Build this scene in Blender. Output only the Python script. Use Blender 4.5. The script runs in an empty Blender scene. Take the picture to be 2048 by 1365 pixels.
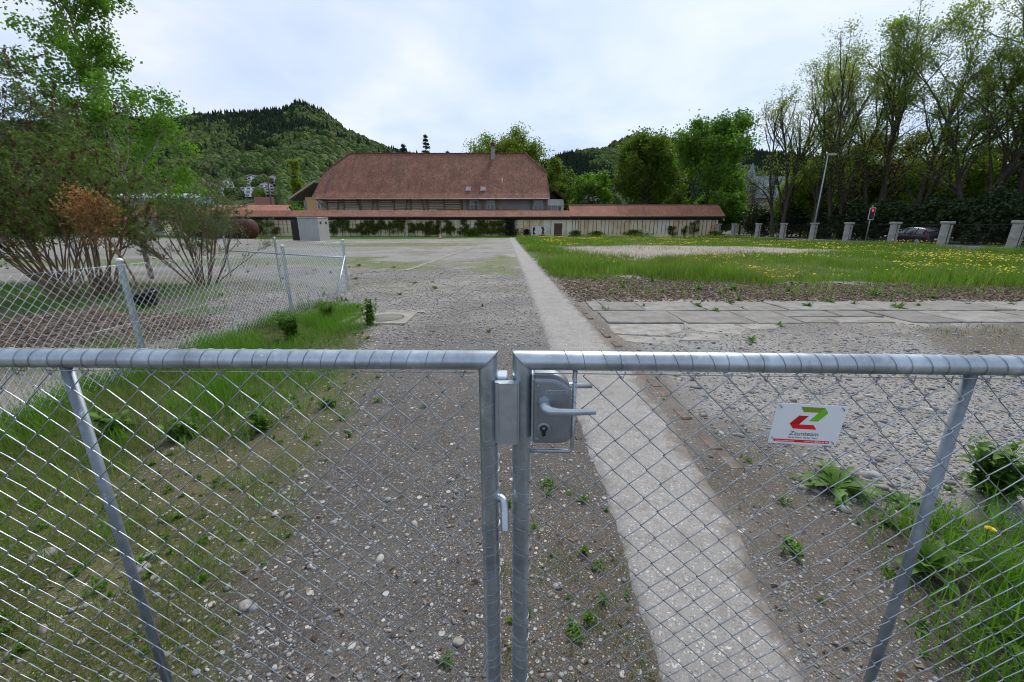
import bpy, math, random
import numpy as np
from mathutils import Vector, Matrix

R = math.radians
C = bpy.context.scene.collection
S = bpy.context.scene

# ------------------------------------------------------------------ camera
cam_d = bpy.data.cameras.new('camera')
cam_d.sensor_width = 36.0
cam_d.lens = 808.0 / 2048 * 36.0
cam_d.clip_start = 0.05
cam_d.clip_end = 9000
cam = bpy.data.objects.new('camera', cam_d)
cam.location = (0, 0, 1.65)
cam.rotation_euler = (R(90 - 15.9), 0, 0)
C.objects.link(cam)
S.camera = cam

# ------------------------------------------------------------------ sky, sun, exposure
SUN_EL, SUN_AZ = 47.0, 22.0          # azimuth: degrees to the right of the view, behind thin cloud
sdir = Vector((math.sin(R(SUN_AZ)) * math.cos(R(SUN_EL)), math.cos(R(SUN_AZ)) * math.cos(R(SUN_EL)), math.sin(R(SUN_EL))))
W = bpy.data.worlds.new('World')
S.world = W
W.use_nodes = True
nt = W.node_tree
nt.nodes.clear()
def wn(t, **k):
    n = nt.nodes.new(t)
    for a, b in k.items(): setattr(n, a, b)
    return n
L = nt.links.new
out = wn('ShaderNodeOutputWorld'); bg = wn('ShaderNodeBackground'); bg.inputs['Strength'].default_value = 0.1
L(bg.outputs[0], out.inputs[0])
sky = wn('ShaderNodeTexSky', sky_type='NISHITA', sun_disc=False)
sky.sun_elevation = R(SUN_EL); sky.sun_rotation = R(SUN_AZ); sky.air_density = 1.0; sky.dust_density = 0.6
tc = wn('ShaderNodeTexCoord')
sep = wn('ShaderNodeSeparateXYZ'); L(tc.outputs['Generated'], sep.inputs[0])
def wm(op, a, b=None, c=None):
    n = wn('ShaderNodeMath', operation=op)
    for i, v in enumerate((a, b, c)):
        if v is None: continue
        if hasattr(v, 'is_linked'): L(v, n.inputs[i])
        else: n.inputs[i].default_value = v
    return n.outputs[0]
zc = wm('ADD', wm('MAXIMUM', sep.outputs[2], 0.0), 0.22)
cx = wm('DIVIDE', sep.outputs[0], zc); cy = wm('DIVIDE', sep.outputs[1], zc)
comb = wn('ShaderNodeCombineXYZ'); L(cx, comb.inputs[0]); L(cy, comb.inputs[1])
def cnoise(scale, det, rough, off, dist=0.0):
    mp = wn('ShaderNodeMapping'); mp.inputs['Location'].default_value = off; L(comb.outputs[0], mp.inputs[0])
    n = wn('ShaderNodeTexNoise'); n.inputs['Scale'].default_value = scale; n.inputs['Detail'].default_value = det
    n.inputs['Roughness'].default_value = rough; n.inputs['Distortion'].default_value = dist
    L(mp.outputs[0], n.inputs['Vector'])
    return n.outputs[0]
big = cnoise(0.75, 5, 0.5, (3.1, 1.7, 0), 0.35)
mid = cnoise(1.7, 6, 0.55, (7.3, 2.2, 0), 0.3)
cl = wm('ADD', wm('MULTIPLY', big, 0.62), wm('MULTIPLY', mid, 0.38))
ramp = wn('ShaderNodeValToRGB')
els = ramp.color_ramp.elements
els[0].position = 0.36; els[0].color = (3.9, 5.0, 7.3, 1)      # thin, bluish veil
els[1].position = 0.64; els[1].color = (7.2, 7.4, 7.8, 1)     # bright cloud
e = els.new(0.46); e.color = (4.9, 5.8, 7.5, 1)
e = els.new(0.56); e.color = (6.0, 6.6, 7.6, 1)
L(cl, ramp.inputs[0])
# glow of the veiled sun
dt = wn('ShaderNodeVectorMath', operation='DOT_PRODUCT'); L(tc.outputs['Generated'], dt.inputs[0]); dt.inputs[1].default_value = sdir
glow = wm('MULTIPLY', wm('POWER', wm('MAXIMUM', dt.outputs['Value'], 0.0), 5.0), 1.1)
mixg = wn('ShaderNodeMixRGB', blend_type='ADD'); mixg.inputs[0].default_value = 1.0
gcol = wn('ShaderNodeCombineXYZ'); L(glow, gcol.inputs[0]); L(glow, gcol.inputs[1]); L(glow, gcol.inputs[2])
L(ramp.outputs[0], mixg.inputs[1]); L(gcol.outputs[0], mixg.inputs[2])
mixs = wn('ShaderNodeMixRGB'); mixs.inputs[0].default_value = 0.88
L(sky.outputs[0], mixs.inputs[1]); L(mixg.outputs[0], mixs.inputs[2])
L(mixs.outputs[0], bg.inputs[0])

sun_d = bpy.data.lights.new('sun', 'SUN'); sun_d.energy = 2.5; sun_d.angle = R(14); sun_d.color = (1.0, 0.95, 0.88)
sun = bpy.data.objects.new('sun', sun_d); C.objects.link(sun)
sun.rotation_euler = (-sdir).to_track_quat('-Z', 'Y').to_euler()
S.view_settings.view_transform = 'Standard'; S.view_settings.look = 'None'
S.view_settings.gamma = 1.0; S.view_settings.use_curve_mapping = False
S.view_settings.exposure = 0.45
S.render.engine = 'CYCLES'
S.cycles.use_denoising = True; S.cycles.filter_width = 1.05
S.cycles.max_bounces = 6; S.cycles.diffuse_bounces = 3; S.cycles.glossy_bounces = 3; S.cycles.transmission_bounces = 4; S.cycles.transparent_max_bounces = 8
S.cycles.use_adaptive_sampling = True; S.cycles.adaptive_threshold = 0.015

# ------------------------------------------------------------------ helpers: noise, meshes
def vn(x, y, seed=0):
    xi = np.floor(x).astype(np.int64); yi = np.floor(y).astype(np.int64)
    fx = x - xi; fy = y - yi
    fx = fx * fx * (3 - 2 * fx); fy = fy * fy * (3 - 2 * fy)
    def h(a, b):
        n = (a * 374761393 + b * 668265263 + seed * 1442695041) & 0xffffffff
        n = ((n ^ (n >> 13)) * 1274126177) & 0xffffffff
        return ((n ^ (n >> 16)) & 0xffff) / 65535.0
    return (h(xi, yi) * (1 - fx) + h(xi + 1, yi) * fx) * (1 - fy) + (h(xi, yi + 1) * (1 - fx) + h(xi + 1, yi + 1) * fx) * fy
def fbm(x, y, seed=0, o=4):
    v = 0; a = 0.5; t = 0
    for i in range(o):
        v = v + a * vn(x * 2 ** i, y * 2 ** i, seed + i * 17); t += a; a *= 0.5
    return v / t
def sstep(a, b, x):
    t = np.clip((x - a) / (b - a), 0, 1); return t * t * (3 - 2 * t)

def mesh_np(name, V, Fs, mats=(), smooth=False, midx=None):
    me = bpy.data.meshes.new(name)
    V = np.asarray(V, np.float32).reshape(-1, 3)
    Fs = [np.asarray(f, np.int32) for f in Fs if len(f)]
    loops = np.concatenate([f.ravel() for f in Fs]); tot = np.concatenate([np.full(len(f), f.shape[1], np.int32) for f in Fs])
    st = np.concatenate([[0], np.cumsum(tot)[:-1]]).astype(np.int32)
    me.vertices.add(len(V)); me.vertices.foreach_set('co', V.ravel())
    me.loops.add(len(loops)); me.loops.foreach_set('vertex_index', loops)
    me.polygons.add(len(tot)); me.polygons.foreach_set('loop_start', st)
    if midx is not None: me.polygons.foreach_set('material_index', np.asarray(midx, np.int32))
    me.polygons.foreach_set('use_smooth', np.full(len(tot), smooth))
    for m in mats: me.materials.append(m)
    me.update(calc_edges=True)
    return me

def tube(pts, rad, n=6, caps=True):
    P = np.asarray(pts, float); k = len(P)
    rad = np.full(k, rad) if np.isscalar(rad) else np.asarray(rad, float)
    T = np.zeros_like(P); T[1:-1] = P[2:] - P[:-2]; T[0] = P[1] - P[0]; T[-1] = P[-1] - P[-2]
    T /= np.linalg.norm(T, axis=1)[:, None] + 1e-12
    a = np.array([0, 0, 1.0]) if abs(T[0, 2]) < 0.9 else np.array([1.0, 0, 0])
    nrm = np.cross(T[0], a); nrm /= np.linalg.norm(nrm)
    N = np.empty_like(P)
    for i in range(k):
        nrm = nrm - T[i] * nrm.dot(T[i]); nrm /= np.linalg.norm(nrm) + 1e-12; N[i] = nrm
    B = np.cross(T, N)
    an = np.arange(n) * 2 * math.pi / n
    ring = P[:, None] + rad[:, None, None] * (N[:, None] * np.cos(an)[None, :, None] + B[:, None] * np.sin(an)[None, :, None])
    V = ring.reshape(-1, 3)
    i = np.arange(k - 1)[:, None] * n; j = np.arange(n)[None, :]; j2 = (j + 1) % n
    F = np.stack([i + j, i + j2, i + n + j2, i + n + j], -1).reshape(-1, 4)
    Fs = [F]
    if caps and n >= 3:
        Fs.append(np.arange(n)[::-1][None, :]); Fs.append((np.arange(n) + (k - 1) * n)[None, :])
    return V, Fs

class MB:
    def __init__(s): s.V = []; s.F = []; s.n = 0; s.M = []
    def add(s, V, Fs, m=0):
        V = np.asarray(V, float).reshape(-1, 3)
        for f in Fs:
            f = np.asarray(f)
            if len(f): s.F.append(f + s.n); s.M.append(np.full(len(f), m))
        s.V.append(V); s.n += len(V); return s
    def box(s, c, d, rz=0, m=0, rx=0, ry=0, b=0.0):
        c = np.array(c, float); h = np.array(d, float) / 2
        if b > 0:
            b = min(b, h.min() * 0.9)
            vs = []; 
            for sx in (-1, 1):
                for sy in (-1, 1):
                    for sz in (-1, 1):
                        vs += [(sx * h[0], sy * (h[1] - b), sz * (h[2] - b)), (sx * (h[0] - b), sy * h[1], sz * (h[2] - b)), (sx * (h[0] - b), sy * (h[1] - b), sz * h[2])]
            V = np.array(vs)
            import itertools
            idx = {k: i for i, k in enumerate(itertools.product((-1, 1), (-1, 1), (-1, 1)))}
            q, t = [], []
            def v(sx, sy, sz, a): return idx[(sx, sy, sz)] * 3 + a
            for sg in (-1, 1):
                o = lambda l: l if sg > 0 else l[::-1]
                q.append(o([v(sg, -1, -1, 0), v(sg, 1, -1, 0), v(sg, 1, 1, 0), v(sg, -1, 1, 0)]))
                q.append(o([v(1, sg, -1, 1), v(-1, sg, -1, 1), v(-1, sg, 1, 1), v(1, sg, 1, 1)]))
                q.append(o([v(-1, -1, sg, 2), v(1, -1, sg, 2), v(1, 1, sg, 2), v(-1, 1, sg, 2)]))
                for sh in (-1, 1):
                    q.append([v(sg, sh, -1, 0), v(sg, sh, 1, 0), v(sg, sh, 1, 1), v(sg, sh, -1, 1)][::(1 if sg * sh < 0 else -1)])
                    q.append([v(sg, -1, sh, 0), v(sg, -1, sh, 2), v(sg, 1, sh, 2), v(sg, 1, sh, 0)][::(1 if sg * sh < 0 else -1)])
                    q.append([v(-1, sg, sh, 1), v(1, sg, sh, 1), v(1, sg, sh, 2), v(-1, sg, sh, 2)][::(1 if sg * sh < 0 else -1)])
            for k in idx: t.append([idx[k] * 3, idx[k] * 3 + 1, idx[k] * 3 + 2])
            Fs = [np.array(q), np.array(t)]
        else:
            V = np.array([[x, y, z] for x in (-1, 1) for y in (-1, 1) for z in (-1, 1)], float) * h
            Fs = [np.array([[0, 1, 3, 2], [4, 6, 7, 5], [0, 4, 5, 1], [2, 3, 7, 6], [0, 2, 6, 4], [1, 5, 7, 3]])]
        if rx or ry or rz:
            M = np.array(Matrix.Rotation(rz, 3, 'Z') @ Matrix.Rotation(ry, 3, 'Y') @ Matrix.Rotation(rx, 3, 'X')); V = V @ M.T
        return s.add(V + c, Fs, m)
    def tube(s, pts, r, n=6, m=0, caps=True):
        V, F = tube(pts, r, n, caps); return s.add(V, F, m)
    def prism(s, poly, lo, hi, axis='z', m=0):
        P = np.asarray(poly, float); k = len(P)
        def pl(v):
            o = np.full(k, v)
            return {'z': np.stack([P[:, 0], P[:, 1], o], 1), 'y': np.stack([P[:, 0], o, P[:, 1]], 1), 'x': np.stack([o, P[:, 0], P[:, 1]], 1)}[axis]
        V = np.concatenate([pl(lo), pl(hi)])
        i = np.arange(k); j = (i + 1) % k
        return s.add(V, [np.stack([i, j, j + k, i + k], 1), i[::-1][None], (i + k)[None]], m)
    def lathe(s, prof, n=16, c=(0, 0, 0), m=0, axis='z'):
        P = np.asarray(prof, float); an = np.arange(n) * 2 * math.pi / n; k = len(P)
        x = P[:, 0][:, None] * np.cos(an); y = P[:, 0][:, None] * np.sin(an); z = np.repeat(P[:, 1][:, None], n, 1)
        V = np.stack([x, y, z], -1).reshape(-1, 3)
        if axis == 'x': V = V[:, [2, 0, 1]]
        if axis == 'y': V = V[:, [0, 2, 1]]
        i = np.arange(k - 1)[:, None] * n; j = np.arange(n)[None]; j2 = (j + 1) % n
        return s.add(V + np.array(c), [np.stack([i + j, i + j2, i + n + j2, i + n + j], -1).reshape(-1, 4), np.arange(n)[::-1][None], (np.arange(n) + (k - 1) * n)[None]], m)
    def quad(s, a, b, c, d, m=0): return s.add([a, b, c, d], [np.array([[0, 1, 2, 3]])], m)
    def mesh(s, name, mats, smooth=False):
        if not isinstance(mats, (list, tuple)): mats = [mats]
        return mesh_np(name, np.concatenate(s.V), s.F, mats, smooth, np.concatenate(s.M))
    def obj(s, name, mats, parent=None, smooth=False, auto=None, **k):
        o = link(name, s.mesh(name, mats, smooth), parent, **k)
        if auto: o.data.shade_smooth() if hasattr(o.data, 'shade_smooth') else None; set_sharp(o.data, auto)
        return o

def set_sharp(me, ang):
    try: me.set_sharp_from_angle(angle=R(ang))
    except Exception: pass
def link(name, data, parent=None, loc=None, rz=None, **k):
    o = bpy.data.objects.new(name, data); C.objects.link(o)
    if parent is not None: o.parent = parent
    if loc is not None: o.location = loc
    if rz is not None: o.rotation_euler = (0, 0, rz)
    for a, b in k.items(): o[a] = b
    return o
def thing(name, label, cat, loc=(0, 0, 0), rz=0, group=None):
    o = link(name, None, None, loc, rz, label=label, category=cat)
    o.empty_display_size = 0.2
    if group: o['group'] = group
    return o
def tag(o, label, cat, group=None):
    o['label'] = label; o['category'] = cat
    if group: o['group'] = group
    return o

# ------------------------------------------------------------------ helpers: materials
class NB:
    def __init__(s, name):
        s.m = bpy.data.materials.new(name); s.m.use_nodes = True; s.t = s.m.node_tree; s.t.nodes.clear()
        s.out = s.n('ShaderNodeOutputMaterial'); s.tc = s.n('ShaderNodeTexCoord'); s.geo = None
    def n(s, t, **k):
        x = s.t.nodes.new(t)
        for a, b in k.items(): setattr(x, a, b)
        return x
    def set(s, sock, v):
        if hasattr(v, 'is_linked'): s.t.links.new(v, sock)
        elif isinstance(v, (tuple, list)) and len(v) == 3 and sock.type == 'RGBA': sock.default_value = (*v, 1)
        else: sock.default_value = v
    def math(s, op, a, b=0.0, clamp=False):
        x = s.n('ShaderNodeMath', operation=op, use_clamp=clamp); s.set(x.inputs[0], a); s.set(x.inputs[1], b); return x.outputs[0]
    def pos(s, sc=(1, 1, 1), src='Object', rot=(0, 0, 0)):
        mp = s.n('ShaderNodeMapping'); mp.inputs['Scale'].default_value = sc; mp.inputs['Rotation'].default_value = rot
        s.t.links.new(s.tc.outputs[src], mp.inputs[0]); return mp.outputs[0]
    def noise(s, scale, det=4, rough=0.55, vec=None, dist=0.0, col=False):
        x = s.n('ShaderNodeTexNoise'); x.inputs['Scale'].default_value = scale; x.inputs['Detail'].default_value = det
        x.inputs['Roughness'].default_value = rough; x.inputs['Distortion'].default_value = dist
        s.set(x.inputs['Vector'], vec if vec is not None else s.tc.outputs['Object']); return x.outputs[1 if col else 0]
    def vor(s, scale, vec=None, feature='F1', rand=1.0):
        x = s.n('ShaderNodeTexVoronoi', feature=feature); x.inputs['Scale'].default_value = scale; x.inputs['Randomness'].default_value = rand
        s.set(x.inputs['Vector'], vec if vec is not None else s.tc.outputs['Object']); return x
    def ramp(s, fac, stops):
        x = s.n('ShaderNodeValToRGB'); el = x.color_ramp.elements
        el[0].position = stops[0][0]; el[1].position = stops[-1][0]
        def c(v): return (*v, 1) if isinstance(v, tuple) else (v, v, v, 1)
        el[0].color = c(stops[0][1]); el[1].color = c(stops[-1][1])
        for p, v in stops[1:-1]: el.new(p).color = c(v)
        s.set(x.inputs[0], fac); return x.outputs[0]
    def mix(s, f, a, b, mode='MIX'):
        x = s.n('ShaderNodeMixRGB', blend_type=mode); s.set(x.inputs[0], f); s.set(x.inputs[1], a); s.set(x.inputs[2], b); return x.outputs[0]
    def bump(s, h, strength=0.3, dist=0.01):
        x = s.n('ShaderNodeBump'); x.inputs['Strength'].default_value = strength; x.inputs['Distance'].default_value = dist; s.set(x.inputs['Height'], h); return x.outputs[0]
    def attr(s, name, out=0, typ='GEOMETRY'):
        x = s.n('ShaderNodeAttribute', attribute_type=typ); x.attribute_name = name; return x.outputs[out]
    def bsdf(s, col, rough=0.7, metal=0.0, nrm=None, spec=0.5, **k):
        x = s.n('ShaderNodeBsdfPrincipled'); s.set(x.inputs['Base Color'], col); s.set(x.inputs['Roughness'], rough); s.set(x.inputs['Metallic'], metal)
        x.inputs['Specular IOR Level'].default_value = spec
        if nrm is not None: s.set(x.inputs['Normal'], nrm)
        for a, b in k.items(): s.set(x.inputs[a], b)
        return x.outputs[0]
    def fin(s, sh): s.t.links.new(sh, s.out.inputs[0]); return s.m

def simple(name, c1, c2=None, rough=0.7, metal=0.0, scale=6.0, bump=0.0, spec=0.4, det=5, bscale=None, lo=0.35, hi=0.65):
    b = NB(name); c2 = c2 or tuple(x * 0.75 for x in c1)
    col = b.mix(b.ramp(b.noise(scale, det), [(lo, 0.0), (hi, 1.0)]), c1, c2)
    nr = b.bump(b.noise(bscale or scale * 4, 3), bump, 0.02) if bump else None
    return b.fin(b.bsdf(col, rough, metal, nr, spec))

def leafmat(name, cols, trans=0.35, rough=0.55, tcol=None):
    b = NB(name); g = b.n('ShaderNodeNewGeometry')
    k = len(cols)
    col = b.ramp(g.outputs['Random Per Island'], [(i / (k - 1), c) for i, c in enumerate(cols)])
    big = b.ramp(b.noise(0.9, 2), [(0.3, 0.72), (0.7, 1.25)])
    col = b.mix(1.0, col, big, 'MULTIPLY')
    d = b.bsdf(col, rough, spec=0.25)
    t = b.n('ShaderNodeBsdfTranslucent')
    tc_ = b.mix(1.0, col, tcol or (1.0, 1.2, 0.4), 'MULTIPLY'); b.set(t.inputs[0], tc_)
    ms = b.n('ShaderNodeMixShader'); ms.inputs[0].default_value = trans
    b.t.links.new(d, ms.inputs[1]); b.t.links.new(t.outputs[0], ms.inputs[2])
    return b.fin(ms.outputs[0])

def galvanised(name, tint=(0.47, 0.52, 0.56), rough=0.42, metal=0.75):
    b = NB(name)
    v = b.vor(70, b.pos((1, 1, 0.6))); n = b.noise(9, 5)
    n2 = b.ramp(b.noise(26, 4, 0.6, b.pos((1, 1, 0.25))), [(0.35, 0.0), (0.7, 1.0)])
    sp = b.math('MULTIPLY', b.math('SUBTRACT', v.outputs['Color'], 0.5), 0.16)
    f = b.ramp(b.math('ADD', n, sp), [(0.3, 0.0), (0.7, 1.0)])
    col = b.mix(f, tuple(x * 0.72 for x in tint), tuple(min(1, x * 1.3) for x in tint))
    col = b.mix(b.math('MULTIPLY', n2, 0.35), col, tuple(x * 0.62 for x in tint))
    white = b.ramp(b.noise(48, 3, 0.6, b.pos((1, 1, 0.5))), [(0.66, 0.0), (0.74, 1.0)])
    col = b.mix(b.math('MULTIPLY', white, 0.45), col, (0.75, 0.78, 0.8))
    rg = b.math('ADD', b.math('MULTIPLY', n, 0.22), rough - 0.1)
    return b.fin(b.bsdf(col, rg, metal, b.bump(b.noise(120, 3), 0.06, 0.004)))

M = {}
M['galv'] = galvanised('galvanised_steel', (0.40, 0.46, 0.51), 0.36, 0.85)
M['galv_dull'] = galvanised('dull_galvanised_steel', (0.22, 0.26, 0.295), 0.5, 0.6)
M['wire'] = simple('bright_galvanised_wire', (0.41, 0.46, 0.52), (0.30, 0.34, 0.39), 0.32, 1.0, 40)
M['fence_wire'] = simple('silvery_fence_wire', (0.66, 0.72, 0.78), (0.55, 0.6, 0.66), 0.42, 0.8, 40)
M['tie'] = simple('dark_tie_wire', (0.2, 0.21, 0.22), (0.4, 0.42, 0.44), 0.45, 0.7, 30)
M['lock'] = simple('grey_powder_coated_metal', (0.235, 0.26, 0.285), (0.21, 0.235, 0.26), 0.4, 0.55, 60, 0.04)
M['alu'] = simple('satin_aluminium', (0.50, 0.56, 0.61), (0.43, 0.48, 0.53), 0.36, 0.8, 30, 0.03)
M['black'] = simple('black_plastic', (0.012, 0.012, 0.013), (0.02, 0.02, 0.02), 0.45)
M['cap'] = simple('white_post_cap', (0.7, 0.72, 0.73), (0.6, 0.62, 0.64), 0.4)
# ------------------------------------------------------------------ ground
def inpoly(x, y, poly):
    r = np.zeros(x.shape, bool); k = len(poly)
    for i in range(k):
        x1, y1 = poly[i]; x2, y2 = poly[(i + 1) % k]
        if y1 == y2: continue
        c = ((y1 > y) != (y2 > y)) & (x < (x2 - x1) * (y - y1) / (y2 - y1) + x1)
        r ^= c
    return r
def pdist(x, y, poly):
    """signed distance to a polygon, positive inside"""
    d = np.full(x.shape, 1e9)
    k = len(poly)
    for i in range(k):
        x1, y1 = poly[i]; x2, y2 = poly[(i + 1) % k]
        ex, ey = x2 - x1, y2 - y1
        t = np.clip(((x - x1) * ex + (y - y1) * ey) / (ex * ex + ey * ey + 1e-9), 0, 1)
        d = np.minimum(d, (x - x1 - t * ex) ** 2 + (y - y1 - t * ey) ** 2)
    return np.where(inpoly(x, y, poly), 1, -1) * np.sqrt(d)

def strip_l(y): return np.interp(y, [0, 1.1, 2.2, 5.4, 13.3, 25, 40, 60], [0.53, 0.57, 0.6, 0.53, 0.44, 0.22, -0.03, -0.4])
def strip_r(y): return np.interp(y, [0, 1.1, 1.95, 3.2, 5.35, 11.8, 25, 40, 60], [1.1, 1.1, 1.27, 1.38, 1.43, 1.26, 0.98, 0.66, 0.25])
def brick_x(y): return np.interp(y, [0, 1.7, 2.7, 5.35, 11.8, 16], [1.72, 1.63, 1.57, 1.50, 1.33, 1.22])

LEFTG = [(-1.15, 0.3), (-1.2, 1.1), (-1.3, 2.2), (-1.6, 3.4), (-1.75, 4.3), (-2.2, 5.6), (-2.3, 6.6), (-3.2, 8.3), (-4.3, 9.0), (-4.35, 0.3)]
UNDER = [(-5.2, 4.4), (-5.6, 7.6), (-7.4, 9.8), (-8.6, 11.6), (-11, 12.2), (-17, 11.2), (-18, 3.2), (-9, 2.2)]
BARE = [(2.2, 29.8), (3.6, 26.2), (5.2, 23.2), (7.2, 21.2), (9.5, 22.4), (12.0, 24.3), (16.0, 25.6), (20.8, 26.4), (23, 29), (20, 34.5), (10.3, 37.0), (4.5, 34.0)]
MEADOW = [(1.30, 13.4), (2.6, 13.6), (4.8, 12.9), (7.0, 12.0), (10, 11.7), (14.4, 11.1), (19, 10.3), (31.6, 9.6), (31.6, 65), (0.55, 65), (0.6, 45), (1.05, 25)]
CHIPS = [(1.5, 9.15), (12, 9.2), (22, 9.0), (32, 8.6), (31.6, 10), (14.4, 11.4), (7, 12.3), (2.6, 14.0), (1.35, 14.6)]
NEARR = [(2.02, 2.05), (2.5, 2.1), (2.9, 2.1), (3.4, 0.2), (1.45, 0.2), (1.62, 1.2)]
RSOIL = [(5.6, 5.0), (6.7, 6.6), (9.0, 6.85), (14, 6.9), (14, 3.4), (8, 3.6)]
WALLG = [(-58, 58.5), (-30, 53.5), (-16, 53.0), (-9, 55.5), (0.0, 58.5), (0.0, 66), (-58, 66)]
PATCH1 = [(-1.75, 15.6), (-1.2, 14.5), (0.15, 14.1), (0.1, 22.5), (-0.9, 24), (-1.3, 19)]
PATCH2 = [(-15, 33), (-9, 34.5), (-3.0, 36), (-3.2, 40), (-8, 42), (-20, 40)]
PATCH3 = [(-9, 18), (-4.6, 15.6), (-3.0, 16.4), (-3.3, 18.3), (-5, 19.6), (-8.5, 20.5)]
PATCH4 = [(-24, 17.5), (-12, 17.2), (-7, 20.5), (-7, 23), (-14, 22), (-26, 21)]
HEAP = (-7.0, 6.3)

def zones(x, y):
    """soil colour, pebble amount and grass weight at ground points"""
    n1 = fbm(x * 0.9, y * 0.9, 5); n2 = fbm(x * 3.1, y * 3.1, 9); n3 = fbm(x * 0.22, y * 0.22, 21)
    wob = (n2 - 0.5) * 0.8
    far = sstep(10, 30, y)
    col = np.zeros(x.shape + (3,)); 
    G1 = np.array([0.25, 0.23, 0.20]); G2 = np.array([0.155, 0.14, 0.12]); G3 = np.array([0.205, 0.20, 0.19])
    f = sstep(0.35, 0.65, n1)[..., None]
    col[:] = G1 * (1 - f) + G2 * f
    f = (sstep(0.5, 0.68, n3) * 0.8)[..., None]; col = col * (1 - f) + G3 * f
    stone = 0.75 * np.ones(x.shape)
    grass = np.zeros(x.shape)
    def put(w, c, st, gr=0.0):
        nonlocal col, stone, grass
        w = np.clip(w, 0, 1)
        col = col * (1 - w[..., None]) + np.array(c) * w[..., None]
        stone = stone * (1 - w) + st * w; grass = grass * (1 - w) + gr * w
    def pw(poly, soft, wamp, off=0.0):
        return sstep(-soft, soft, pdist(x, y, poly) + wob * wamp + off)
    # dark earthy drive near the gate
    drv = sstep(7.5, 3.2, y + wob * 2.0) * sstep(-2.6, -1.6, x + wob * 0.5) * sstep(1.2, 0.6, x)
    put(drv * 0.95, (0.045, 0.039, 0.034), 0.45)
    drv2 = sstep(13, 6, y + wob * 3) * sstep(-2.2, -0.9, x + wob) * sstep(1.0, 0.4, x) * (0.45 + 0.5 * sstep(0.42, 0.62, n2))
    put(drv2 * 0.8, (0.082, 0.074, 0.065), 0.52)
    # verge of the strip
    put(sstep(0.42, 0.05, np.abs(x - strip_r(y) - 0.14) + wob * 0.3) * sstep(16, 13, y) * 0.85, (0.10, 0.084, 0.066), 0.45, 0.10)
    put(sstep(0.75, 0.2, np.abs(x - 1.75) + wob * 0.6) * sstep(3.6, 2.6, y) * 0.95, (0.075, 0.062, 0.048), 0.4, 0.22)
    put(sstep(0.55, 0.2, np.abs(x - 0.25) + wob * 0.5) * sstep(2.6, 1.7, y + wob) * 0.9, (0.075, 0.06, 0.044), 0.5, 0.4)
    put(pw(NEARR, 0.15, 0.4), (0.05, 0.045, 0.03), 0.15, 1.0)
    put(pw(RSOIL, 0.3, 1.0), (0.085, 0.072, 0.05), 0.35, 0.45)
    lg = pw(LEFTG, 0.25, 0.9)
    put(lg, (0.075, 0.065, 0.03), 0.28, 1.0)
    mo = lg * sstep(0.36, 0.5, n2)
    put(mo * 0.5, (0.07, 0.08, 0.018), 0.2, 1.0)
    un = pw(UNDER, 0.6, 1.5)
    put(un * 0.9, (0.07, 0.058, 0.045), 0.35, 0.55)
    hp = sstep(1.9, 1.1, np.hypot((x - HEAP[0]) / 1.25, (y - HEAP[1]) / 0.75) + wob * 0.5)
    put(hp, (0.15, 0.115, 0.09), 0.1, 0.0)
    put(pw(CHIPS, 0.35, 1.0), (0.165, 0.13, 0.108), 0.25, 0.06)
    md = sstep(-0.4, 0.4, pdist(x, y, MEADOW) + wob * 0.9 + (fbm(x * 0.5, y * 0.5, 83) - 0.5) * 3.4 * (x > 1.8))
    put(md, (0.055, 0.075, 0.022), 0.0, 1.0)
    put(pw(BARE, 0.9, 4.5), (0.24, 0.19, 0.165), 0.7, 0.05)
    put(pw(WALLG, 0.8, 2.0), (0.06, 0.085, 0.02), 0.0, 1.0)
    for P, g in ((PATCH1, 0.75), (PATCH2, 0.6), (PATCH3, 0.5), (PATCH4, 0.6)):
        w = pw(P, 0.5, 1.6) * sstep(0.22, 0.42, n2)
        put(w * 0.95, (0.085, 0.115, 0.022), 0.2, g)
    # scattered moss and weeds in the yard
    w = sstep(0.5, 0.66, fbm(x * 0.3, y * 0.45, 33)) * sstep(8, 13, y) * (x < 0.4) * (y < 52) * 0.6
    put(w, (0.115, 0.118, 0.05), 0.4, 0.3)
    w = sstep(0.52, 0.62, fbm(x * 0.16 + 9, y * 0.5, 57)) * sstep(20, 28, y) * (x < 0) * (y < 56) * 0.6
    put(w, (0.13, 0.122, 0.105), 0.4, 0.0)
    put(((y > 66.3) | (x > 41) | (x < -60)) * 1.0, (0.05, 0.07, 0.02), 0.0, 0.0)
    rd = ((x > 32.6) & (y < 66.3) & (x < 41)) * 1.0
    put(rd, (0.05, 0.06, 0.02), 0.0, 0.0)
    return col, stone, grass

def gheight(x, y):
    h = (fbm(x * 1.3, y * 1.3, 41) - 0.5) * 0.03 * sstep(0.2, 1.2, np.abs(x - 0.9))
    r = np.hypot((x - HEAP[0]) / 1.25, (y - HEAP[1]) / 0.75)
    h = h + 0.30 * sstep(1.7, 0.0, r)
    h = h + 0.05 * sstep(-1.4, -4, x) * sstep(9, 5, y)
    return h

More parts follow.
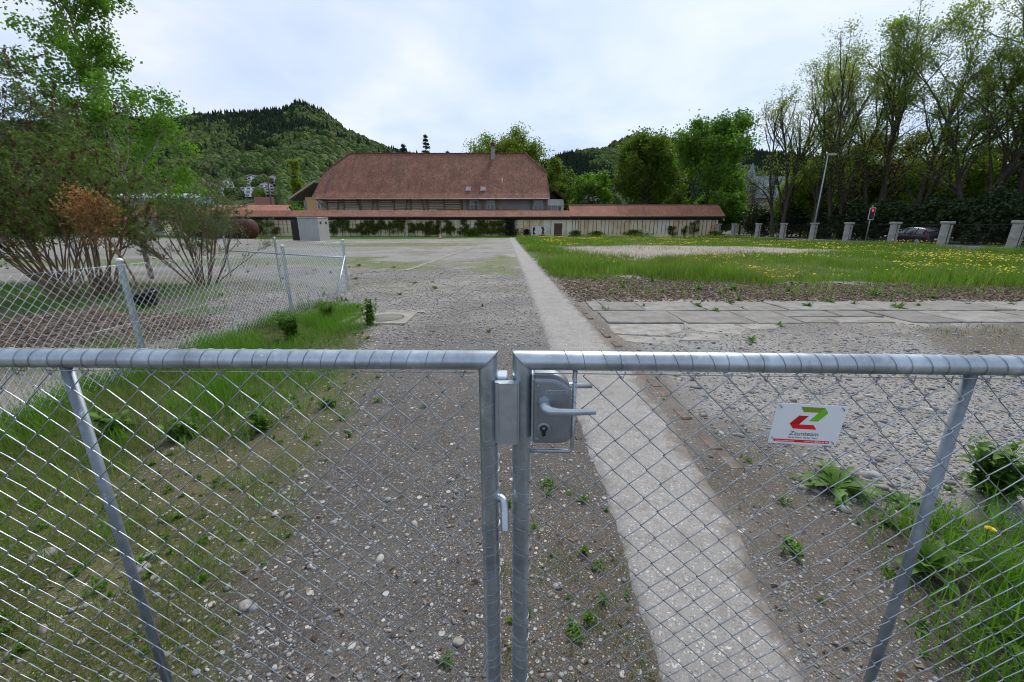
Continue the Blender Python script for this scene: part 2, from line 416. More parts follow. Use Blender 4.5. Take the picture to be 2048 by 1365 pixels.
def axis(lo, hi, d0, a, b, grow):
    p = [a]
    while p[-1] < b: p.append(p[-1] + d0)
    d = d0
    while p[-1] < hi: d *= grow; p.append(p[-1] + d)
    q = []; c = a; d = d0
    while c > lo: d *= grow; c -= d; q.append(c)
    return np.array(q[::-1] + p)
gx = axis(-3500, 3500, 0.115, -9.0, 6.0, 1.06)
gy = axis(-250, 4500, 0.105, 0.6, 12.0, 1.032)
X, Y = np.meshgrid(gx, gy)
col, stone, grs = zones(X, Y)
Z = gheight(X, Y)
nx, ny = len(gx), len(gy)
i = np.arange(ny - 1)[:, None] * nx + np.arange(nx - 1)[None]
F = np.stack([i, i + 1, i + nx + 1, i + nx], -1).reshape(-1, 4)
gm = mesh_np('ground', np.stack([X, Y, Z], -1).reshape(-1, 3), [F], smooth=True)
a = gm.attributes.new('soil', 'FLOAT_COLOR', 'POINT'); a.data.foreach_set('color', np.concatenate([col.reshape(-1, 3), np.ones((nx * ny, 1))], 1).astype(np.float32).ravel())
a = gm.attributes.new('stone', 'FLOAT', 'POINT'); a.data.foreach_set('value', stone.astype(np.float32).ravel())
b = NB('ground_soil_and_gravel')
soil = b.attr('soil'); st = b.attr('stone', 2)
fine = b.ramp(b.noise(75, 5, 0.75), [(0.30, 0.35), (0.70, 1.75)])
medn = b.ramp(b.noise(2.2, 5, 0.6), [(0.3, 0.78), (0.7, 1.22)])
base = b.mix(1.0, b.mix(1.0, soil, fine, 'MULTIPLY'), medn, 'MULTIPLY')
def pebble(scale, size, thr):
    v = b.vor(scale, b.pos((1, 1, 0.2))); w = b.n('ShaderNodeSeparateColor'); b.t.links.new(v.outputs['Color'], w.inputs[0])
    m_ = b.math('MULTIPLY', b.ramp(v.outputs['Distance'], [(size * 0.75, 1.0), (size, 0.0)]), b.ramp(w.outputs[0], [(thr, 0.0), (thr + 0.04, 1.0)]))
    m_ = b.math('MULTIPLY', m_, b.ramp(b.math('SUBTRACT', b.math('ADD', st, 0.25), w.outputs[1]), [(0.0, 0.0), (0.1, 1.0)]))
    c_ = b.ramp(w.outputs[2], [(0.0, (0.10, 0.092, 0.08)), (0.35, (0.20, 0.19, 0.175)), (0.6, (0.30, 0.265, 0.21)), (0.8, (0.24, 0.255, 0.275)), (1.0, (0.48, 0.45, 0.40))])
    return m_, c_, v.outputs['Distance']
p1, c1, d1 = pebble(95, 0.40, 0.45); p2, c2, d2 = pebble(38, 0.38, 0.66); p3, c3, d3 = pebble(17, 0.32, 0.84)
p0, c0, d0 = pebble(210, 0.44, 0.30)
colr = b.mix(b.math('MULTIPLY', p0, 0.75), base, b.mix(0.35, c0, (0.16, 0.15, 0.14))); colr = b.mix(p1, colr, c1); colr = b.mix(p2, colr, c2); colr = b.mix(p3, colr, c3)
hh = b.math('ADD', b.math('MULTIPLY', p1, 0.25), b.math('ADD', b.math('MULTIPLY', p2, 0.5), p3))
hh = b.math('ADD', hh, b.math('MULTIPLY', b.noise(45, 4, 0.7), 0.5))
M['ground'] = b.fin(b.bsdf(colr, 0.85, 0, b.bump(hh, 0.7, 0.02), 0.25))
gm.materials.append(M['ground'])
link('ground', gm, kind='structure')

# ------------------------------------------------------------------ concrete strip
ys = np.concatenate([np.arange(0.3, 8, 0.03), np.arange(8, 20, 0.1), np.arange(20, 60, 0.4)])
lx = strip_l(ys) + (fbm(ys * 5, ys * 0, 3) - 0.5) * 0.05 + (fbm(ys * 22, ys * 0, 8) - 0.5) * 0.035
rx = strip_r(ys) + (fbm(ys * 4, ys * 0 + 7, 4) - 0.5) * 0.06 + (fbm(ys * 20, ys * 0 + 3, 18) - 0.5) * 0.035
cols = np.array([0, 0.04, 0.15, 0.3, 0.45, 0.6, 0.8, 0.96, 1.0])
V = np.stack([np.stack([lx + (rx - lx) * c, ys, np.full_like(ys, 0.016 + 0.006 * (1 - (2 * c - 1) ** 4))], -1) if 0.01 < c < 0.99 else np.stack([lx + (rx - lx) * c, ys, np.full_like(ys, -0.004)], -1) for c in cols], 1).reshape(-1, 3)
i = np.arange(len(ys) - 1)[:, None] * 9 + np.arange(8)[None]
sm = mesh_np('path', V, [np.stack([i, i + 1, i + 10, i + 9], -1).reshape(-1, 4)], smooth=True)
b = NB('worn_concrete')
sp = b.vor(130); w = b.n('ShaderNodeSeparateColor'); b.t.links.new(sp.outputs['Color'], w.inputs[0])
base = b.ramp(b.noise(1.6, 6, 0.65), [(0.3, (0.22, 0.21, 0.198)), (0.7, (0.30, 0.288, 0.272))])
base = b.mix(b.ramp(w.outputs[0], [(0.80, 0.0), (0.86, 0.7)]), base, b.ramp(w.outputs[1], [(0.2, (0.12, 0.11, 0.1)), (0.55, (0.42, 0.36, 0.3)), (0.9, (0.62, 0.6, 0.57))]))
base = b.mix(b.math('MULTIPLY', b.ramp(b.noise(7, 6, 0.7), [(0.52, 0.0), (0.66, 1.0)]), 0.55), base, (0.17, 0.15, 0.13))
base = b.mix(1.0, base, b.ramp(b.noise(170, 3, 0.7), [(0.25, 0.62), (0.75, 1.3)]), 'MULTIPLY')
ed = b.math('ADD', b.math('MULTIPLY', b.attr('edge', 2), 0.62), b.math('SUBTRACT', b.noise(6, 6, 0.7), 0.5))
base = b.mix(b.ramp(ed, [(0.40, 0.0), (0.60, 0.85)]), base, (0.135, 0.115, 0.092))
M['strip'] = b.fin(b.bsdf(base, 0.85, 0, b.bump(b.math('ADD', b.noise(150, 3, 0.7), b.noise(20, 4)), 0.35, 0.01), 0.25))
ea = sm.attributes.new('edge', 'FLOAT', 'POINT'); ea.data.foreach_set('value', np.tile((1 - np.minimum(0.3 + cols / 0.3, (1 - cols) / 0.45)).clip(0, 1), len(ys)).astype(np.float32))
sm.materials.append(M['strip'])
link('path', sm, kind='structure')

# ------------------------------------------------------------------ brick edging
rng = np.random.default_rng(11)
be = thing('brick_edging', 'worn reddish bricks sunk in a row along the right edge of the concrete path', 'edging', (0, 0, 0))
def brickmat():
    b = NB('worn_red_brick')
    oi = b.n('ShaderNodeObjectInfo')
    c = b.ramp(oi.outputs['Random'], [(0.0, (0.20, 0.135, 0.105)), (0.5, (0.25, 0.19, 0.155)), (1.0, (0.23, 0.2, 0.175))])
    c = b.mix(b.ramp(b.noise(14, 5, 0.65), [(0.36, 0.0), (0.56, 1.0)]), c, (0.12, 0.10, 0.08))
    return b.fin(b.bsdf(c, 0.9, 0, b.bump(b.noise(50, 4), 0.5, 0.01), 0.2))
M['brick'] = brickmat()
bm_ = MB().box((0, 0, 0), (0.105, 0.235, 0.07), b=0.012).mesh('brick', M['brick'])
y = 1.35
while y < 15.5:
    if y > 1.9 and not (3.0 < y < 3.3) and rng.random() > (0.25 if y < 3 else 0.06):
        o = link('brick', bm_, be, (brick_x(y) + rng.normal(0, 0.008), y, -0.026 + rng.uniform(-0.012, 0.012)))
        o.rotation_euler = (rng.normal(0, 0.03), rng.normal(0, 0.05), math.atan2(-(brick_x(y + .1) - brick_x(y)), 0.1) + rng.normal(0, 0.03))
        o.scale = (rng.uniform(0.9, 1.1), rng.uniform(0.9, 1.02), 1)
    y += 0.25

# ------------------------------------------------------------------ slab row
sl = thing('slab_path', 'two rows of weathered grey concrete slabs crossing the gravel beside the concrete path', 'paving', (0, 0, 0))
b = NB('grey_slab_concrete'); oi = b.n('ShaderNodeObjectInfo')
c = b.ramp(oi.outputs['Random'], [(0.0, (0.19, 0.185, 0.172)), (0.5, (0.24, 0.23, 0.215)), (1.0, (0.29, 0.28, 0.26))])
c = b.mix(b.math('MULTIPLY', b.ramp(b.noise(2.6, 6, 0.7), [(0.38, 0.0), (0.62, 1.0)]), 0.75), c, (0.135, 0.122, 0.10))
c = b.mix(1.0, c, b.ramp(b.noise(90, 4, 0.7), [(0.25, 0.7), (0.75, 1.25)]), 'MULTIPLY')
M['slab'] = b.fin(b.bsdf(c, 0.85, 0, b.bump(b.noise(30, 5, 0.7), 0.4, 0.012), 0.25))
def slab(poly, h=0.022, name='slab', parent=sl, mat=None):
    P = np.array(poly, float); ctr = P.mean(0)
    Q = []
    for k in range(len(P)):                       # roughen the outline
        p, q = P[k], P[(k + 1) % len(P)]
        m = max(2, int(np.linalg.norm(q - p) / 0.12))
        for t in range(m): Q.append(p + (q - p) * t / m + rng.normal(0, 0.009, 2))
    Q = np.array(Q); In = ctr + (Q - ctr) * (1 - 0.02 / np.linalg.norm(Q - ctr, axis=1))[:, None]
    k = len(Q); i = np.arange(k); j = (i + 1) % k
    tilt = rng.normal(0, 0.004, 2)
    z = lambda A, z0: z0 + (A - ctr) @ tilt
    V = np.concatenate([np.c_[Q, np.full(k, -0.04)], np.c_[Q, z(Q, h - 0.012)], np.c_[In, z(In, h)]]) - np.array([ctr[0], ctr[1], 0])
    me = mesh_np(name, V, [np.stack([i, j, j + k, i + k], 1), np.stack([i + k, j + k, j + 2 * k, i + 2 * k], 1), (i + 2 * k)[None]], [mat or M['slab']])
    return link(name, me, parent, (ctr[0], ctr[1], rng.uniform(-0.004, 0.008)))
jf = [1.62, 1.9, 2.7, 3.95, 4.75, 5.6, 7.55, 8.5, 10.2, 11.7, 13.3, 15, 16.7]
for k in range(len(jf) - 1): slab([(jf[k] + .025, 8.0), (jf[k + 1] - .025, 8.0), (jf[k + 1] - .03, 8.92), (jf[k] + .02, 8.92)])
jn = [1.66, 3.05, 4.3, 5.15]
for k in range(3): slab([(jn[k] + .03, 6.9), (jn[k + 1] - .03, 6.9), (jn[k + 1] - .03, 7.94), (jn[k] + .03, 7.94)])
slab([(5.18, 7.42), (6.2, 7.42), (6.2, 7.94), (5.18, 7.94)]); slab([(5.18, 6.92), (5.75, 6.92), (5.75, 7.37), (5.18, 7.37)]); slab([(5.8, 6.92), (6.75, 6.92), (6.75, 7.37), (5.8, 7.37)])
slab([(6.25, 7.42), (7.0, 7.42), (7.0, 7.94), (6.25, 7.94)])
jn = [6.85, 8.0, 9.6, 11.1, 12.9, 14.6, 16.4]
for k in range(6): slab([(jn[k] + .03 + (0.2 if k == 0 else 0), 6.95), (jn[k + 1] - .03, 6.95), (jn[k + 1] - .03, 7.92), (jn[k] + .03 + (0.2 if k == 0 else 0), 7.92)])
M['patch'] = simple('broken_pale_concrete', (0.33, 0.315, 0.29), (0.21, 0.195, 0.17), 0.9, 0, 5, 0.4, 0.2, 6)
bp = thing('broken_concrete', 'cracked pale concrete patches in the gravel just in front of the slab rows', 'concrete', (0, 0, 0))
for poly in ([(1.62, 6.2), (2.3, 6.05), (2.75, 6.3), (2.9, 6.82), (1.64, 6.84)], [(2.98, 6.3), (3.6, 6.12), (3.9, 6.5), (3.8, 6.84), (2.96, 6.82)], [(1.7, 5.75), (2.25, 5.55), (2.6, 5.9), (2.25, 6.0), (1.65, 6.12)],
             [(3.95, 6.45), (4.4, 6.5), (4.7, 6.84), (3.9, 6.84)], [(2.5, 5.8), (3.1, 5.75), (3.25, 6.1), (2.85, 6.2)]):
    slab(poly, 0.012, 'concrete_piece', bp, M['patch'])

# ------------------------------------------------------------------ manhole and kerb line
mh = thing('manhole', 'round concrete manhole cover in a pale square frame at the edge of the weeds', 'manhole cover', (-2.32, 7.27, 0))
mb = MB()
for a0 in range(40):
    t0, t1 = a0 / 40 * 2 * math.pi, (a0 + 1) / 40 * 2 * math.pi
    def sq(t): 
        c_, s_ = math.cos(t), math.sin(t); k = 0.47 / max(abs(c_), abs(s_)); return (c_ * k, s_ * k)
    p, q = sq(t0), sq(t1); r_ = 0.325
    mb.quad((r_ * math.cos(t0), r_ * math.sin(t0), 0.03), (p[0], p[1], 0.03), (q[0], q[1], 0.03), (r_ * math.cos(t1), r_ * math.sin(t1), 0.03))
    mb.quad((p[0], p[1], 0.03), (p[0], p[1], -0.05), (q[0], q[1], -0.05), (q[0], q[1], 0.03))
mb.obj('frame', M['patch'], mh)
MB().lathe([(0.0, 0.036), (0.25, 0.036), (0.30, 0.034), (0.31, 0.02), (0.312, -0.02)], 40).obj('cover', M['slab'], mh)
for px_, py_, rz_, l_ in ((-0.62, 0.52, 1.0, 0.5), (0.1, 0.56, 0.0, 1.0), (-0.66, -0.1, 1.45, 0.55)):
    MB().box((px_, py_, 0.008), (l_, 0.13, 0.05), rz_, b=0.01).obj('edge_stone', M['patch'], mh)
ks = thing('kerb_line', 'line of flush pale kerb stones crossing the yard left of the drive', 'kerb', (0, 0, 0))
ksm = MB().box((0, 0, 0), (0.16, 0.95, 0.06), b=0.01).mesh('kerb_stone', M['patch'])
for k in range(20):
    t = k / 20; o = link('kerb_stone', ksm, ks, (-4.0 + 1.05 * t + rng.normal(0, 0.02), 16 + 20 * t, 0.0), -0.052 + rng.normal(0, 0.02))

# ------------------------------------------------------------------ chain link wires
PITCH = 0.0425
def zig(z0, z1, phase, r=0.00148, sides=5, n_apex=3, depth=0.0022):
    """one woven wire: a flattened helix from z0 up to z1 (apex on the right at z1 when phase is 0)"""
    pts = []; k = int(round((z1 - z0) / PITCH))
    for j in range(k + 1):
        z = z1 - j * PITCH; sgn = 1 if (j + phase) % 2 == 0 else -1
        xe = sgn * (PITCH / 2 + 0.0014)
        yin = depth * sgn; 
        if n_apex == 3:
            pts += [(xe - sgn * 0.004, yin, z + 0.0042), (xe, 0, z), (xe - sgn * 0.004, -yin, z - 0.0042)]
        else: pts.append((xe, -yin * 0.5, z))
    return tube(pts, r, sides)
def zig_mesh(name, z0, z1, phase, mat='wire', **k):
    V, F = zig(z0, z1, phase, **k); return mesh_np(name, V, F, [M[mat]], True)

# ------------------------------------------------------------------ the double gate
ZR = 1.33; RT = 0.0242; ZB = 0.13
def helix(length, period, r, start=0.0, seed=0):
    g = np.random.default_rng(seed); pts = []; x = start; sgm = 18
    turns = int(length / period)
    for t in range(turns):
        for half, adv in ((0, period * g.uniform(0.6, 0.78)), (1, None)):
            a_ = adv if half == 0 else start + (t + 1) * period - x
            for q in range(sgm):
                an = math.pi * 1.5 + 2 * math.pi * q / sgm; u = q / sgm
                pts.append((x + a_ * (u + 0.06 * math.sin(2 * math.pi * u)), r * math.cos(an), r * math.sin(an)))
            x += a_
    return np.array(pts)
def gate_leaf(side, x0, y0, rz, label, n_wires, cut=0, length=2.2, seed=1):
    g = thing('gate_leaf', label, 'gate', (x0, y0, 0), rz, 'leaves of the chain link gate')
    s = side
    an = np.arange(20) * 2 * math.pi / 20; cy_, sy_ = RT * np.cos(an), RT * np.sin(an)
    def ringtube(A, B, flip):
        V = np.concatenate([A, B]); i = np.arange(20); j = (i + 1) % 20
        F = np.stack([i, j, j + 20, i + 20], 1)
        return V, [F[:, ::-1] if flip else F]
    # rail and stile meet in a mitre, the weld bead between them
    A = np.stack([-s * sy_, cy_, ZR + sy_], 1); B = np.stack([np.full(20, s * (length + 0.0)), cy_, ZR + sy_], 1)
    MB().add(*ringtube(A, B, s < 0)).obj('top_rail', M['galv'], g, True)
    A = np.stack([s * cy_, sy_, ZR - cy_], 1); B = np.stack([s * cy_, sy_, np.full(20, ZB - 0.03)], 1)
    MB().add(*ringtube(A, B, s < 0)).obj('stile', M['galv'], g, True)
    bead = [(s * -RT * math.cos(t) * 1.0, RT * 1.0 * math.sin(t), ZR + RT * math.cos(t)) for t in np.linspace(0, 2 * math.pi, 25)]
    MB().tube(bead, 0.0021, 5).obj('weld_bead', M['galv_dull'], g, True)
    MB().tube([(s * length, 0, ZR + RT), (s * length, 0, 0.02)], RT, 16).obj('stile', M['galv'], g, True)
    MB().tube([(s * RT, 0, ZB), (s * (length - RT), 0, ZB)], RT, 16).obj('bottom_rail', M['galv'], g, True)
    MB().tube([(s * (1.08 if s > 0 else 1.072), 0.001, ZR - RT * 0.8), (s * (1.08 if s > 0 else 1.072), 0.001, ZB)], 0.0128, 16).obj('upright', M['galv_dull'], g, True)
    # wire lashings round the rail, the stile and the upright
    h = helix(length - 0.12, 0.085, RT + 0.0012, 0.075, seed); h = h * np.array([s, 1, 1]) + np.array([0, 0, ZR])
    MB().tube(h, 0.00065, 4).obj('lashing_wire', M['tie'], g, True)
    h = helix(1.10, 0.085, RT + 0.0012, 0.06, seed + 5); h = np.stack([h[:, 1] * s, h[:, 2], ZR - h[:, 0]], 1)
    keep = h[:, 2] < (1.10 if s > 0 else 9)
    MB().tube(h[keep], 0.0009, 4).obj('lashing_wire', M['wire'], g, True)
    ym = -RT - 0.003
    zt = ZR - RT - 0.006
    m0 = [zig_mesh('wire', 0.155, zt, 0), zig_mesh('wire', 0.155, zt, 1)]
    m1 = [zig_mesh('wire', 0.155, zt - 6 * PITCH, 0), zig_mesh('wire', 0.155, zt - 6 * PITCH, 1)]
    gg = np.random.default_rng(seed)
    knots = MB()
    for k in range(n_wires):
        x = 0.046 + k * PITCH
        short = k < cut
        o = link('wire', (m1 if short else m0)[(k + (1 if s < 0 else 0)) % 2], g, (s * x + gg.normal(0, 0.0004), ym + gg.normal(0, 0.0006), gg.normal(0, 0.0010))); o.rotation_euler = (gg.normal(0, 0.0012), gg.normal(0, 0.0012), gg.normal(0, 0.05))
        if not short and (k + (1 if s < 0 else 0)) % 2 == 0 or (short is False and k % 2 == 0 and s < 0):
            pass
        if not short and k % 2 == (0 if s > 0 else 1):
            xa = s * x + 0.0227 * (1 if True else -1)
            knots.tube([(xa - 0.012, ym + 0.004, zt + 0.012), (xa - 0.004, ym - 0.002, zt + 0.004), (xa + 0.004, ym - 0.003, zt - 0.004), (xa + 0.012, ym + 0.004, zt + 0.010)], 0.0016, 4)
    knots.obj('lashing_knots', M['tie'], g, True, kind='stuff')
    # horizontal selvedge wire along the top
    MB().tube([(s * 0.03, ym + 0.006, zt + 0.004), (s * (length - 0.03), ym + 0.006, zt + 0.004)], 0.0013, 5).obj('tension_wire', M['tie'], g, True)
    return g
GL = gate_leaf(-1, -0.0595, 0.951, R(-0.9), 'left leaf of the galvanised chain link gate, with the latch box on its edge', 50, 0, seed=3)
GR = gate_leaf(1, 0.0255, 0.951, R(-2.0), 'right leaf of the galvanised chain link gate, with the lever handle lock', 50, 3, seed=8)

# latch box (keep) on the left leaf, hook below it
kp = MB()
prof = [(-0.0, 0.0), (0.004, -0.007), (0.009, -0.007), (0.012, -0.013), (0.055, -0.013), (0.0575, -0.010), (0.060, -0.010), (0.060, 0.010), (0.0, 0.012)]
kp.prism([(x + 0.017, y - 0.026) for x, y in prof], 1.118, 1.283)
kpo = kp.obj('latch_box', M['alu'], GL)
MB().box((0.035, 0.012, 1.213), (0.028, 0.05, 0.155), b=0.003).obj('latch_back', M['alu'], kpo)
MB().box((0.062, -0.004, 1.11), (0.018, 0.02, 0.012)).obj('rubber_stop', M['black'], kpo)
hk = [(0.012, 0, 0.928), (0.03, -0.006, 0.936), (0.0365, -0.014, 0.934), (0.0395, -0.024, 0.926), (0.042, -0.062, 0.876)]
mb = MB().tube(hk, 0.0105, 14, caps=False)
ax = np.array(hk[-1]) - np.array(hk[-2]); ax /= np.linalg.norm(ax)
inn = [np.array(hk[-1]) - ax * 0.00, np.array(hk[-1]) - ax * 0.03]
V, F = tube(inn, 0.0084, 14, False); mb.add(V, [F[0][:, ::-1]])
# rim of the open tube end
n_ = np.cross(ax, [0, 0, 1.0]); n_ /= np.linalg.norm(n_); b_ = np.cross(ax, n_)
r0 = [np.array(hk[-1]) + 0.0105 * (n_ * math.cos(t) + b_ * math.sin(t)) for t in np.linspace(0, 2 * math.pi, 15)[:-1]]
r1 = [np.array(hk[-1]) + 0.0084 * (n_ * math.cos(t) + b_ * math.sin(t)) for t in np.linspace(0, 2 * math.pi, 15)[:-1]]
i = np.arange(14); j = (i + 1) % 14
mb.add(np.array(r0 + r1), [np.stack([i, j, j + 14, i + 14], 1)])
V, F = tube([np.array(hk[-1]) - ax * 0.029, np.array(hk[-1]) - ax * 0.031], 0.0085, 14); mb.add(V, F)
mb.obj('hook', M['galv'], GL, True)

# lock on the right leaf
def loft(sections, name, mat, parent, ang=40):
    """closed body through outlines [(y, [(x, z)...])]"""
    k = len(sections[0][1]); V = np.array([(x, y, z) for y, P in sections for x, z in P]); n = len(sections)
    i = np.arange(k); j = (i + 1) % k
    Fs = [np.stack([i, j, j + k, i + k], 1) + t * k for t in range(n - 1)] + [i[::-1][None], (i + (n - 1) * k)[None]]
    me = mesh_np(name, V, Fs, [mat], True); set_sharp(me, ang)
    return link(name, me, parent)
def rounded(x0, x1, z0, z1, rtr, rbr, rtl=0.004, rbl=0.004, n=7):
    P = []
    for cx_, cz_, r_, a0 in ((x1 - rbr, z0 + rbr * 0.5, rbr, -90), (x1 - rtr, z1 - rtr * 0.75, rtr, 0), (x0 + rtl, z1 - rtl, rtl, 90), (x0 + rbl, z0 + rbl, rbl, 180)):
        kz = {rbr: 0.5, rtr: 0.75}.get(r_, 1.0)
        for q in range(n + 1):
            t = R(a0 + 90 * q / n); P.append((cx_ + r_ * math.cos(t), cz_ + r_ * kz * math.sin(t)))
    return P
X0, X1, Z0, Z1 = 0.0295, 0.1215, 1.121, 1.295
ins = lambda d: rounded(X0 + d, X1 - d, Z0 + d, Z1 - d, 0.055, 0.03)
lock = loft([(0.03, ins(0)), (-0.033, ins(0)), (-0.0365, ins(0.0012)), (-0.0385, ins(0.004)), (-0.0395, ins(0.009))], 'lock', M['lock'], GR, 60)
MB().box((0.0265, -0.003, 1.208), (0.006, 0.062, 0.172), b=0.0015).obj('mounting_plate', M['alu'], lock)
YF = -0.0395
# nameplate recess with raised letters
ring = MB()
pl = [(0.0585, 1.2555), (0.1085, 1.2555), (0.1100, 1.257), (0.1100, 1.2645), (0.1085, 1.266), (0.0585, 1.266), (0.0570, 1.2645), (0.0570, 1.257)]
ring.tube([(x, YF - 0.0002, z) for x, z in pl + pl[:2]], 0.0006, 5)
ring.obj('nameplate_rim', M['alu'], lock, True)
def text(body, size, loc, parent, mat, name='lettering', rot=(R(90), 0, 0), extrude=0.0003, align='CENTER', sx=1.0, shear=0.0):
    cu = bpy.data.curves.new(name, 'FONT'); cu.body = body; cu.size = size; cu.extrude = extrude; cu.align_x = align; cu.shear = shear; cu.resolution_u = 3
    cu.materials.append(mat)
    tmp = bpy.data.objects.new('tmp', cu); me = bpy.data.meshes.new_from_object(tmp); bpy.data.objects.remove(tmp); bpy.data.curves.remove(cu)
    me.name = name
    if not me.materials: me.materials.append(mat)
    o = bpy.data.objects.new(name, me); C.objects.link(o); o.parent = parent; o.location = loc; o.rotation_euler = rot; o.scale = (sx, 1, 1)
    return o
text('LOCINOX', 0.0095, (0.0835, YF - 0.0004, 1.2575), lock, M['alu'], sx=1.12)
# lever handle: rosette, neck, lever
hz = 1.236; hx = 0.055
hd = MB()
hd.lathe([(0.0155, 0.0), (0.0155, 0.003), (0.0125, 0.008), (0.0115, 0.018), (0.0118, 0.030)], 20, (0, 0, 0), axis='y')
hv = hd.V; hd.V = [v * np.array([1, -1, 1]) + np.array([hx, YF, hz + 0.0]) for v in hv]
lv = [(hx, YF - 0.024, hz), (hx + 0.004, YF - 0.037, hz - 0.002), (hx + 0.013, YF - 0.0445, hz - 0.004), (hx + 0.03, YF - 0.047, hz - 0.0045), (hx + 0.07, YF - 0.0475, hz - 0.0035), (hx + 0.105, YF - 0.047, hz - 0.002), (hx + 0.118, YF - 0.047, hz - 0.0015)]
rr = [0.0118, 0.0125, 0.0115, 0.0098, 0.0085, 0.0078, 0.0070]
V, F = tube(lv, rr, 16); V[:, 1] = V[:, 1]
ctr = np.repeat(np.array(lv), 16, 0); flat = np.repeat(np.array([0, 0, .25, .5, .5, .5, .5]), 16)[:, None]
V = ctr + (V - ctr) * (1 - flat * np.array([0, 0.75, 0.0])); hd.add(V, F)
h_ = hd.obj('handle', M['alu'], lock, True); set_sharp(h_.data, 50)
hb = MB().tube([(hx + 0.02, 0.03, hz - 0.005), (hx + 0.02, 0.075, hz - 0.005), (hx + 0.035, 0.082, hz - 0.005), (hx + 0.135, 0.082, hz - 0.005)], [0.011, 0.0095, 0.0085, 0.0075], 14)
hb.obj('handle', M['alu'], lock, True)
# cylinder rosette and keyhole
def oval(a_, b_, n=28): return [(0.055 + a_ * math.cos(t), 1.160 + b_ * math.sin(t)) for t in np.arange(n) * 2 * math.pi / n]
loft([(YF, oval(0.0185, 0.0225)), (YF - 0.004, oval(0.0185, 0.0225)), (YF - 0.0065, oval(0.0155, 0.0195)), (YF - 0.0066, oval(0.0125, 0.0165)), (YF - 0.0040, oval(0.0118, 0.0158))], 'cylinder_rosette', M['lock'], lock, 50)
kh = [(0.055 + 0.0092 * math.cos(t), 1.1655 + 0.0092 * math.sin(t)) for t in np.linspace(R(-55), R(235), 22)] + [(0.0502, 1.147), (0.0525, 1.1445), (0.0575, 1.1445), (0.0598, 1.147)]
MB().prism(kh, YF - 0.0046, YF - 0.0038, 'y').obj('keyhole', M['black'], lock)
cyl = MB().lathe([(0.0, -0.001), (0.0042, -0.001), (0.0046, 0.0)], 14, (0, 0, 0), axis='y'); cyl.V = [v + np.array([0.055, YF - 0.0047, 1.1668]) for v in cyl.V]
cyl.obj('cylinder_core', M['lock'], lock)
# bent rod frame round the lock
MB().tube([(0.131, -0.004, ZR - RT), (0.1315, -0.004, 1.1), (0.1315, -0.004, 1.089), (0.128, -0.004, 1.0825), (0.121, -0.004, 1.0805), (0.022, -0.004, 1.0805)], 0.0058, 10).obj('lock_guard', M['galv'], GR, True)
h = helix(0.22, 0.042, 0.0072, 0.02, 4); h = np.stack([0.131 + h[:, 1], h[:, 2] - 0.004, ZR - h[:, 0]], 1)
MB().tube(h, 0.0008, 4).obj('lashing_wire', M['wire'], GR, True)
# little screws
for x_, z_ in ((0.040, 1.278), (0.040, 1.136)):
    sc_ = MB().lathe([(0.0, -0.0012), (0.0028, -0.0012), (0.0034, 0.0)], 12, (0, 0, 0), axis='y'); sc_.V = [v + np.array([x_, YF - 0.0004, z_]) for v in sc_.V]; sc_.obj('screw', M['alu'], lock)

# ------------------------------------------------------------------ the company sign wired to the gate
SIGNPOS = (0.716, 0.887, 1.186)
sg = thing('sign', 'small white sign with green and red ribbon logo wired to the right gate leaf', 'sign', SIGNPOS, R(-2.0))
sg.rotation_euler = (R(1.0), R(2.3), R(-2.0)); sg.scale = (0.92, 1, 0.92)
M['signwhite'] = simple('white_enamel_sign', (0.70, 0.73, 0.76), (0.66, 0.69, 0.73), 0.35, 0, 3)
for nm, c in (('sgreen_dark', (0.17, 0.26, 0.012)), ('sgreen', (0.13, 0.44, 0.015)), ('sred_dark', (0.40, 0.004, 0.006)), ('sred', (0.62, 0.006, 0.008)), ('sink', (0.02, 0.02, 0.025)), ('swhite', (0.8, 0.8, 0.8))):
    M[nm] = simple('print_' + nm, c, c, 0.45)
MB().box((0, 0, 0), (0.180, 0.0015, 0.117), b=0.0005).obj('plate', M['signwhite'], sg)
def flat(poly, mat, name, y0=-0.0012): MB().prism(poly, y0, -0.0006, 'y').obj(name, mat, sg)
flat([(-0.0281, 0.0512), (0.0336, 0.0512), (0.0210, 0.0368), (-0.0184, 0.0368)], M['sgreen_dark'], 'logo_ribbon')
flat([(0.0336, 0.0512), (0.0448, 0.0369), (0.0241, 0.0113), (0.0011, 0.0113), (0.0210, 0.0368)], M['sgreen'], 'logo_ribbon')
flat([(-0.0266, 0.0260), (-0.0028, 0.0260), (-0.0219, 0.0004), (-0.0464, 0.0018)], M['sred_dark'], 'logo_ribbon')
flat([(-0.0464, 0.0017), (-0.0219, 0.0003), (0.0160, 0.0003), (0.0262, -0.0124), (-0.0347, -0.0124)], M['sred'], 'logo_ribbon')
flat([(-0.0757, -0.0447), (0.0685, -0.0447), (0.0685, -0.0525), (-0.0757, -0.0525)], M['sred'], 'red_band')
text('Zaunteam', 0.0178, (-0.002, -0.0008, -0.0319), sg, M['sink'], sx=1.06, extrude=0.0002)
text('Starke Zäune. Starkes Team.', 0.0066, (-0.003, -0.0008, -0.0402), sg, M['sink'], sx=1.02, extrude=0.0002)
text('www.zaunteam.com', 0.0062, (-0.0735, -0.00125, -0.0506), sg, M['swhite'], align='LEFT', extrude=0.0001)
text('Gratis-Tel. 0800 84 86 888', 0.0058, (0.0665, -0.00125, -0.0506), sg, M['swhite'], align='RIGHT', extrude=0.0001)
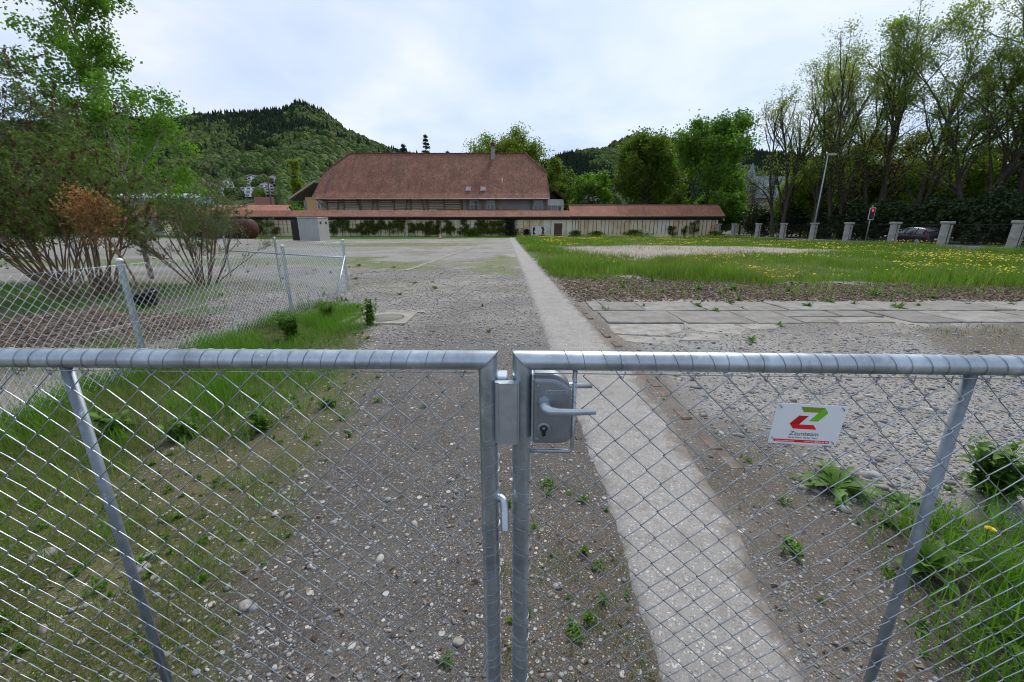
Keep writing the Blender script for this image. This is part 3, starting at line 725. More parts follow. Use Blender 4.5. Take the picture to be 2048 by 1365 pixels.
for x, z in ((-0.08, 0.049), (0.08, 0.049), (-0.08, -0.045), (0.078, -0.05)):
    MB().tube([(x - 0.006, 0.006, z + 0.006), (x - 0.004, -0.002, z + 0.005), (x + 0.001, -0.0035, z + 0.001), (x + 0.003, -0.002, z - 0.003), (x + 0.002, 0.004, z - 0.004)], 0.0011, 5).obj('tie_wire', M['tie'], sg, True)

# ------------------------------------------------------------------ chain link fence along the yard
FH = 1.30
def post(parent, x, y, h=FH, r=0.03, cap=True):
    p = MB().tube([(x, y, -0.1), (x, y, h)], r, 16).obj('post', M['galv'], parent, True); set_sharp(p.data, 40)
    MB().lathe([(r + 0.003, -0.012), (r + 0.003, 0.006), (r * 0.7, 0.02), (0.004, 0.027)], 14, (x, y, h)).obj('post_cap', M['cap'], p, True)
    return p
fa = thing('chain_link_fence', 'near run of galvanised chain link fence beside the weeds, ending at the braced corner post', 'fence', (-4.18, 1.25, 0))
line = [(-4.15, 1.25), (-4.15, 4.34), (-4.19, 7.55), (-4.34, 10.65)]
for x, y in line: post(fa, x + 4.18, y - 1.25)
MB().tube([(-0.13, 9.36, 0.9), (0.03, 8.16, 0.0)], 0.021, 12).obj('brace', M['galv'], fa, True)
fm = [zig_mesh('wire', 0.02, 1.25, q, 'fence_wire', r=0.0019, sides=4) for q in (0, 1)]
Y0, Y1 = 1.25, 10.62
nw = int((Y1 - Y0) / PITCH)
for k in range(nw):
    y = Y0 + (k + .5) * PITCH; x = np.interp(y, [l[1] for l in line], [l[0] for l in line]) + 0.035
    sl_ = -0.047 if y > 7.55 else -0.012 if y > 4.34 else 0
    link('wire', fm[k % 2], fa, (x + 4.18, y - 1.25, 0.012 * math.sin(y * 2)), R(90) - sl_)
for z in (1.255, 0.64, 0.03):
    MB().tube([(x + 0.03 + 4.18, y - 1.25, z) for x, y in line], 0.0016, 5).obj('tension_wire', M['wire'], fa, True)
fb = thing('chain_link_fence', 'far run of chain link fence going left from the corner post, with a horizontal rail', 'fence', (-4.34, 10.65, 0))
lb = [(-4.34, 10.65), (-6.96, 12.2), (-9.58, 13.85), (-13.0, 14.75), (-16.4, 15.5), (-20, 16.2)]
for x, y in lb[1:]: post(fb, x + 4.34, y - 10.65, 1.32)
MB().tube([(-0.02, 0.01, 0.86), (lb[1][0] + 4.34, lb[1][1] - 10.65 - 0.03, 0.86), (lb[2][0] + 4.34, lb[2][1] - 10.65, 0.86)], 0.02, 10).obj('rail', M['galv'], fb, True)
ptsB = np.array(lb); seg = np.r_[0, np.cumsum(np.linalg.norm(np.diff(ptsB, axis=0), axis=1))]
mb = MB(); za = [zig(0.02, 1.26, 0, 0.0020, 3, 1), zig(0.02, 1.26, 1, 0.0020, 3, 1)]
for k in range(int(seg[-1] / PITCH)):
    s_ = (k + .5) * PITCH; x = np.interp(s_, seg, ptsB[:, 0]); y = np.interp(s_, seg, ptsB[:, 1])
    q = min(np.searchsorted(seg, s_) - 1, len(lb) - 2); d = ptsB[q + 1] - ptsB[q]; d = d / np.linalg.norm(d)
    V, F = za[k % 2]; mb.add(np.stack([x + 4.34 + V[:, 0] * d[0] - V[:, 1] * d[1], y - 10.65 - 0.03 + V[:, 0] * d[1] + V[:, 1] * d[0], V[:, 2]], 1), F)
mb.obj('wire_mesh', M['fence_wire'], fb, True, kind='stuff')
for z in (1.265, 0.03):
    MB().tube([(x + 4.34, y - 10.65 - 0.03, z) for x, y in lb], 0.0018, 5).obj('tension_wire', M['wire'], fb, True)

# ------------------------------------------------------------------ long yard wall with tiled coping
def tilemat(name, c1, c2, dark, su, sv, streak=0.5, axis_='xy'):
    """small plain tiles far away: courses and joints as fine relief, moss and soot as wear"""
    b = NB(name)
    br = b.n('ShaderNodeTexBrick'); br.offset = 0.5; b.set(br.inputs['Vector'], b.pos((su, sv, 1), 'UV'))
    br.inputs['Scale'].default_value = 1.0; br.inputs['Mortar Size'].default_value = 0.06; br.inputs['Mortar Smooth'].default_value = 0.4
    br.inputs['Brick Width'].default_value = 1.0; br.inputs['Row Height'].default_value = 1.0
    b.set(br.inputs['Color1'], (0, 0, 0)); b.set(br.inputs['Color2'], (1, 1, 1)); b.set(br.inputs['Mortar'], (0.3, 0.3, 0.3))
    c = b.mix(br.outputs['Color'], c1, c2)
    c = b.mix(b.math('MULTIPLY', b.ramp(b.noise(0.45, 5, 0.6), [(0.35, 0.0), (0.65, 1.0)]), 0.6), c, tuple(x * 0.72 for x in c1))
    stv = b.noise(1.0, 5, 0.6, b.pos((1.1, 0.10, 0.10)))
    c = b.mix(b.math('MULTIPLY', b.ramp(stv, [(0.52, 0.0), (0.72, 1.0)]), streak), c, dark)
    wht = b.noise(9, 3, 0.6)
    c = b.mix(b.math('MULTIPLY', b.ramp(wht, [(0.68, 0.0), (0.78, 1.0)]), 0.25), c, (0.5, 0.45, 0.4))
    c = b.mix(b.math('MULTIPLY', br.outputs['Fac'], 0.65), c, (0.05, 0.03, 0.025))
    return b.fin(b.bsdf(c, 0.85, 0, b.bump(b.math('SUBTRACT', 1.0, br.outputs['Fac']), 0.5, 0.03), 0.2))
def uvproj(o, fu, fv):
    me = o.data; uv = me.uv_layers.new(name='UVMap'); n = len(me.loops)
    vi = np.empty(n, np.int32); me.loops.foreach_get('vertex_index', vi)
    co = np.empty(len(me.vertices) * 3, np.float32); me.vertices.foreach_get('co', co); co = co.reshape(-1, 3)[vi]
    uv.data.foreach_set('uv', np.stack([fu(co), fv(co)], 1).astype(np.float32).ravel())
M['tile_barn'] = tilemat('weathered_barn_tiles', (0.16, 0.070, 0.046), (0.32, 0.155, 0.105), (0.055, 0.042, 0.035), 5.0, 3.4, 0.5)
M['tile_wall'] = tilemat('red_coping_tiles', (0.30, 0.12, 0.075), (0.42, 0.20, 0.135), (0.09, 0.06, 0.05), 4.5, 4.5, 0.4)
M['tile_salmon'] = tilemat('salmon_roof_tiles', (0.40, 0.17, 0.115), (0.48, 0.23, 0.16), (0.15, 0.09, 0.07), 4.5, 4.5, 0.3)
b = NB('stained_cream_plaster')
c = b.ramp(b.noise(0.35, 5, 0.6), [(0.3, (0.60, 0.52, 0.30)), (0.5, (0.66, 0.60, 0.42)), (0.7, (0.70, 0.68, 0.58))])
c = b.mix(b.math('MULTIPLY', b.ramp(b.noise(0.8, 5, 0.65, b.pos((0.9, 1, 0.35))), [(0.5, 0.0), (0.66, 1.0)]), 0.8), c, (0.50, 0.29, 0.12))
c = b.mix(b.math('MULTIPLY', b.ramp(b.noise(0.7, 6, 0.7, b.pos((0.8, 1, 0.6))), [(0.56, 0.0), (0.62, 1.0)]), 0.85), c, (0.62, 0.62, 0.60))
c = b.mix(b.math('MULTIPLY', b.ramp(b.noise(2.2, 6, 0.7, b.pos((1, 1, 0.25))), [(0.55, 0.0), (0.75, 1.0)]), 0.55), c, (0.24, 0.20, 0.13))
M['plaster'] = b.fin(b.bsdf(c, 0.9, 0, b.bump(b.noise(6, 5, 0.7), 0.3, 0.02), 0.2))
M['plaster_grey'] = simple('grey_rough_plaster', (0.36, 0.34, 0.31), (0.25, 0.235, 0.21), 0.9, 0, 0.5, 0.3, 0.2, 6)
M['darkwood'] = simple('dark_red_brown_timber', (0.06, 0.025, 0.018), (0.035, 0.017, 0.013), 0.7, 0, 2)
M['batten'] = simple('weathered_batten', (0.10, 0.065, 0.045), (0.20, 0.14, 0.09), 0.85, 0, 3)
M['doorwood'] = simple('brown_plank_door', (0.11, 0.055, 0.03), (0.07, 0.035, 0.02), 0.7, 0, 4)
M['gutter'] = simple('grey_gutter_metal', (0.30, 0.29, 0.28), (0.22, 0.2, 0.19), 0.5, 0.4, 4)
M['concrete'] = simple('pale_pier_concrete', (0.40, 0.39, 0.37), (0.26, 0.25, 0.23), 0.88, 0, 2.5, 0.3, 0.2, 6)
M['iron'] = simple('dark_iron', (0.018, 0.018, 0.017), (0.03, 0.026, 0.022), 0.6, 0.4, 8)
M['glass'] = simple('dark_window_glass', (0.05, 0.06, 0.07), (0.035, 0.045, 0.055), 0.08, 0, 3, spec=0.8)
M['winframe'] = simple('white_window_frame', (0.62, 0.62, 0.6), (0.5, 0.5, 0.48), 0.5)

WY = 66.0
wl = thing('yard_wall', 'long cream stained wall with tiled coping and trellis battens closing the yard', 'wall', (0, WY, 0))
MB().box((-11.3, 0.3, 1.35), (87.2, 0.6, 2.95)).obj('wall_face', M['plaster'], wl)
MB().box((-58.5, 0.3, 1.32), (7.2, 0.62, 2.85)).obj('wall_face', M['plaster_grey'], wl)
# coping roof: lower over the long part, a pitched shed roof over the right part
mb = MB(); mb.prism([(-0.75, 3.12), (0.35, 3.98), (1.35, 3.12), (1.35, 3.02), (0.35, 3.86), (-0.75, 3.03)], -55.5, 9.0, 'x')
cp = mb.obj('coping_roof', M['tile_wall'], wl); uvproj(cp, lambda c: c[:, 0], lambda c: c[:, 1] * 1.35)
mb = MB(); mb.prism([(-0.8, 3.14), (1.75, 4.86), (4.4, 3.14), (4.4, 3.02), (1.75, 4.72), (-0.8, 3.03)], 9.02, 32.9, 'x')
sr = mb.obj('shed_roof', M['tile_wall'], wl); uvproj(sr, lambda c: c[:, 0], lambda c: c[:, 1] * 1.2)
MB().box((-23.2, -0.45, 2.93), (64.4, 0.5, 0.2)).box((21.0, -0.45, 2.93), (23.8, 0.5, 0.2)).obj('eave_soffit', M['darkwood'], wl)
MB().box((-23.2, -0.05, 2.70), (64.4, 0.12, 0.26)).box((21.0, -0.05, 2.70), (23.8, 0.12, 0.26)).obj('fascia', M['darkwood'], wl)
MB().tube([(-55.5, -0.80, 3.06), (9.0, -0.80, 3.06)], 0.055, 8).tube([(9.02, -0.85, 3.08), (32.9, -0.85, 3.08)], 0.055, 8).obj('gutter', M['gutter'], wl, True)
MB().box((32.92, 0.4, 3.15), (0.05, 2.5, 0.16), rx=R(34)).obj('verge_board', M['winframe'], wl)
ridge = MB()
for k in range(60): ridge.tube([(9.1 + k * 0.395, 1.75, 4.84), (9.1 + k * 0.395 + 0.37, 1.75, 4.86)], [0.10, 0.115], 7)
ridge.obj('ridge_tiles', M['tile_wall'], wl, kind='stuff')
for x in (-42.5, -16.3, 10.4): MB().tube([(x, -0.75, 3.0), (x, -0.2, 2.6), (x, -0.1, 2.5), (x, -0.1, 0.2)], 0.05, 8).obj('downpipe', M['gutter'], wl, True)
for (px, cnt) in (((-48.5, -0.6), 0),): pass
bx = []
x = -47.5
while x < 32.0:
    if not (2.4 < x < 9.2) and not (-1.6 < x < 1.3): bx.append(x + rng.normal(0, 0.06))
    x += 0.64
bx += [2.7, 6.1, 8.5]
bmesh_ = MB().box((0, 0, 0), (0.075, 0.04, 2.36)).mesh('batten', M['batten'])
for x in bx:
    o = link('batten', bmesh_, wl, (x, -0.03, 1.42 + rng.normal(0, 0.05))); o.rotation_euler = (0, rng.normal(0, 0.008), 0)
    o.scale = (rng.uniform(0.6, 1.15), 1, rng.uniform(0.86, 1.0))
# trellis wires
for z in (0.7, 1.3, 1.9): MB().tube([(-47, -0.06, z), (2, -0.06, z)], 0.012, 4).obj('trellis_wire', M['iron'], wl)
dr = MB().box((7.25, -0.012, 1.04), (1.3, 0.09, 2.0)).obj('door', M['doorwood'], wl)
for k in range(4): MB().box((6.765 + k * 0.323, -0.065, 1.04), (0.30, 0.02, 1.96)).obj('plank', M['doorwood'], dr)
MB().box((6.48, -0.03, 1.07), (0.24, 0.1, 2.2)).box((8.02, -0.03, 1.07), (0.24, 0.1, 2.2)).box((7.25, -0.03, 2.12), (1.3, 0.1, 0.16)).obj('door_frame', M['winframe'], wl)

# notice board with two dark dancing figures
nb = thing('notice_board', 'white board on legs with two black dancing figures, against the cream wall', 'board', (4.2, WY - 0.45, 0))
MB().box((0, 0, 0.95), (2.30, 0.06, 1.36)).obj('panel', M['winframe'], nb)
for x in (-1.1, 0.02, 1.1): MB().box((x, 0, 0.12), (0.07, 0.06, 0.36)).obj('leg', M['winframe'], nb)
MB().box((0, 0, 1.65), (2.34, 0.09, 0.04)).obj('top_trim', M['gutter'], nb)
def fig(poly, cx_, name='figure'):
    MB().prism([(cx_ + (u - 0.5) * 0.62, 0.32 + v * 1.28) for u, v in poly], -0.045, -0.031, 'y').obj(name, M['black'], nb)
fig([(0.35, 0.02), (0.85, 0.03), (0.98, 0.1), (0.80, 0.18), (0.6, 0.3), (0.5, 0.42), (0.62, 0.47), (0.78, 0.5), (0.86, 0.62), (0.82, 0.78), (0.70, 0.86), (0.66, 0.93), (0.58, 0.99), (0.46, 0.97), (0.42, 0.9), (0.3, 0.92), (0.36, 0.84), (0.22, 0.72), (0.18, 0.55), (0.24, 0.4), (0.22, 0.25), (0.32, 0.12)], -0.78)
fig([(0.2, 0.02), (0.5, 0.02), (0.52, 0.1), (0.58, 0.03), (0.86, 0.03), (0.95, 0.12), (0.9, 0.24), (0.74, 0.3), (0.72, 0.4), (0.86, 0.5), (0.9, 0.62), (0.8, 0.75), (0.64, 0.84), (0.7, 0.92), (0.62, 1.0), (0.46, 0.98), (0.44, 0.92), (0.2, 0.93), (0.02, 0.82), (0.1, 0.72), (0.34, 0.72), (0.4, 0.66), (0.36, 0.5), (0.26, 0.35), (0.2, 0.2)], 0.62)

# ------------------------------------------------------------------ barn
bn = thing('barn', 'large barn with a half hipped red brown tiled roof behind the yard wall', 'barn', (-15, 80, 0))
def P3(x, y, z): return (x + 15, y - 80, z)
E0, E1 = -37.6, 7.06
rows = [(80, 6.58, E0, E1), (81.5, 7.65, -37.52, 7.0), (86, 11.86, -37.1, 6.73), (90.5, 15.93, -33.4, 2.75)]
mb = MB()
for k in range(3):
    y0, z0, a0, b0 = rows[k]; y1, z1, a1, b1 = rows[k + 1]
    n = 24
    for q in range(n):
        t0, t1 = q / n, (q + 1) / n
        mb.quad(P3(a0 + (b0 - a0) * t0, y0, z0), P3(a0 + (b0 - a0) * t1, y0, z0), P3(a1 + (b1 - a1) * t1, y1, z1), P3(a1 + (b1 - a1) * t0, y1, z1))
mb.add([P3(-37.1, 86, 11.86), P3(-33.4, 90.5, 15.93), P3(-37.1, 95, 11.86)], [np.array([[0, 1, 2]])])
mb.add([P3(6.73, 86, 11.86), P3(6.73, 95, 11.86), P3(2.75, 90.5, 15.93)], [np.array([[0, 1, 2]])])
mb.quad(P3(E1, 101, 6.58), P3(E0, 101, 6.58), P3(-37.1, 95, 11.86), P3(6.73, 95, 11.86)); mb.quad(P3(6.73, 95, 11.86), P3(-37.1, 95, 11.86), P3(-33.4, 90.5, 15.93), P3(2.75, 90.5, 15.93))
rf = mb.obj('roof', M['tile_barn'], bn); uvproj(rf, lambda c: c[:, 0] + 20 * (np.abs(c[:, 0]) > 1e6), lambda c: c[:, 2] * 1.35)
mb = MB()
for k in range(92): mb.tube([P3(-33.4 + k * 0.393, 90.5, 15.97), P3(-33.4 + k * 0.393 + 0.37, 90.5, 16.0)], [0.13, 0.15], 6)
for (p, q) in (((-37.1, 86, 11.9), (-33.4, 90.5, 15.97)), ((6.73, 86, 11.9), (2.75, 90.5, 15.97))):
    for k in range(14):
        u = k / 14; v = u + 0.065; p_, q_ = np.array(P3(*p)), np.array(P3(*q)); mb.tube([p_ + (q_ - p_) * u, p_ + (q_ - p_) * v], [0.12, 0.15], 6)
mb.obj('ridge_tiles', M['tile_wall'], rf, kind='stuff')
MB().tube([P3(E0, 79.95, 6.5), P3(E1, 79.95, 6.5)], 0.08, 8).obj('gutter', M['gutter'], bn, True)
for e_, x0_, x1_ in ((0, E0, -37.1), (1, E1, 6.73)):
    MB().tube([P3(x0_, 80, 6.52), P3(x0_, 81.5, 7.58), P3(x1_, 86, 11.8)], 0.09, 6).obj('verge_board', M['tile_wall'], bn)
M['plaster_ochre'] = simple('ochre_plaster', (0.52, 0.36, 0.16), (0.45, 0.34, 0.19), 0.9, 0, 0.7, 0.2)
M['plaster_lilac'] = simple('grey_lilac_plaster', (0.24, 0.235, 0.25), (0.2, 0.195, 0.2), 0.9, 0, 0.8, 0.2)
M['slat'] = simple('silver_grey_boards', (0.62, 0.56, 0.47), (0.48, 0.43, 0.35), 0.85, 0, 1.2)
M['beam'] = simple('tan_timber_frame', (0.21, 0.155, 0.08), (0.15, 0.11, 0.06), 0.85, 0, 2)
M['loft_shade'] = simple('painted_loft_shade', (0.03, 0.026, 0.022), (0.02, 0.018, 0.016), 0.9)  # near-black colour stands in for the shade inside the open loft
# front walls (lower storey hidden behind the yard wall is plain)
MB().box(P3(-22.6, 82.6, 3.5), (26.2, 0.3, 7.2)).obj('loft_shade_panel', M['loft_shade'], bn)  # added panel behind the slats, its colour painting the loft's shade
MB().box(P3(-1.3, 82.1, 3.6), (16.4, 0.4, 7.2)).obj('house_front', M['plaster_lilac'], bn)
MB().box(P3(-15.3, 91.5, 3.2), (43.4, 17, 6.4)).obj('barn_body', M['plaster_grey'], bn)
gb = MB(); 
for x in (-36.6, 6.3): gb.prism([(0.6, 6.35), (6.0, 11.5), (15, 11.5), (20.6, 6.4)], x + 15 - 0.15, x + 15 + 0.15, 'x')
gb.obj('gable_wall', M['plaster_grey'], bn)
sm_ = MB().box((0, 0, 0), (3.24, 0.05, 0.19)).mesh('slat', M['slat'])
for bay in range(8):
    for r_ in range(7):
        o = link('slat', sm_, bn, P3(-34.1 + bay * 3.24, 82.3, 4.25 + r_ * 0.37 + rng.normal(0, 0.012))); o.rotation_euler = (R(-14), rng.normal(0, 0.003), 0)
for bay in range(9):
    xb = -35.72 + bay * 3.24
    MB().box(P3(xb, 82.15, 5.2), (0.28, 0.2, 3.4)).obj('timber_post', M['beam'], bn)
for xb, s_ in ((-33.6, 1), (-29.6, -1), (-26.9, 1), (-22.8, -1), (-20.4, 1), (-17.2, -1)):
    MB().box(P3(xb, 82.14, 5.4), (0.22, 0.16, 3.0), ry=R(12 * s_)).obj('diagonal_brace', M['beam'], bn)
MB().box(P3(-12.2, 82.0, 4.4), (4.6, 0.2, 0.7)).obj('timber_sill', M['beam'], bn)
MB().box(P3(-23.2, 82.14, 6.85), (27.0, 0.22, 0.3)).obj('wall_plate', M['beam'], bn)
def window(parent, c, w, h, sub=2, mat=None, d=0.12):
    f = MB(); t = 0.09
    f.box((c[0], c[1], c[2] + h / 2), (w + t, d, t)).box((c[0], c[1], c[2] - h / 2), (w + t, d, t)).box((c[0] - w / 2, c[1], c[2]), (t, d, h - t)).box((c[0] + w / 2, c[1], c[2]), (t, d, h - t))
    for k in range(1, sub): f.box((c[0] - w / 2 + w * k / sub, c[1], c[2]), (0.06, d * 0.8, h - t))
    f.box((c[0], c[1] + 0.01, c[2] + h * 0.12), (w - t, d * 0.5, 0.05))
    o = f.obj('window', mat or M['winframe'], parent)
    MB().box((c[0], c[1] + 0.02, c[2]), (w - t, 0.03, h - t)).obj('pane', M['glass'], o)
    return o
for x, w in ((-7.3, 1.5), (-4.1, 1.4), (5.0, 1.6)):
    window(bn, P3(x, 81.85, 5.3), w, 2.2, 2)
MB().box(P3(-4.1, 81.8, 4.2), (1.5, 0.1, 0.2)).obj('door_sill', M['slat'], bn)
for x in (-8.6, -5.7, -2.9, 3.6, 6.5): MB().box(P3(x, 81.7, 5.4), (0.22, 0.22, 2.6)).obj('timber_post', M['beam'], bn)
M['balcony'] = simple('dark_brown_balcony_boards', (0.07, 0.03, 0.02), (0.05, 0.025, 0.018), 0.7)
MB().box(P3(-3.6, 80.8, 4.35), (9.5, 0.08, 0.55)).box(P3(5.3, 80.8, 4.35), (3.4, 0.08, 0.55)).obj('balcony_rail', M['balcony'], bn)
MB().box(P3(-0.7, 81.4, 4.0), (14.5, 1.4, 0.15)).obj('balcony_floor', M['slat'], bn)
# ochre annex with lean-to roof on the left
MB().box(P3(-38.3, 84.5, 3.6), (5.0, 0.4, 7.0)).obj('annex_front', M['plaster_ochre'], bn)
MB().box(P3(-40.9, 90, 3.3), (0.5, 11.5, 6.4)).obj('annex_side', M['plaster_lilac'], bn)
window(bn, P3(-37.9, 84.25, 5.5), 1.15, 1.2, 2)
mb = MB(); mb.prism([(-43.3 + 15, 6.55), (-38.0 + 15, 9.72), (-38.0 + 15, 10.12), (-43.3 + 15, 6.95)], 3.0, 20, 'y'); mb.obj('annex_roof', M['gutter'], bn)
MB().tube([P3(-43.2, 83.3, 6.5), P3(-40.8, 84.3, 5.0)], 0.09, 6).tube([P3(-37.2, 81.0, 6.6), P3(-35.9, 82.2, 5.0)], 0.09, 6).obj('roof_strut', M['beam'], bn)
# chimney, roof windows, pipe
def roofz(y): return np.interp(y, [80, 81.5, 86, 90.5], [6.58, 7.65, 11.86, 15.93])
ch = MB().box(P3(-3.9, 89.4, 15.6), (0.7, 0.7, 2.6)).obj('chimney', M['patch'], bn)
MB().box(P3(-3.9, 89.4, 16.95), (0.88, 0.88, 0.16)).obj('chimney_cap', M['gutter'], ch)
MB().lathe([(0.45, 0.0), (0.5, 0.25), (0.3, 0.3), (0.3, 0.55), (0.42, 0.6), (0.1, 1.0), (0.03, 1.25)], 10, P3(-3.9, 89.4, 17.05)).obj('chimney_pot', M['tile_barn'], ch)
for x in (-8.35, -5.55):
    z = roofz(82.2); f = MB().box(P3(x, 82.2, z + 0.1), (1.0, 1.25, 0.14), rx=R(43)).obj('roof_window', M['gutter'], bn)
    MB().box(P3(x, 82.15, z + 0.17), (0.78, 1.0, 0.06), rx=R(43)).obj('pane', M['gutter'], f)
MB().tube([P3(-1.9, 83.5, roofz(83.5) - 0.2), P3(-1.9, 83.5, roofz(83.5) + 1.0)], 0.09, 8).obj('vent_pipe', M['winframe'], bn, True)

# white house at the barn's right end
M['white'] = simple('white_render', (0.78, 0.79, 0.8), (0.68, 0.69, 0.7), 0.85, 0, 1.5, 0.1)
wh = thing('house', 'small white rendered house tucked behind the right end of the barn', 'house', (8.6, 89, 0))
MB().box((0, 3, 3.5), (4.4, 6, 7.0)).obj('wall', M['white'], wh)
mb = MB(); mb.prism([(-2.9, 6.6), (0, 8.6), (2.9, 6.4), (2.9, 6.65), (0, 8.9), (-2.9, 6.85)], -0.8, 6.6, 'y'); mb.obj('roof', M['darkwood'], wh)
window(wh, (0.3, -0.06, 5.0), 1.3, 1.5, 3)
for x in (-0.75, 1.35): MB().box((x, -0.08, 5.0), (0.55, 0.06, 1.5)).obj('shutter', M['glass'], wh)

# ------------------------------------------------------------------ container, tanks, cone
M['contgrey'] = simple('grey_painted_steel', (0.36, 0.36, 0.355), (0.33, 0.33, 0.325), 0.5, 0.1, 1.0, 0)
M['rust'] = simple('rusty_steel', (0.085, 0.032, 0.018), (0.045, 0.02, 0.014), 0.75, 0.1, 1.3, 0.15, 0.3, 7)
ct = thing('storage_container', 'grey corrugated steel storage container with two small vents in front of the wall', 'container', (-23.9, 47.0, 0), R(2))
mb = MB(); n = 14; wv = 2.15 / n
n = 9; wv = 2.15 / n
for k in range(n):
    x = k * wv
    mb.prism([(x, 0.03), (x + wv * .12, 0.0), (x + wv * .5, 0.0), (x + wv * .62, 0.03), (x + wv, 0.03), (x + wv, 0.08), (x, 0.08)], 0.1, 2.46)
mb.obj('corrugated_wall', M['contgrey'], ct)
sd = MB().box((2.17, 1.45, 1.28), (0.05, 2.9, 2.4)).obj('side_wall', M['contgrey'], ct)
MB().box((0.0, 1.45, 1.28), (0.05, 2.9, 2.4)).box((1.08, 2.9, 1.28), (2.15, 0.05, 2.4)).obj('rear_wall', M['contgrey'], ct)
MB().box((1.08, 1.45, 2.53), (2.3, 3.05, 0.1), b=0.02).obj('roof', M['contgrey'], ct)
MB().box((1.08, 1.45, 0.05), (2.24, 2.98, 0.1)).obj('base_frame', M['contgrey'], ct)
for y in (0.7, 2.2):
    for q in (-0.13, 0.13): MB().box((2.205, y + q, 2.0), (0.03, 0.16, 0.26)).obj('vent', M['black'], sd)
MB().box((-0.42, 0.15, 1.2), (0.85, 0.05, 2.3), rz=R(8)).obj('door', M['iron'], ct)  # near-black upright panel angled off the left front corner

def tank(label, loc, rz, Lg, rad):
    t = thing('steel_tank', label, 'tank', loc, rz, 'rusty tanks by the wall')
    prof = [(0.02, -Lg / 2 - rad * 0.38), (rad * 0.55, -Lg / 2 - rad * 0.30), (rad * 0.88, -Lg / 2 - rad * 0.14), (rad, -Lg / 2), (rad, Lg / 2), (rad * 0.88, Lg / 2 + rad * 0.14), (rad * 0.55, Lg / 2 + rad * 0.30), (0.02, Lg / 2 + rad * 0.38)]
    MB().lathe(prof, 28, (0, 0, rad), axis='x').obj('shell', M['rust'], t, True)
    for f in (-0.5, -0.17, 0.17, 0.5):
        MB().lathe([(rad + 0.002, -0.03), (rad + 0.025, -0.03), (rad + 0.025, 0.03), (rad + 0.002, 0.03)], 28, (f * Lg, 0, rad), axis='x').obj('weld_seam', M['rust'], t, True)
    MB().lathe([(0.28, 0), (0.28, 0.28), (0.34, 0.28), (0.34, 0.34), (0.01, 0.36)], 14, (Lg * 0.2, 0, rad * 1.97)).obj('manhole_neck', M['rust'], t)
    MB().tube([(-Lg * 0.3, 0, rad * 1.95), (-Lg * 0.3, 0, rad * 2.3)], 0.07, 8).obj('pipe_stub', M['rust'], t)
    return t
tank('right hand rusty tank lying beside the wall, its domed end in full view', (-37.3, 56.2, 0), R(-14), 5.6, 1.28)
tank('rusty tank half hidden behind the bushes, left of its larger twin', (-43.4, 58.6, 0), R(-30), 4.4, 1.36)
tc_ = thing('traffic_cone', 'orange and white traffic cone standing before the vine covered wall', 'cone', (-9.45, 55.0, 0))
M['orange'] = simple('orange_plastic', (0.62, 0.11, 0.04), (0.5, 0.1, 0.04), 0.5)
MB().box((0, 0, 0.02), (0.42, 0.42, 0.04)).lathe([(0.17, 0.04), (0.14, 0.2)], 12).lathe([(0.115, 0.36), (0.085, 0.5)], 12).lathe([(0.06, 0.64), (0.03, 0.8)], 12).obj('cone_body', M['orange'], tc_)
MB().lathe([(0.14, 0.2), (0.115, 0.36)], 12).lathe([(0.085, 0.5), (0.06, 0.64)], 12).obj('reflective_band', M['winframe'], tc_)

# ------------------------------------------------------------------ road and pier fence on the right
M['asphalt'] = simple('asphalt', (0.055, 0.054, 0.053), (0.04, 0.04, 0.04), 0.9, 0, 3, 0.2)
MB().box((37.3, 30, 0.0), (7.0, 420, 0.012)).obj('road', M['asphalt'], kind='structure')
MB().box((33.62, 30, 0.0), (0.22, 420, 0.24), b=0.02).obj('kerb', M['patch'], kind='structure')
pf = thing('pier_fence', 'iron fence between pale square concrete piers along the road', 'fence', (32.1, 26, 0))
py = [17.6, 22.0, 26.6, 31.0, 35.2, 40.0, 44.6, 49.6, 54.7, 60.7, 65.2]
pm = MB().box((-0.11, 0, 0.88), (0.24, 0.44, 1.86), b=0.015).box((0.14, 0, 0.88), (0.2, 0.44, 1.86), b=0.015).box((0.02, 0, 0.88), (0.06, 0.34, 1.84)).mesh('pier', M['concrete'])
pc = MB().box((0, 0, 1.89), (0.62, 0.58, 0.17), b=0.03).mesh('pier_cap', M['concrete'])
for y in py:
    p = link('pier', pm, pf, (0, y - 26, 0)); link('pier_cap', pc, p); p.rotation_euler = (R(rng.normal(0, .4)), 0, R(rng.normal(0, 1)))
    MB().box((0.02, -0.2235, 0.92), (0.035, 0.02, 1.7)).obj('pier_joint', M['iron'], p)
MB().box((0, 15, 0.12), (0.3, 100, 0.34)).obj('plinth', M['patch'], pf)
for k in range(len(py) - 1):
    y0, y1 = py[k] - 26 + 0.22, py[k + 1] - 26 - 0.22
    MB().box((0.02, (y0 + y1) / 2, 1.74), (0.05, y1 - y0, 0.05)).obj('top_rail', M['iron'], pf)
    MB().box((0.02, (y0 + y1) / 2, 0.42), (0.04, y1 - y0, 0.04)).obj('bottom_rail', M['iron'], pf)
    mb = MB()
    for q in np.arange(y0 + 0.12, y1 - 0.05, 0.14): mb.tube([(0.02, q, 0.38), (0.02, q, 1.55 if int(q / 0.14) % 2 else 1.72)], 0.008, 4)
    mb.obj('iron_bars', M['iron'], pf, kind='stuff')

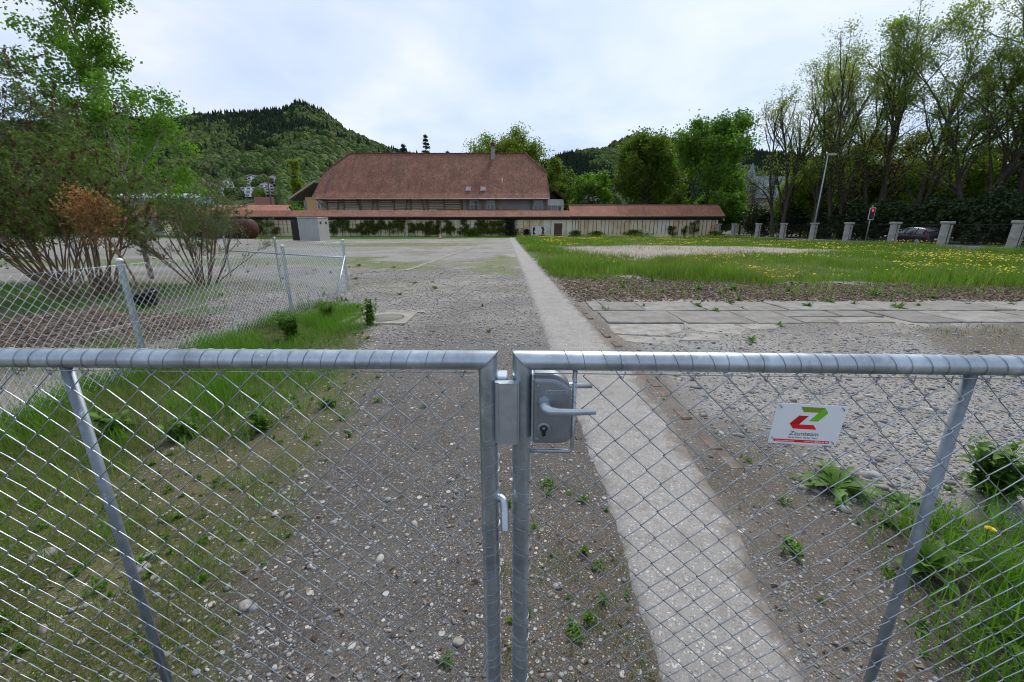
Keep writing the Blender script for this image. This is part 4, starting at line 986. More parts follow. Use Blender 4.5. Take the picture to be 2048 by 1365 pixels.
# street lamp by the road
M['lamppost'] = simple('grey_green_steel_mast', (0.34, 0.38, 0.36), (0.28, 0.32, 0.30), 0.5, 0.4, 3)
def lamp(label, loc, h, arm):
    t = thing('street_lamp', label, 'street lamp', loc, 0, 'street lamps')
    MB().tube([(0, 0, 0), (0, 0, h * 0.5), (0, 0, h)], [h * 0.0105, h * 0.0085, h * 0.006], 10).obj('mast', M['lamppost'], t, True)
    hd = MB(); hd.prism([(-0.06, -0.1), (arm * 0.55, -0.14), (arm, -0.10), (arm, 0.10), (arm * 0.55, 0.14), (-0.06, 0.1)], h - 0.02, h + 0.13)
    hd.obj('lamp_head', M['contgrey'], t)
    MB().prism([(arm * 0.3, -0.09), (arm * 0.95, -0.08), (arm * 0.95, 0.08), (arm * 0.3, 0.09)], h - 0.05, h - 0.021).obj('lamp_glass', M['winframe'], t)
lamp('tall grey street lamp beside the pier fence, before the big trees', (33.3, 46.3, 0), 8.85, 0.85)
lamp('small street lamp rising behind the tiled shed roof', (26.0, 92, 0), 9.1, 0.9)

# traffic light
tl = thing('traffic_light', 'traffic light showing red with a white bordered dark board, behind the piers', 'traffic light', (33.15, 39.0, 0))
MB().tube([(0.05, 0.1, 0), (0.05, 0.1, 3.5)], 0.055, 10).obj('pole', M['gutter'], tl, True)
hd = rounded(-0.27, 0.27, 2.18, 3.28, 0.08, 0.08, 0.08, 0.08)
MB().prism(hd, 0.0, 0.02, 'y').obj('board_border', M['winframe'], tl)
MB().prism([(x * 0.80, 2.73 + (z - 2.73) * 0.89) for x, z in hd], -0.03, -0.002, 'y').obj('board', M['black'], tl)
b = NB('red_signal_lens'); e_ = b.n('ShaderNodeEmission'); e_.inputs[0].default_value = (1.0, 0.02, 0.03, 1); e_.inputs[1].default_value = 1.6; M['redlamp'] = b.fin(e_.outputs[0])
for z, m in ((3.02, M['redlamp']), (2.73, M['black']), (2.44, M['black'])):
    mb = MB().lathe([(0.0, 0.0), (0.085, 0.0), (0.105, 0.02)], 16, (0, 0, 0), axis='y'); mb.V = [v + np.array([0, -0.06, z]) for v in mb.V]; mb.obj('lens', m, tl)
    mb = MB(); mb.tube([(0.115 * math.cos(t), -0.14, z + 0.115 * math.sin(t)) for t in np.linspace(R(-10), R(190), 12)], 0.006, 4); mb.obj('visor', M['black'], tl)
MB().tube([(0.05, 0.1, 3.4), (0.05, 0.0, 3.55), (0.05, -0.1, 3.55)], 0.03, 6).lathe([(0.02, 3.44), (0.1, 3.46), (0.07, 3.6), (0.01, 3.64)], 10, (0.1, -0.05, 0)).obj('detector', M['black'], tl)

# parked dark car
M['carpaint'] = simple('dark_aubergine_car_paint', (0.022, 0.016, 0.028), (0.02, 0.015, 0.026), 0.22, 0.3, 3, spec=0.6)
M['tyre'] = simple('tyre_rubber', (0.018, 0.018, 0.018), (0.025, 0.025, 0.025), 0.85)
M['rim'] = simple('silver_alloy', (0.6, 0.6, 0.61), (0.5, 0.5, 0.5), 0.3, 0.6)
M['taillight'] = simple('red_tail_lamp', (0.5, 0.02, 0.03), (0.35, 0.01, 0.02), 0.2, spec=0.7)
car = thing('parked_car', 'dark aubergine hatchback stopped on the road behind the piers', 'car', (35.7, 37.1, 0.01))
# stations along the car: y from rear (-2.15) to nose (2.1); half outline z(y)
def carbody():
    ys_ = [-2.14, -2.05, -1.85, -1.5, -1.0, -0.4, 0.2, 0.75, 1.2, 1.7, 2.0, 2.12]
    top = [0.62, 0.95, 1.02, 1.04, 1.03, 1.02, 1.01, 1.0, 0.97, 0.86, 0.72, 0.58]
    hw = [0.72, 0.82, 0.87, 0.89, 0.90, 0.90, 0.90, 0.90, 0.89, 0.85, 0.78, 0.66]
    bot = [0.42, 0.30, 0.26, 0.24, 0.22, 0.22, 0.22, 0.22, 0.24, 0.26, 0.30, 0.36]
    sec = []
    for y, t, w, bo in zip(ys_, top, hw, bot):
        h = t - bo
        P = [(-w * 0.93, bo), (-w, bo + h * 0.25), (-w * 1.0, bo + h * 0.6), (-w * 0.97, bo + h * 0.88), (-w * 0.88, t), (0, t + 0.02), (w * 0.88, t), (w * 0.97, bo + h * 0.88), (w, bo + h * 0.6), (w, bo + h * 0.25), (w * 0.93, bo)]
        sec.append((y, P))
    return sec
bo = loft(carbody(), 'body', M['carpaint'], car, 35)
def cabin(infl, mat, name, y0=-2.0, y1=1.15):
    ys_ = [-1.98, -1.72, -1.2, -0.5, 0.0, 0.45, 1.18]; top = [1.06, 1.36, 1.50, 1.535, 1.52, 1.42, 1.03]; hwb = [0.80, 0.83, 0.85, 0.86, 0.86, 0.85, 0.82]; hwt = [0.7, 0.62, 0.62, 0.63, 0.63, 0.62, 0.75]
    sec = []
    for y, t, w, wt in zip(ys_, top, hwb, hwt):
        t += infl; z0 = 0.99
        P = [(-(w + infl), z0), (-(w * .6 + wt * .4 + infl), z0 + (t - z0) * 0.45), (-(wt + infl), z0 + (t - z0) * 0.88), (-(wt - 0.12), t), (0, t + 0.015), (wt - 0.12, t), (wt + infl, z0 + (t - z0) * 0.88), (w * .6 + wt * .4 + infl, z0 + (t - z0) * 0.45), (w + infl, z0)]
        sec.append((y, P))
    return loft(sec, name, mat, car, 35)
cabin(0.0, M['glass'], 'windows')
# roof skin, pillars
ys_ = [-1.98, -1.72, -1.2, -0.5, 0.0, 0.45]; top = [1.2, 1.375, 1.515, 1.55, 1.535, 1.44]; wt = [0.70, 0.63, 0.635, 0.645, 0.645, 0.63]
loft([(y, [(-w, t - 0.075), (-w + 0.1, t - 0.005), (0, t + 0.015), (w - 0.1, t - 0.005), (w, t - 0.075), (0, t - 0.03)]) for y, t, w in zip(ys_, top, wt)], 'roof', M['carpaint'], car, 40)
for s_ in (-1, 1):
    for P in ([(s_ * 0.83, 1.2, 1.0), (s_ * 0.645, 0.42, 1.41)], [(s_ * 0.865, 0.02, 1.0), (s_ * 0.655, -0.02, 1.47)], [(s_ * 0.86, -0.95, 1.0), (s_ * 0.65, -0.95, 1.46)], [(s_ * 0.84, -1.72, 1.0), (s_ * 0.66, -1.6, 1.37)], [(s_ * 0.80, -2.0, 1.02), (s_ * 0.66, -1.75, 1.32)]):
        MB().tube(P, 0.04 if P[0][1] > -1.5 else 0.07, 6).obj('pillar', M['carpaint'], car, True)
    for y in (-1.32, 1.32):
        w = MB().lathe([(0.20, -0.1), (0.30, -0.1), (0.325, -0.06), (0.325, 0.08), (0.30, 0.11), (0.215, 0.11)], 24, (0, 0, 0), axis='x').mesh('tyre', M['tyre'], True)
        wo = link('wheel', w, car, (s_ * 0.80, y, 0.325))
        rm = MB()
        for k in range(5):
            t = k * 2 * math.pi / 5 + 0.3
            rm.prism([(0.05 * math.cos(t - 1), 0.05 * math.sin(t - 1)), (0.215 * math.cos(t - 0.27), 0.215 * math.sin(t - 0.27)), (0.215 * math.cos(t + 0.27), 0.215 * math.sin(t + 0.27)), (0.05 * math.cos(t + 1), 0.05 * math.sin(t + 1))], s_ * 0.085 - 0.012, s_ * 0.085 + 0.012, 'x')
        rm.lathe([(0.2, -0.02), (0.222, -0.02), (0.222, 0.02), (0.2, 0.02)], 20, (s_ * 0.088, 0, 0), axis='x')
        rm.obj('rim', M['rim'], wo)
        ar = MB().tube([(s_ * 0.885, y + 0.37 * math.cos(t), 0.325 + 0.37 * math.sin(t)) for t in np.linspace(R(-5), R(185), 14)], 0.03, 6).obj('wheel_arch', M['black'], car, True)
    mr = MB().box((s_ * 0.98, 0.85, 1.06), (0.16, 0.1, 0.13), b=0.03).obj('mirror', M['carpaint'], car)
    MB().box((s_ * 0.79, -2.0, 0.93), (0.16, 0.2, 0.17), b=0.04).obj('tail_lamp', M['taillight'], car)
    MB().box((s_ * 0.62, 1.98, 0.72), (0.36, 0.2, 0.15), b=0.04).obj('headlight', M['rim'], car)
    for y in (-0.55, 0.42): MB().box((s_ * 0.905, y, 0.93), (0.03, 0.16, 0.03)).obj('door_handle', M['carpaint'], car)
MB().box((0, -2.1, 0.55), (0.52, 0.1, 0.12)).obj('number_plate', M['winframe'], car)
MB().box((0, -2.08, 0.36), (1.5, 0.16, 0.2), b=0.04).obj('bumper', M['carpaint'], car)

# ------------------------------------------------------------------ buildings beyond the wall on the left
M['salmon'] = simple('salmon_render', (0.50, 0.19, 0.12), (0.42, 0.16, 0.10), 0.85, 0, 1.0)
s1 = thing('shed', 'low shed with a red tiled roof and white gable behind the wall by the tanks', 'shed', (-44, 70, 0))
MB().box((-0.0, 2.2, 1.75), (12.0, 4.4, 3.5)).obj('wall', M['white'], s1)
mb = MB(); mb.prism([(-0.9, 3.3), (2.2, 5.1), (5.3, 3.3), (5.3, 3.18), (2.2, 4.95), (-0.9, 3.18)], -6.3, 6.3, 'x'); o = mb.obj('roof', M['tile_salmon'], s1); uvproj(o, lambda c: c[:, 0], lambda c: c[:, 2] * 1.7)
mb = MB(); mb.add([(6.02, 0.2, 3.3), (6.02, 4.2, 3.3), (6.02, 2.2, 4.8)], [np.array([[0, 1, 2]])]); mb.obj('gable', M['white'], s1)
s2 = thing('shed', 'flat salmon red shed with one dark window, left of the tiled shed', 'shed', (-58, 71, 0))
MB().box((0, 2.5, 2.5), (14.0, 5, 5.0)).obj('wall', M['salmon'], s2)
MB().box((4.6, -0.04, 4.0), (1.0, 0.08, 1.0)).obj('window', M['glass'], s2)
MB().box((0, 2.5, 5.03), (14.3, 5.3, 0.08)).obj('roof', M['tile_salmon'], s2)
M['banksoil'] = simple('grassy_bank', (0.05, 0.07, 0.02), (0.09, 0.085, 0.05), 0.9, 0, 0.8)
MB().box((-80, 90, 2.2), (110, 8, 4.5)).obj('embankment', M['banksoil'], kind='structure')
M['trainwhite'] = simple('white_train_paint', (0.6, 0.63, 0.65), (0.5, 0.53, 0.55), 0.4)
M['teal'] = simple('pale_teal_train_paint', (0.20, 0.42, 0.48), (0.17, 0.38, 0.45), 0.4)
tr = thing('railcar', 'white and teal railway carriage with dark window band on the bank behind the sheds', 'train', (-74, 88, 4.45))
pr_ = [(-1.4, 0.5), (-1.45, 2.2), (-1.2, 3.2), (-0.6, 3.55), (0.6, 3.55), (1.2, 3.2), (1.45, 2.2), (1.4, 0.5)]
mb = MB(); mb.prism(pr_, -11, 10, 'x'); mb.obj('body', M['trainwhite'], tr)
mb = MB(); mb.prism([(y * 0.97, 0.5 + (z - 0.5) * 0.8) for y, z in pr_], 10, 11.6, 'x'); mb.obj('nose', M['teal'], tr)
MB().box((0, -1.46, 1.05), (20.8, 0.06, 0.7)).obj('side_band', M['teal'], tr)
for k in range(10): MB().box((-9.4 + k * 2.0, -1.42, 2.15), (1.7, 0.12, 0.95)).obj('window', M['glass'], tr)
for x in (-8, -6, 6, 8): MB().lathe([(0.02, -0.9), (0.45, -0.9), (0.45, 0.9), (0.02, 0.9)], 14, (x, 0, 0.5), axis='y').obj('wheel', M['iron'], tr)
# utility pole with cable
M['polewood'] = simple('dark_pole_wood', (0.08, 0.065, 0.05), (0.06, 0.05, 0.04), 0.9)
po = thing('utility_pole', 'dark wooden utility pole beside the barn annex, carrying one cable', 'pole', (-61, 108, 0))
MB().tube([(0, 0, 0), (0, 0, 12.5)], [0.2, 0.13], 8).obj('mast', M['polewood'], po, True)
MB().box((0, 0, 12.0), (1.2, 0.14, 0.14)).obj('crossarm', M['polewood'], po)
MB().tube([(0.3, 0, 12.1), (5.5, -8, 11.6), (11, -16, 11.3), (19.5, -24, 11.2)], 0.035, 5).obj('cable', M['gutter'], po, True)
# mansion with slate roof behind the trees
M['slate'] = simple('blue_grey_slate', (0.20, 0.235, 0.29), (0.15, 0.18, 0.23), 0.55, 0, 2.5, 0.3)
M['ashlar'] = simple('beige_ashlar', (0.42, 0.37, 0.28), (0.34, 0.3, 0.23), 0.85, 0, 1.0, 0.2)
ms = thing('mansion', 'old mansion with steep blue grey slate roof and turret behind the bare trees', 'mansion', (58, 97, 0))
MB().box((3, 4, 3.9), (12, 8, 7.8)).obj('wall', M['ashlar'], ms)
mb = MB(); mb.prism([(-1, 7.7), (2.6, 12.6), (5.4, 12.6), (9, 7.7)], -3.4, 9.4, 'x'); mb.obj('roof', M['slate'], ms)
tw = MB(); tw.lathe([(1.6, 0), (1.6, 9.2)], 8, (-4.2, 0.6, 0)); t1 = tw.obj('turret', M['ashlar'], ms)
MB().lathe([(2.0, 9.1), (1.5, 10.6), (0.75, 12.6), (0.7, 13.4), (0.5, 13.6), (0.06, 15.2)], 8, (-4.2, 0.6, 0)).obj('turret_roof', M['slate'], t1)
for x, z in ((-1.5, 5.4), (1.5, 5.4), (4.5, 5.4), (7.5, 5.4), (-1.5, 2.2), (1.5, 2.2), (4.5, 2.2)): window(ms, (x, -0.06, z), 1.1, 1.9, 2)
for x in (0.2, 5.2):
    d = MB(); d.box((x, 0.9, 9.0), (1.5, 1.2, 1.7)); d.prism([(x - 1, 9.8), (x, 10.8), (x + 1, 9.8)], 0.2, 1.8, 'y'); d.obj('dormer', M['slate'], ms)

# ------------------------------------------------------------------ hills
UL = np.array([-4.5, -1.8, -1.14, -0.913, -0.757, -0.60, -0.512, -0.467, -0.424, -0.372, -0.318, -0.275, -0.175, -0.085, 0.02, 0.15, 0.4])
HL = np.array([120, 150, 164, 171, 174, 180, 183, 193, 183, 160, 140, 124, 106, 92, 60, 20, 0.0])
UR = np.array([-0.25, -0.08, 0.04, 0.12, 0.20, 0.265, 0.345, 0.515, 0.60, 0.77, 1.1, 1.7, 3.0])
HR = np.array([0.0, 110, 185, 222, 244, 278, 268, 240, 225, 190, 180, 170, 150.0])
def hill_h(x, y):
    y = np.maximum(y, 1.0); u = x / y
    n = (fbm(x * 0.011, y * 0.011, 61) - 0.5) * 26 + (fbm(x * 0.035, y * 0.035, 62) - 0.5) * 9
    t = np.clip((y - 240) / 560, 0, 1); hl = np.interp(u, UL, HL) * np.where(y < 800, t ** 1.35, np.maximum(0, 1 - (y - 800) / 420)) 
    t2 = np.clip((y - 800) / 700, 0, 1); hr = np.interp(u, UR, HR) * np.where(y < 1500, t2 ** 1.25, np.maximum(0, 1 - (y - 1500) / 700))
    return np.maximum(hl + n * sstep(0, 60, hl), hr + n * sstep(0, 60, hr))
def terrain(name, uu, yy, mat):
    U, YY = np.meshgrid(uu, yy); XX = U * YY
    ZZ = hill_h(XX, YY) - 0.3
    k, m = len(uu), len(yy); i = np.arange(m - 1)[:, None] * k + np.arange(k - 1)[None]
    me = mesh_np(name, np.stack([XX, YY, ZZ], -1).reshape(-1, 3), [np.stack([i, i + 1, i + k + 1, i + k], -1).reshape(-1, 4)], [mat], True)
    return link(name, me, kind='structure')
M['forestfloor'] = simple('forest_floor', (0.035, 0.05, 0.018), (0.05, 0.065, 0.02), 0.95, 0, 0.02)
terrain('hills', np.linspace(-3.2, 2.6, 220), np.concatenate([np.arange(235, 1230, 14), np.arange(1230, 2210, 28)]), M['forestfloor'])

def scatter(name, P, rot, scl, pick, protos, kind='stuff', parent=None):
    me = bpy.data.meshes.new(name); P = np.asarray(P, np.float32); n = len(P)
    me.vertices.add(n); me.vertices.foreach_set('co', P.ravel())
    for nm, v, ty, key in (('rot', rot, 'FLOAT_VECTOR', 'vector'), ('scl', scl, 'FLOAT_VECTOR', 'vector'), ('pick', pick, 'INT', 'value')):
        v = np.asarray(v, np.int32 if ty == 'INT' else np.float32)
        if ty == 'FLOAT_VECTOR' and v.ndim == 1: v = np.repeat(v[:, None], 3, 1)
        me.attributes.new(nm, ty, 'POINT').data.foreach_set(key, np.ascontiguousarray(v).ravel())
    col_ = bpy.data.collections.new(name + '_kinds')
    for k, (pm_, mt) in enumerate(protos):
        o = bpy.data.objects.new(f'{name}_kind_{k:02d}', pm_); col_.objects.link(o)
    g = bpy.data.node_groups.new(name, 'GeometryNodeTree')
    g.interface.new_socket('Geometry', in_out='INPUT', socket_type='NodeSocketGeometry'); g.interface.new_socket('Geometry', in_out='OUTPUT', socket_type='NodeSocketGeometry')
    gi = g.nodes.new('NodeGroupInput'); go = g.nodes.new('NodeGroupOutput'); io = g.nodes.new('GeometryNodeInstanceOnPoints'); ci = g.nodes.new('GeometryNodeCollectionInfo')
    ci.inputs['Collection'].default_value = col_; ci.inputs['Separate Children'].default_value = True; ci.inputs['Reset Children'].default_value = True
    def na(nm, ty):
        a_ = g.nodes.new('GeometryNodeInputNamedAttribute'); a_.data_type = ty; a_.inputs['Name'].default_value = nm; return a_.outputs[0]
    g.links.new(gi.outputs[0], io.inputs['Points']); g.links.new(ci.outputs[0], io.inputs['Instance']); io.inputs['Pick Instance'].default_value = True
    g.links.new(na('pick', 'INT'), io.inputs['Instance Index']); g.links.new(na('rot', 'FLOAT_VECTOR'), io.inputs['Rotation']); g.links.new(na('scl', 'FLOAT_VECTOR'), io.inputs['Scale'])
    g.links.new(io.outputs[0], go.inputs[0])
    o = link(name, me, parent, kind=kind); md = o.modifiers.new('scatter', 'NODES'); md.node_group = g
    return o

def ico(sub):
    import bmesh
    bm = bmesh.new(); bmesh.ops.create_icosphere(bm, subdivisions=sub, radius=1.0)
    V = np.array([v.co[:] for v in bm.verts]); F = np.array([[v.index for v in f.verts] for f in bm.faces]); bm.free(); return V, F
def n3(V, f, seed): return (fbm(V[:, 0] * f + V[:, 2] * f * 0.71 + 50, V[:, 1] * f - V[:, 2] * f * 0.63 + 50, seed, 3) - 0.5)

def instmat(name, cols, lo=0.7, hi=1.25, sc=0.9, rough=0.9, trans=0.0):
    b = NB(name); oi = b.n('ShaderNodeObjectInfo'); k = len(cols)
    c = b.ramp(oi.outputs['Random'], [(i / (k - 1), c) for i, c in enumerate(cols)])
    c = b.mix(1.0, c, b.ramp(b.noise(sc, 4, 0.65), [(0.3, lo), (0.7, hi)]), 'MULTIPLY')
    return b.fin(b.bsdf(c, rough, spec=0.15))
M['f_decid'] = instmat('far_spring_foliage', [(0.024, 0.05, 0.012), (0.042, 0.08, 0.016), (0.07, 0.11, 0.02), (0.032, 0.058, 0.017), (0.088, 0.125, 0.025), (0.05, 0.055, 0.028)], 0.5, 1.35, 3.0)
M['f_conif'] = instmat('far_conifer_foliage', [(0.012, 0.026, 0.014), (0.018, 0.036, 0.018), (0.014, 0.03, 0.012)], 0.6, 1.3, 3.0)
fprot = []
for k in range(5):
    V, F = ico(3); d = 1 + 0.55 * n3(V, 2.2, 70 + k) + 0.5 * n3(V, 5.5, 80 + k); V = V * d[:, None] * np.array([0.5, 0.5, 0.62]) + np.array([0, 0, 0.55])
    fprot.append((mesh_np('broadleaf_crown', V, [F], [M['f_decid']], False), None))
for k in range(3):
    mb = MB(); g = np.random.default_rng(90 + k)
    for t in range(7):
        z = 0.12 + t * 0.125; r_ = 0.26 * (1 - z) + 0.03; m_ = 11
        an = np.arange(m_) * 2 * math.pi / m_ + g.uniform(0, 1); rr_ = r_ * g.uniform(0.65, 1.25, m_)
        V = np.concatenate([np.stack([rr_ * np.cos(an), rr_ * np.sin(an), z - 0.05 - 0.05 * g.random(m_)], 1), [[0, 0, z + 0.17]]]); i = np.arange(m_)
        mb.add(V, [np.stack([i, (i + 1) % m_, np.full(m_, m_)], 1)])
    fprot.append((mb.mesh('conifer_crown', M['f_conif']), None))
g = np.random.default_rng(5)
def forest_pts(n, ulo, uhi, ylo, yhi, seed):
    g = np.random.default_rng(seed); y = np.sqrt(g.uniform(ylo ** 2, yhi ** 2, n)); u = g.uniform(ulo, uhi, n); return u * y, y
ax_, ay_ = forest_pts(30000, -1.5, 0.05, 262, 830, 1)
bx_, by_ = forest_pts(26000, -0.05, 1.3, 900, 1540, 2)
keep = ~((ax_ / ay_ > -0.86) & (ax_ / ay_ < -0.535) & (ay_ < 470) & ((g.random(len(ax_)) < 0.955) | (ay_ < 360)))
ax_, ay_ = ax_[keep], ay_[keep]
fx = np.concatenate([ax_, bx_]); fy = np.concatenate([ay_, by_]); fz = hill_h(fx, fy) - 1
con = fbm(fx * 0.012, fy * 0.012, 99, 3) + 0.30 * (sstep(90, 180, fz) - 0.5) + g.normal(0, 0.12, len(fx)) > 0.55
far_r = fy > 860
con = np.where(far_r, fbm(fx * 0.006, fy * 0.006, 97, 3) + g.normal(0, 0.05, len(fx)) > 0.42, con)
n = len(fx); pick = np.where(con, 5 + g.integers(0, 3, n), g.integers(0, 5, n))
sz = np.where(con, g.uniform(14, 23, n), g.uniform(8, 14, n)) * np.where(far_r, 1.35, 0.95)
wd = np.where(con, 1.0, g.uniform(0.85, 1.2, n))
scatter('hillside_forest', np.stack([fx, fy, fz], 1), np.stack([np.zeros(n), np.zeros(n), g.uniform(0, 6.28, n)], 1), np.stack([sz * wd, sz * wd, sz], 1), pick, fprot)
# valley trees between the yard and the hills
vx, vy = forest_pts(1500, -1.3, -0.12, 118, 262, 7)
u_ = vx / vy; kp_ = (u_ < -0.66) | (u_ > -0.515) | (vy > 215) & (g.random(len(vx)) < 0.3)
kp_ &= ~((u_ > -0.53) & (vy < 140))
vx, vy = vx[kp_], vy[kp_]; v2x, v2y = forest_pts(650, -0.12, 1.2, 150, 300, 8)
vx = np.r_[vx, v2x]; vy = np.r_[vy, v2y]; n = len(vx)
sz = g.uniform(6, 11, n) * np.where(vx / vy > -0.12, 1.0, 0.85)
scatter('valley_trees', np.stack([vx, vy, np.zeros(n) - 0.8], 1), np.stack([np.zeros(n), np.zeros(n), g.uniform(0, 6.28, n)], 1), np.stack([sz, sz, sz * 1.05], 1), np.where(g.random(n) < 0.12, 5, g.integers(0, 5, n)), fprot)

# hillside houses: each one its own thing
M['roofgrey'] = simple('grey_brown_roof', (0.10, 0.085, 0.075), (0.14, 0.12, 0.11), 0.8)
M['roofred'] = simple('brown_red_roof', (0.20, 0.085, 0.06), (0.16, 0.07, 0.05), 0.8)
desc = ['white', 'white', 'ashlar', 'white']
def far_house(k, x, y, w, kind, lab):
    z = float(hill_h(np.array([float(x)]), np.array([float(y)]))[0]) - 0.5
    d = (0, desc[kind])
    t = thing('hillside_house', lab, 'house', (x, y, z), R(math.degrees(math.atan2(-x, y)) + (k * 37 % 50 - 25)), 'houses on the hillside')
    st = 3 if kind in (0, 3) else 2
    for s_ in range(st):
        MB().box((0, s_ * 1.8 if kind == 0 else 0, 1.4 + s_ * 2.8), (w * (1 - 0.08 * s_), w * 0.7, 2.7)).obj('storey', M[d[1]], t)
        for q in range(3): MB().box((-w * 0.3 + q * w * 0.3, (s_ * 1.8 if kind == 0 else 0) - w * 0.35 - 0.05, 1.5 + s_ * 2.8), (w * 0.18, 0.12, 1.3)).obj('window', M['glass'], t)
        if kind in (0, 3): MB().box((0, (s_ * 1.8 if kind == 0 else 0) - w * 0.35 - 0.6, 0.5 + s_ * 2.8), (w, 1.2, 0.5)).obj('balcony', M['white'], t)
    zt = 0.1 + st * 2.8
    if kind == 0: MB().box((0, (st - 1) * 1.8, zt + 0.1), (w, w * 0.75, 0.3)).obj('roof', M['roofgrey'], t)
    else:
        mb = MB(); mb.prism([(-w * 0.65, zt - 0.6), (0, zt + w * 0.22), (w * 0.65, zt - 0.6), (w * 0.65, zt - 0.3), (0, zt + w * 0.22 + 0.35), (-w * 0.65, zt - 0.3)], -w * 0.45, w * 0.45, 'y'); mb.obj('roof', M['roofgrey' if kind == 1 else 'roofred'], t)
        mb = MB(); mb.prism([(-w * 0.46, zt), (0, zt + w * 0.2), (w * 0.46, zt)], -w * 0.3, w * 0.3, 'y'); mb.obj('gable', M[d[1]], t)
for k, (x, y, w, kd, lab) in enumerate([(-227, 372, 15, 0, 'lowest white terraced house on the slope, just right of the shrub twigs'), (-235, 392, 15, 0, 'middle white house of the stepped terraces on the slope'),
        (-253, 412, 12, 2, 'cream house under a brown roof above the stepped terraces'), (-237, 408, 16, 0, 'wide white house with long balcony bands left of the pole'), (-265, 440, 12, 1, 'grey roofed white house at the wood edge, upper left of the group'),
        (-256, 445, 13, 2, 'cream house at the wood edge, in the middle of the group'), (-239, 438, 12, 1, 'grey roofed white house at the upper right end of the group'), (-221, 402, 12, 3, 'pale balconied house just right of the pole'),
        (-225, 420, 9, 1, 'little white house between the pole and the poplar'), (-217, 380, 12, 3, 'pale house low on the slope directly left of the pole'), (-271, 400, 13, 0, 'white terraced house glimpsed through the shrub, above a lower one'),
        (-283, 430, 13, 1, 'grey roofed house glimpsed through the top twigs of the shrub'), (-261, 375, 13, 3, 'pale house glimpsed low through the shrub twigs'), (-296, 395, 12, 1, 'white house glimpsed between the two shrubs')]): far_house(k, x, y, w, kd, lab)
ht = thing('half_timbered_house', 'red and white half timbered house with a steep roof above the tiled shed', 'house', (-122, 210, 0), R(25))
ht.scale = (0.6, 0.6, 0.86)
MB().box((0, 4, 6.5), (13, 8, 13)).obj('wall', M['white'], ht)
for z in (8.6, 10.4, 12.2):
    MB().box((0, -0.03, z), (13.02, 0.1, 0.4)).obj('timber', M['roofred'], ht)
for x in np.arange(-6.3, 6.5, 1.4): MB().box((x, -0.02, 10.6), (0.45, 0.1, 4.4)).obj('timber', M['roofred'], ht)
for x in (-4.2, -1.4, 1.4, 4.2):
    for z in (9.6, 11.3): window(ht, (x, -0.08, z), 1.1, 1.1, 2)
mb = MB(); mb.prism([(-1, 12.8), (4, 18), (9, 12.8), (9, 12.5), (4, 17.6), (-1, 12.5)], -7.2, 7.2, 'x'); mb.obj('roof', M['roofred'], ht)

# ------------------------------------------------------------------ trees and shrubs
M['bark_dark'] = simple('dark_bark', (0.045, 0.038, 0.03), (0.07, 0.06, 0.045), 0.9, 0, 6, 0.4)
M['bark_grey'] = simple('grey_bark', (0.10, 0.09, 0.075), (0.07, 0.062, 0.05), 0.9, 0, 6, 0.4)
M['bark_shrub'] = simple('tan_shrub_bark', (0.19, 0.135, 0.08), (0.115, 0.08, 0.05), 0.85, 0, 5, 0.3)
M['bark_birch'] = simple('pale_birch_bark', (0.42, 0.38, 0.34), (0.12, 0.09, 0.07), 0.8, 0, 9, 0.2)
M['lf_birch'] = leafmat('birch_leaf', [(0.09, 0.19, 0.022), (0.125, 0.25, 0.028), (0.155, 0.28, 0.038), (0.10, 0.205, 0.024)], 0.55)
M['lf_lime'] = leafmat('lime_leaf', [(0.12, 0.20, 0.026), (0.17, 0.265, 0.032), (0.21, 0.295, 0.042), (0.14, 0.18, 0.034)], 0.6, tcol=(1.1, 1.2, .45))
M['lf_limepale'] = leafmat('pale_lime_leaf', [(0.19, 0.28, 0.04), (0.26, 0.33, 0.06), (0.17, 0.22, 0.036)], 0.6, tcol=(1.1, 1.2, .45))
M['lf_bright'] = leafmat('bright_maple_leaf', [(0.075, 0.165, 0.018), (0.11, 0.22, 0.024), (0.14, 0.25, 0.035), (0.065, 0.13, 0.018)], 0.5)
M['lf_olive'] = leafmat('olive_leaf', [(0.075, 0.125, 0.018), (0.115, 0.17, 0.022), (0.145, 0.195, 0.028), (0.06, 0.10, 0.017)], 0.5)
M['lf_under'] = leafmat('understorey_leaf', [(0.10, 0.17, 0.02), (0.15, 0.23, 0.025), (0.19, 0.25, 0.035), (0.08, 0.135, 0.018)], 0.55)
M['lf_dark'] = leafmat('dark_evergreen_leaf', [(0.014, 0.028, 0.008), (0.022, 0.042, 0.012), (0.034, 0.06, 0.015)], 0.15)
M['lf_copper'] = leafmat('copper_leaf', [(0.06, 0.03, 0.018), (0.08, 0.045, 0.02), (0.05, 0.05, 0.018)], 0.3, tcol=(1.2, .8, .5))
M['lf_budd'] = leafmat('grey_green_shrub_leaf', [(0.06, 0.095, 0.038), (0.10, 0.145, 0.062), (0.16, 0.21, 0.12), (0.06, 0.105, 0.032)], 0.35)
M['lf_buddg'] = leafmat('green_shrub_leaf', [(0.07, 0.12, 0.022), (0.10, 0.17, 0.03), (0.14, 0.21, 0.045), (0.17, 0.21, 0.10)], 0.45)
M['lf_dry'] = leafmat('dry_golden_leaf', [(0.30, 0.17, 0.055), (0.22, 0.11, 0.04), (0.40, 0.26, 0.10), (0.16, 0.08, 0.035)], 0.3, tcol=(1.2, 1.0, .6))
M['panicle'] = simple('dry_brown_flower_heads', (0.14, 0.06, 0.03), (0.08, 0.035, 0.02), 0.9, 0, 8)
M['lf_spruce'] = leafmat('spruce_needles', [(0.012, 0.026, 0.012), (0.020, 0.038, 0.018), (0.028, 0.05, 0.02)], 0.1)
M['lf_vine'] = leafmat('vine_leaf', [(0.075, 0.105, 0.02), (0.11, 0.145, 0.025), (0.15, 0.18, 0.035), (0.055, 0.075, 0.022)], 0.38)
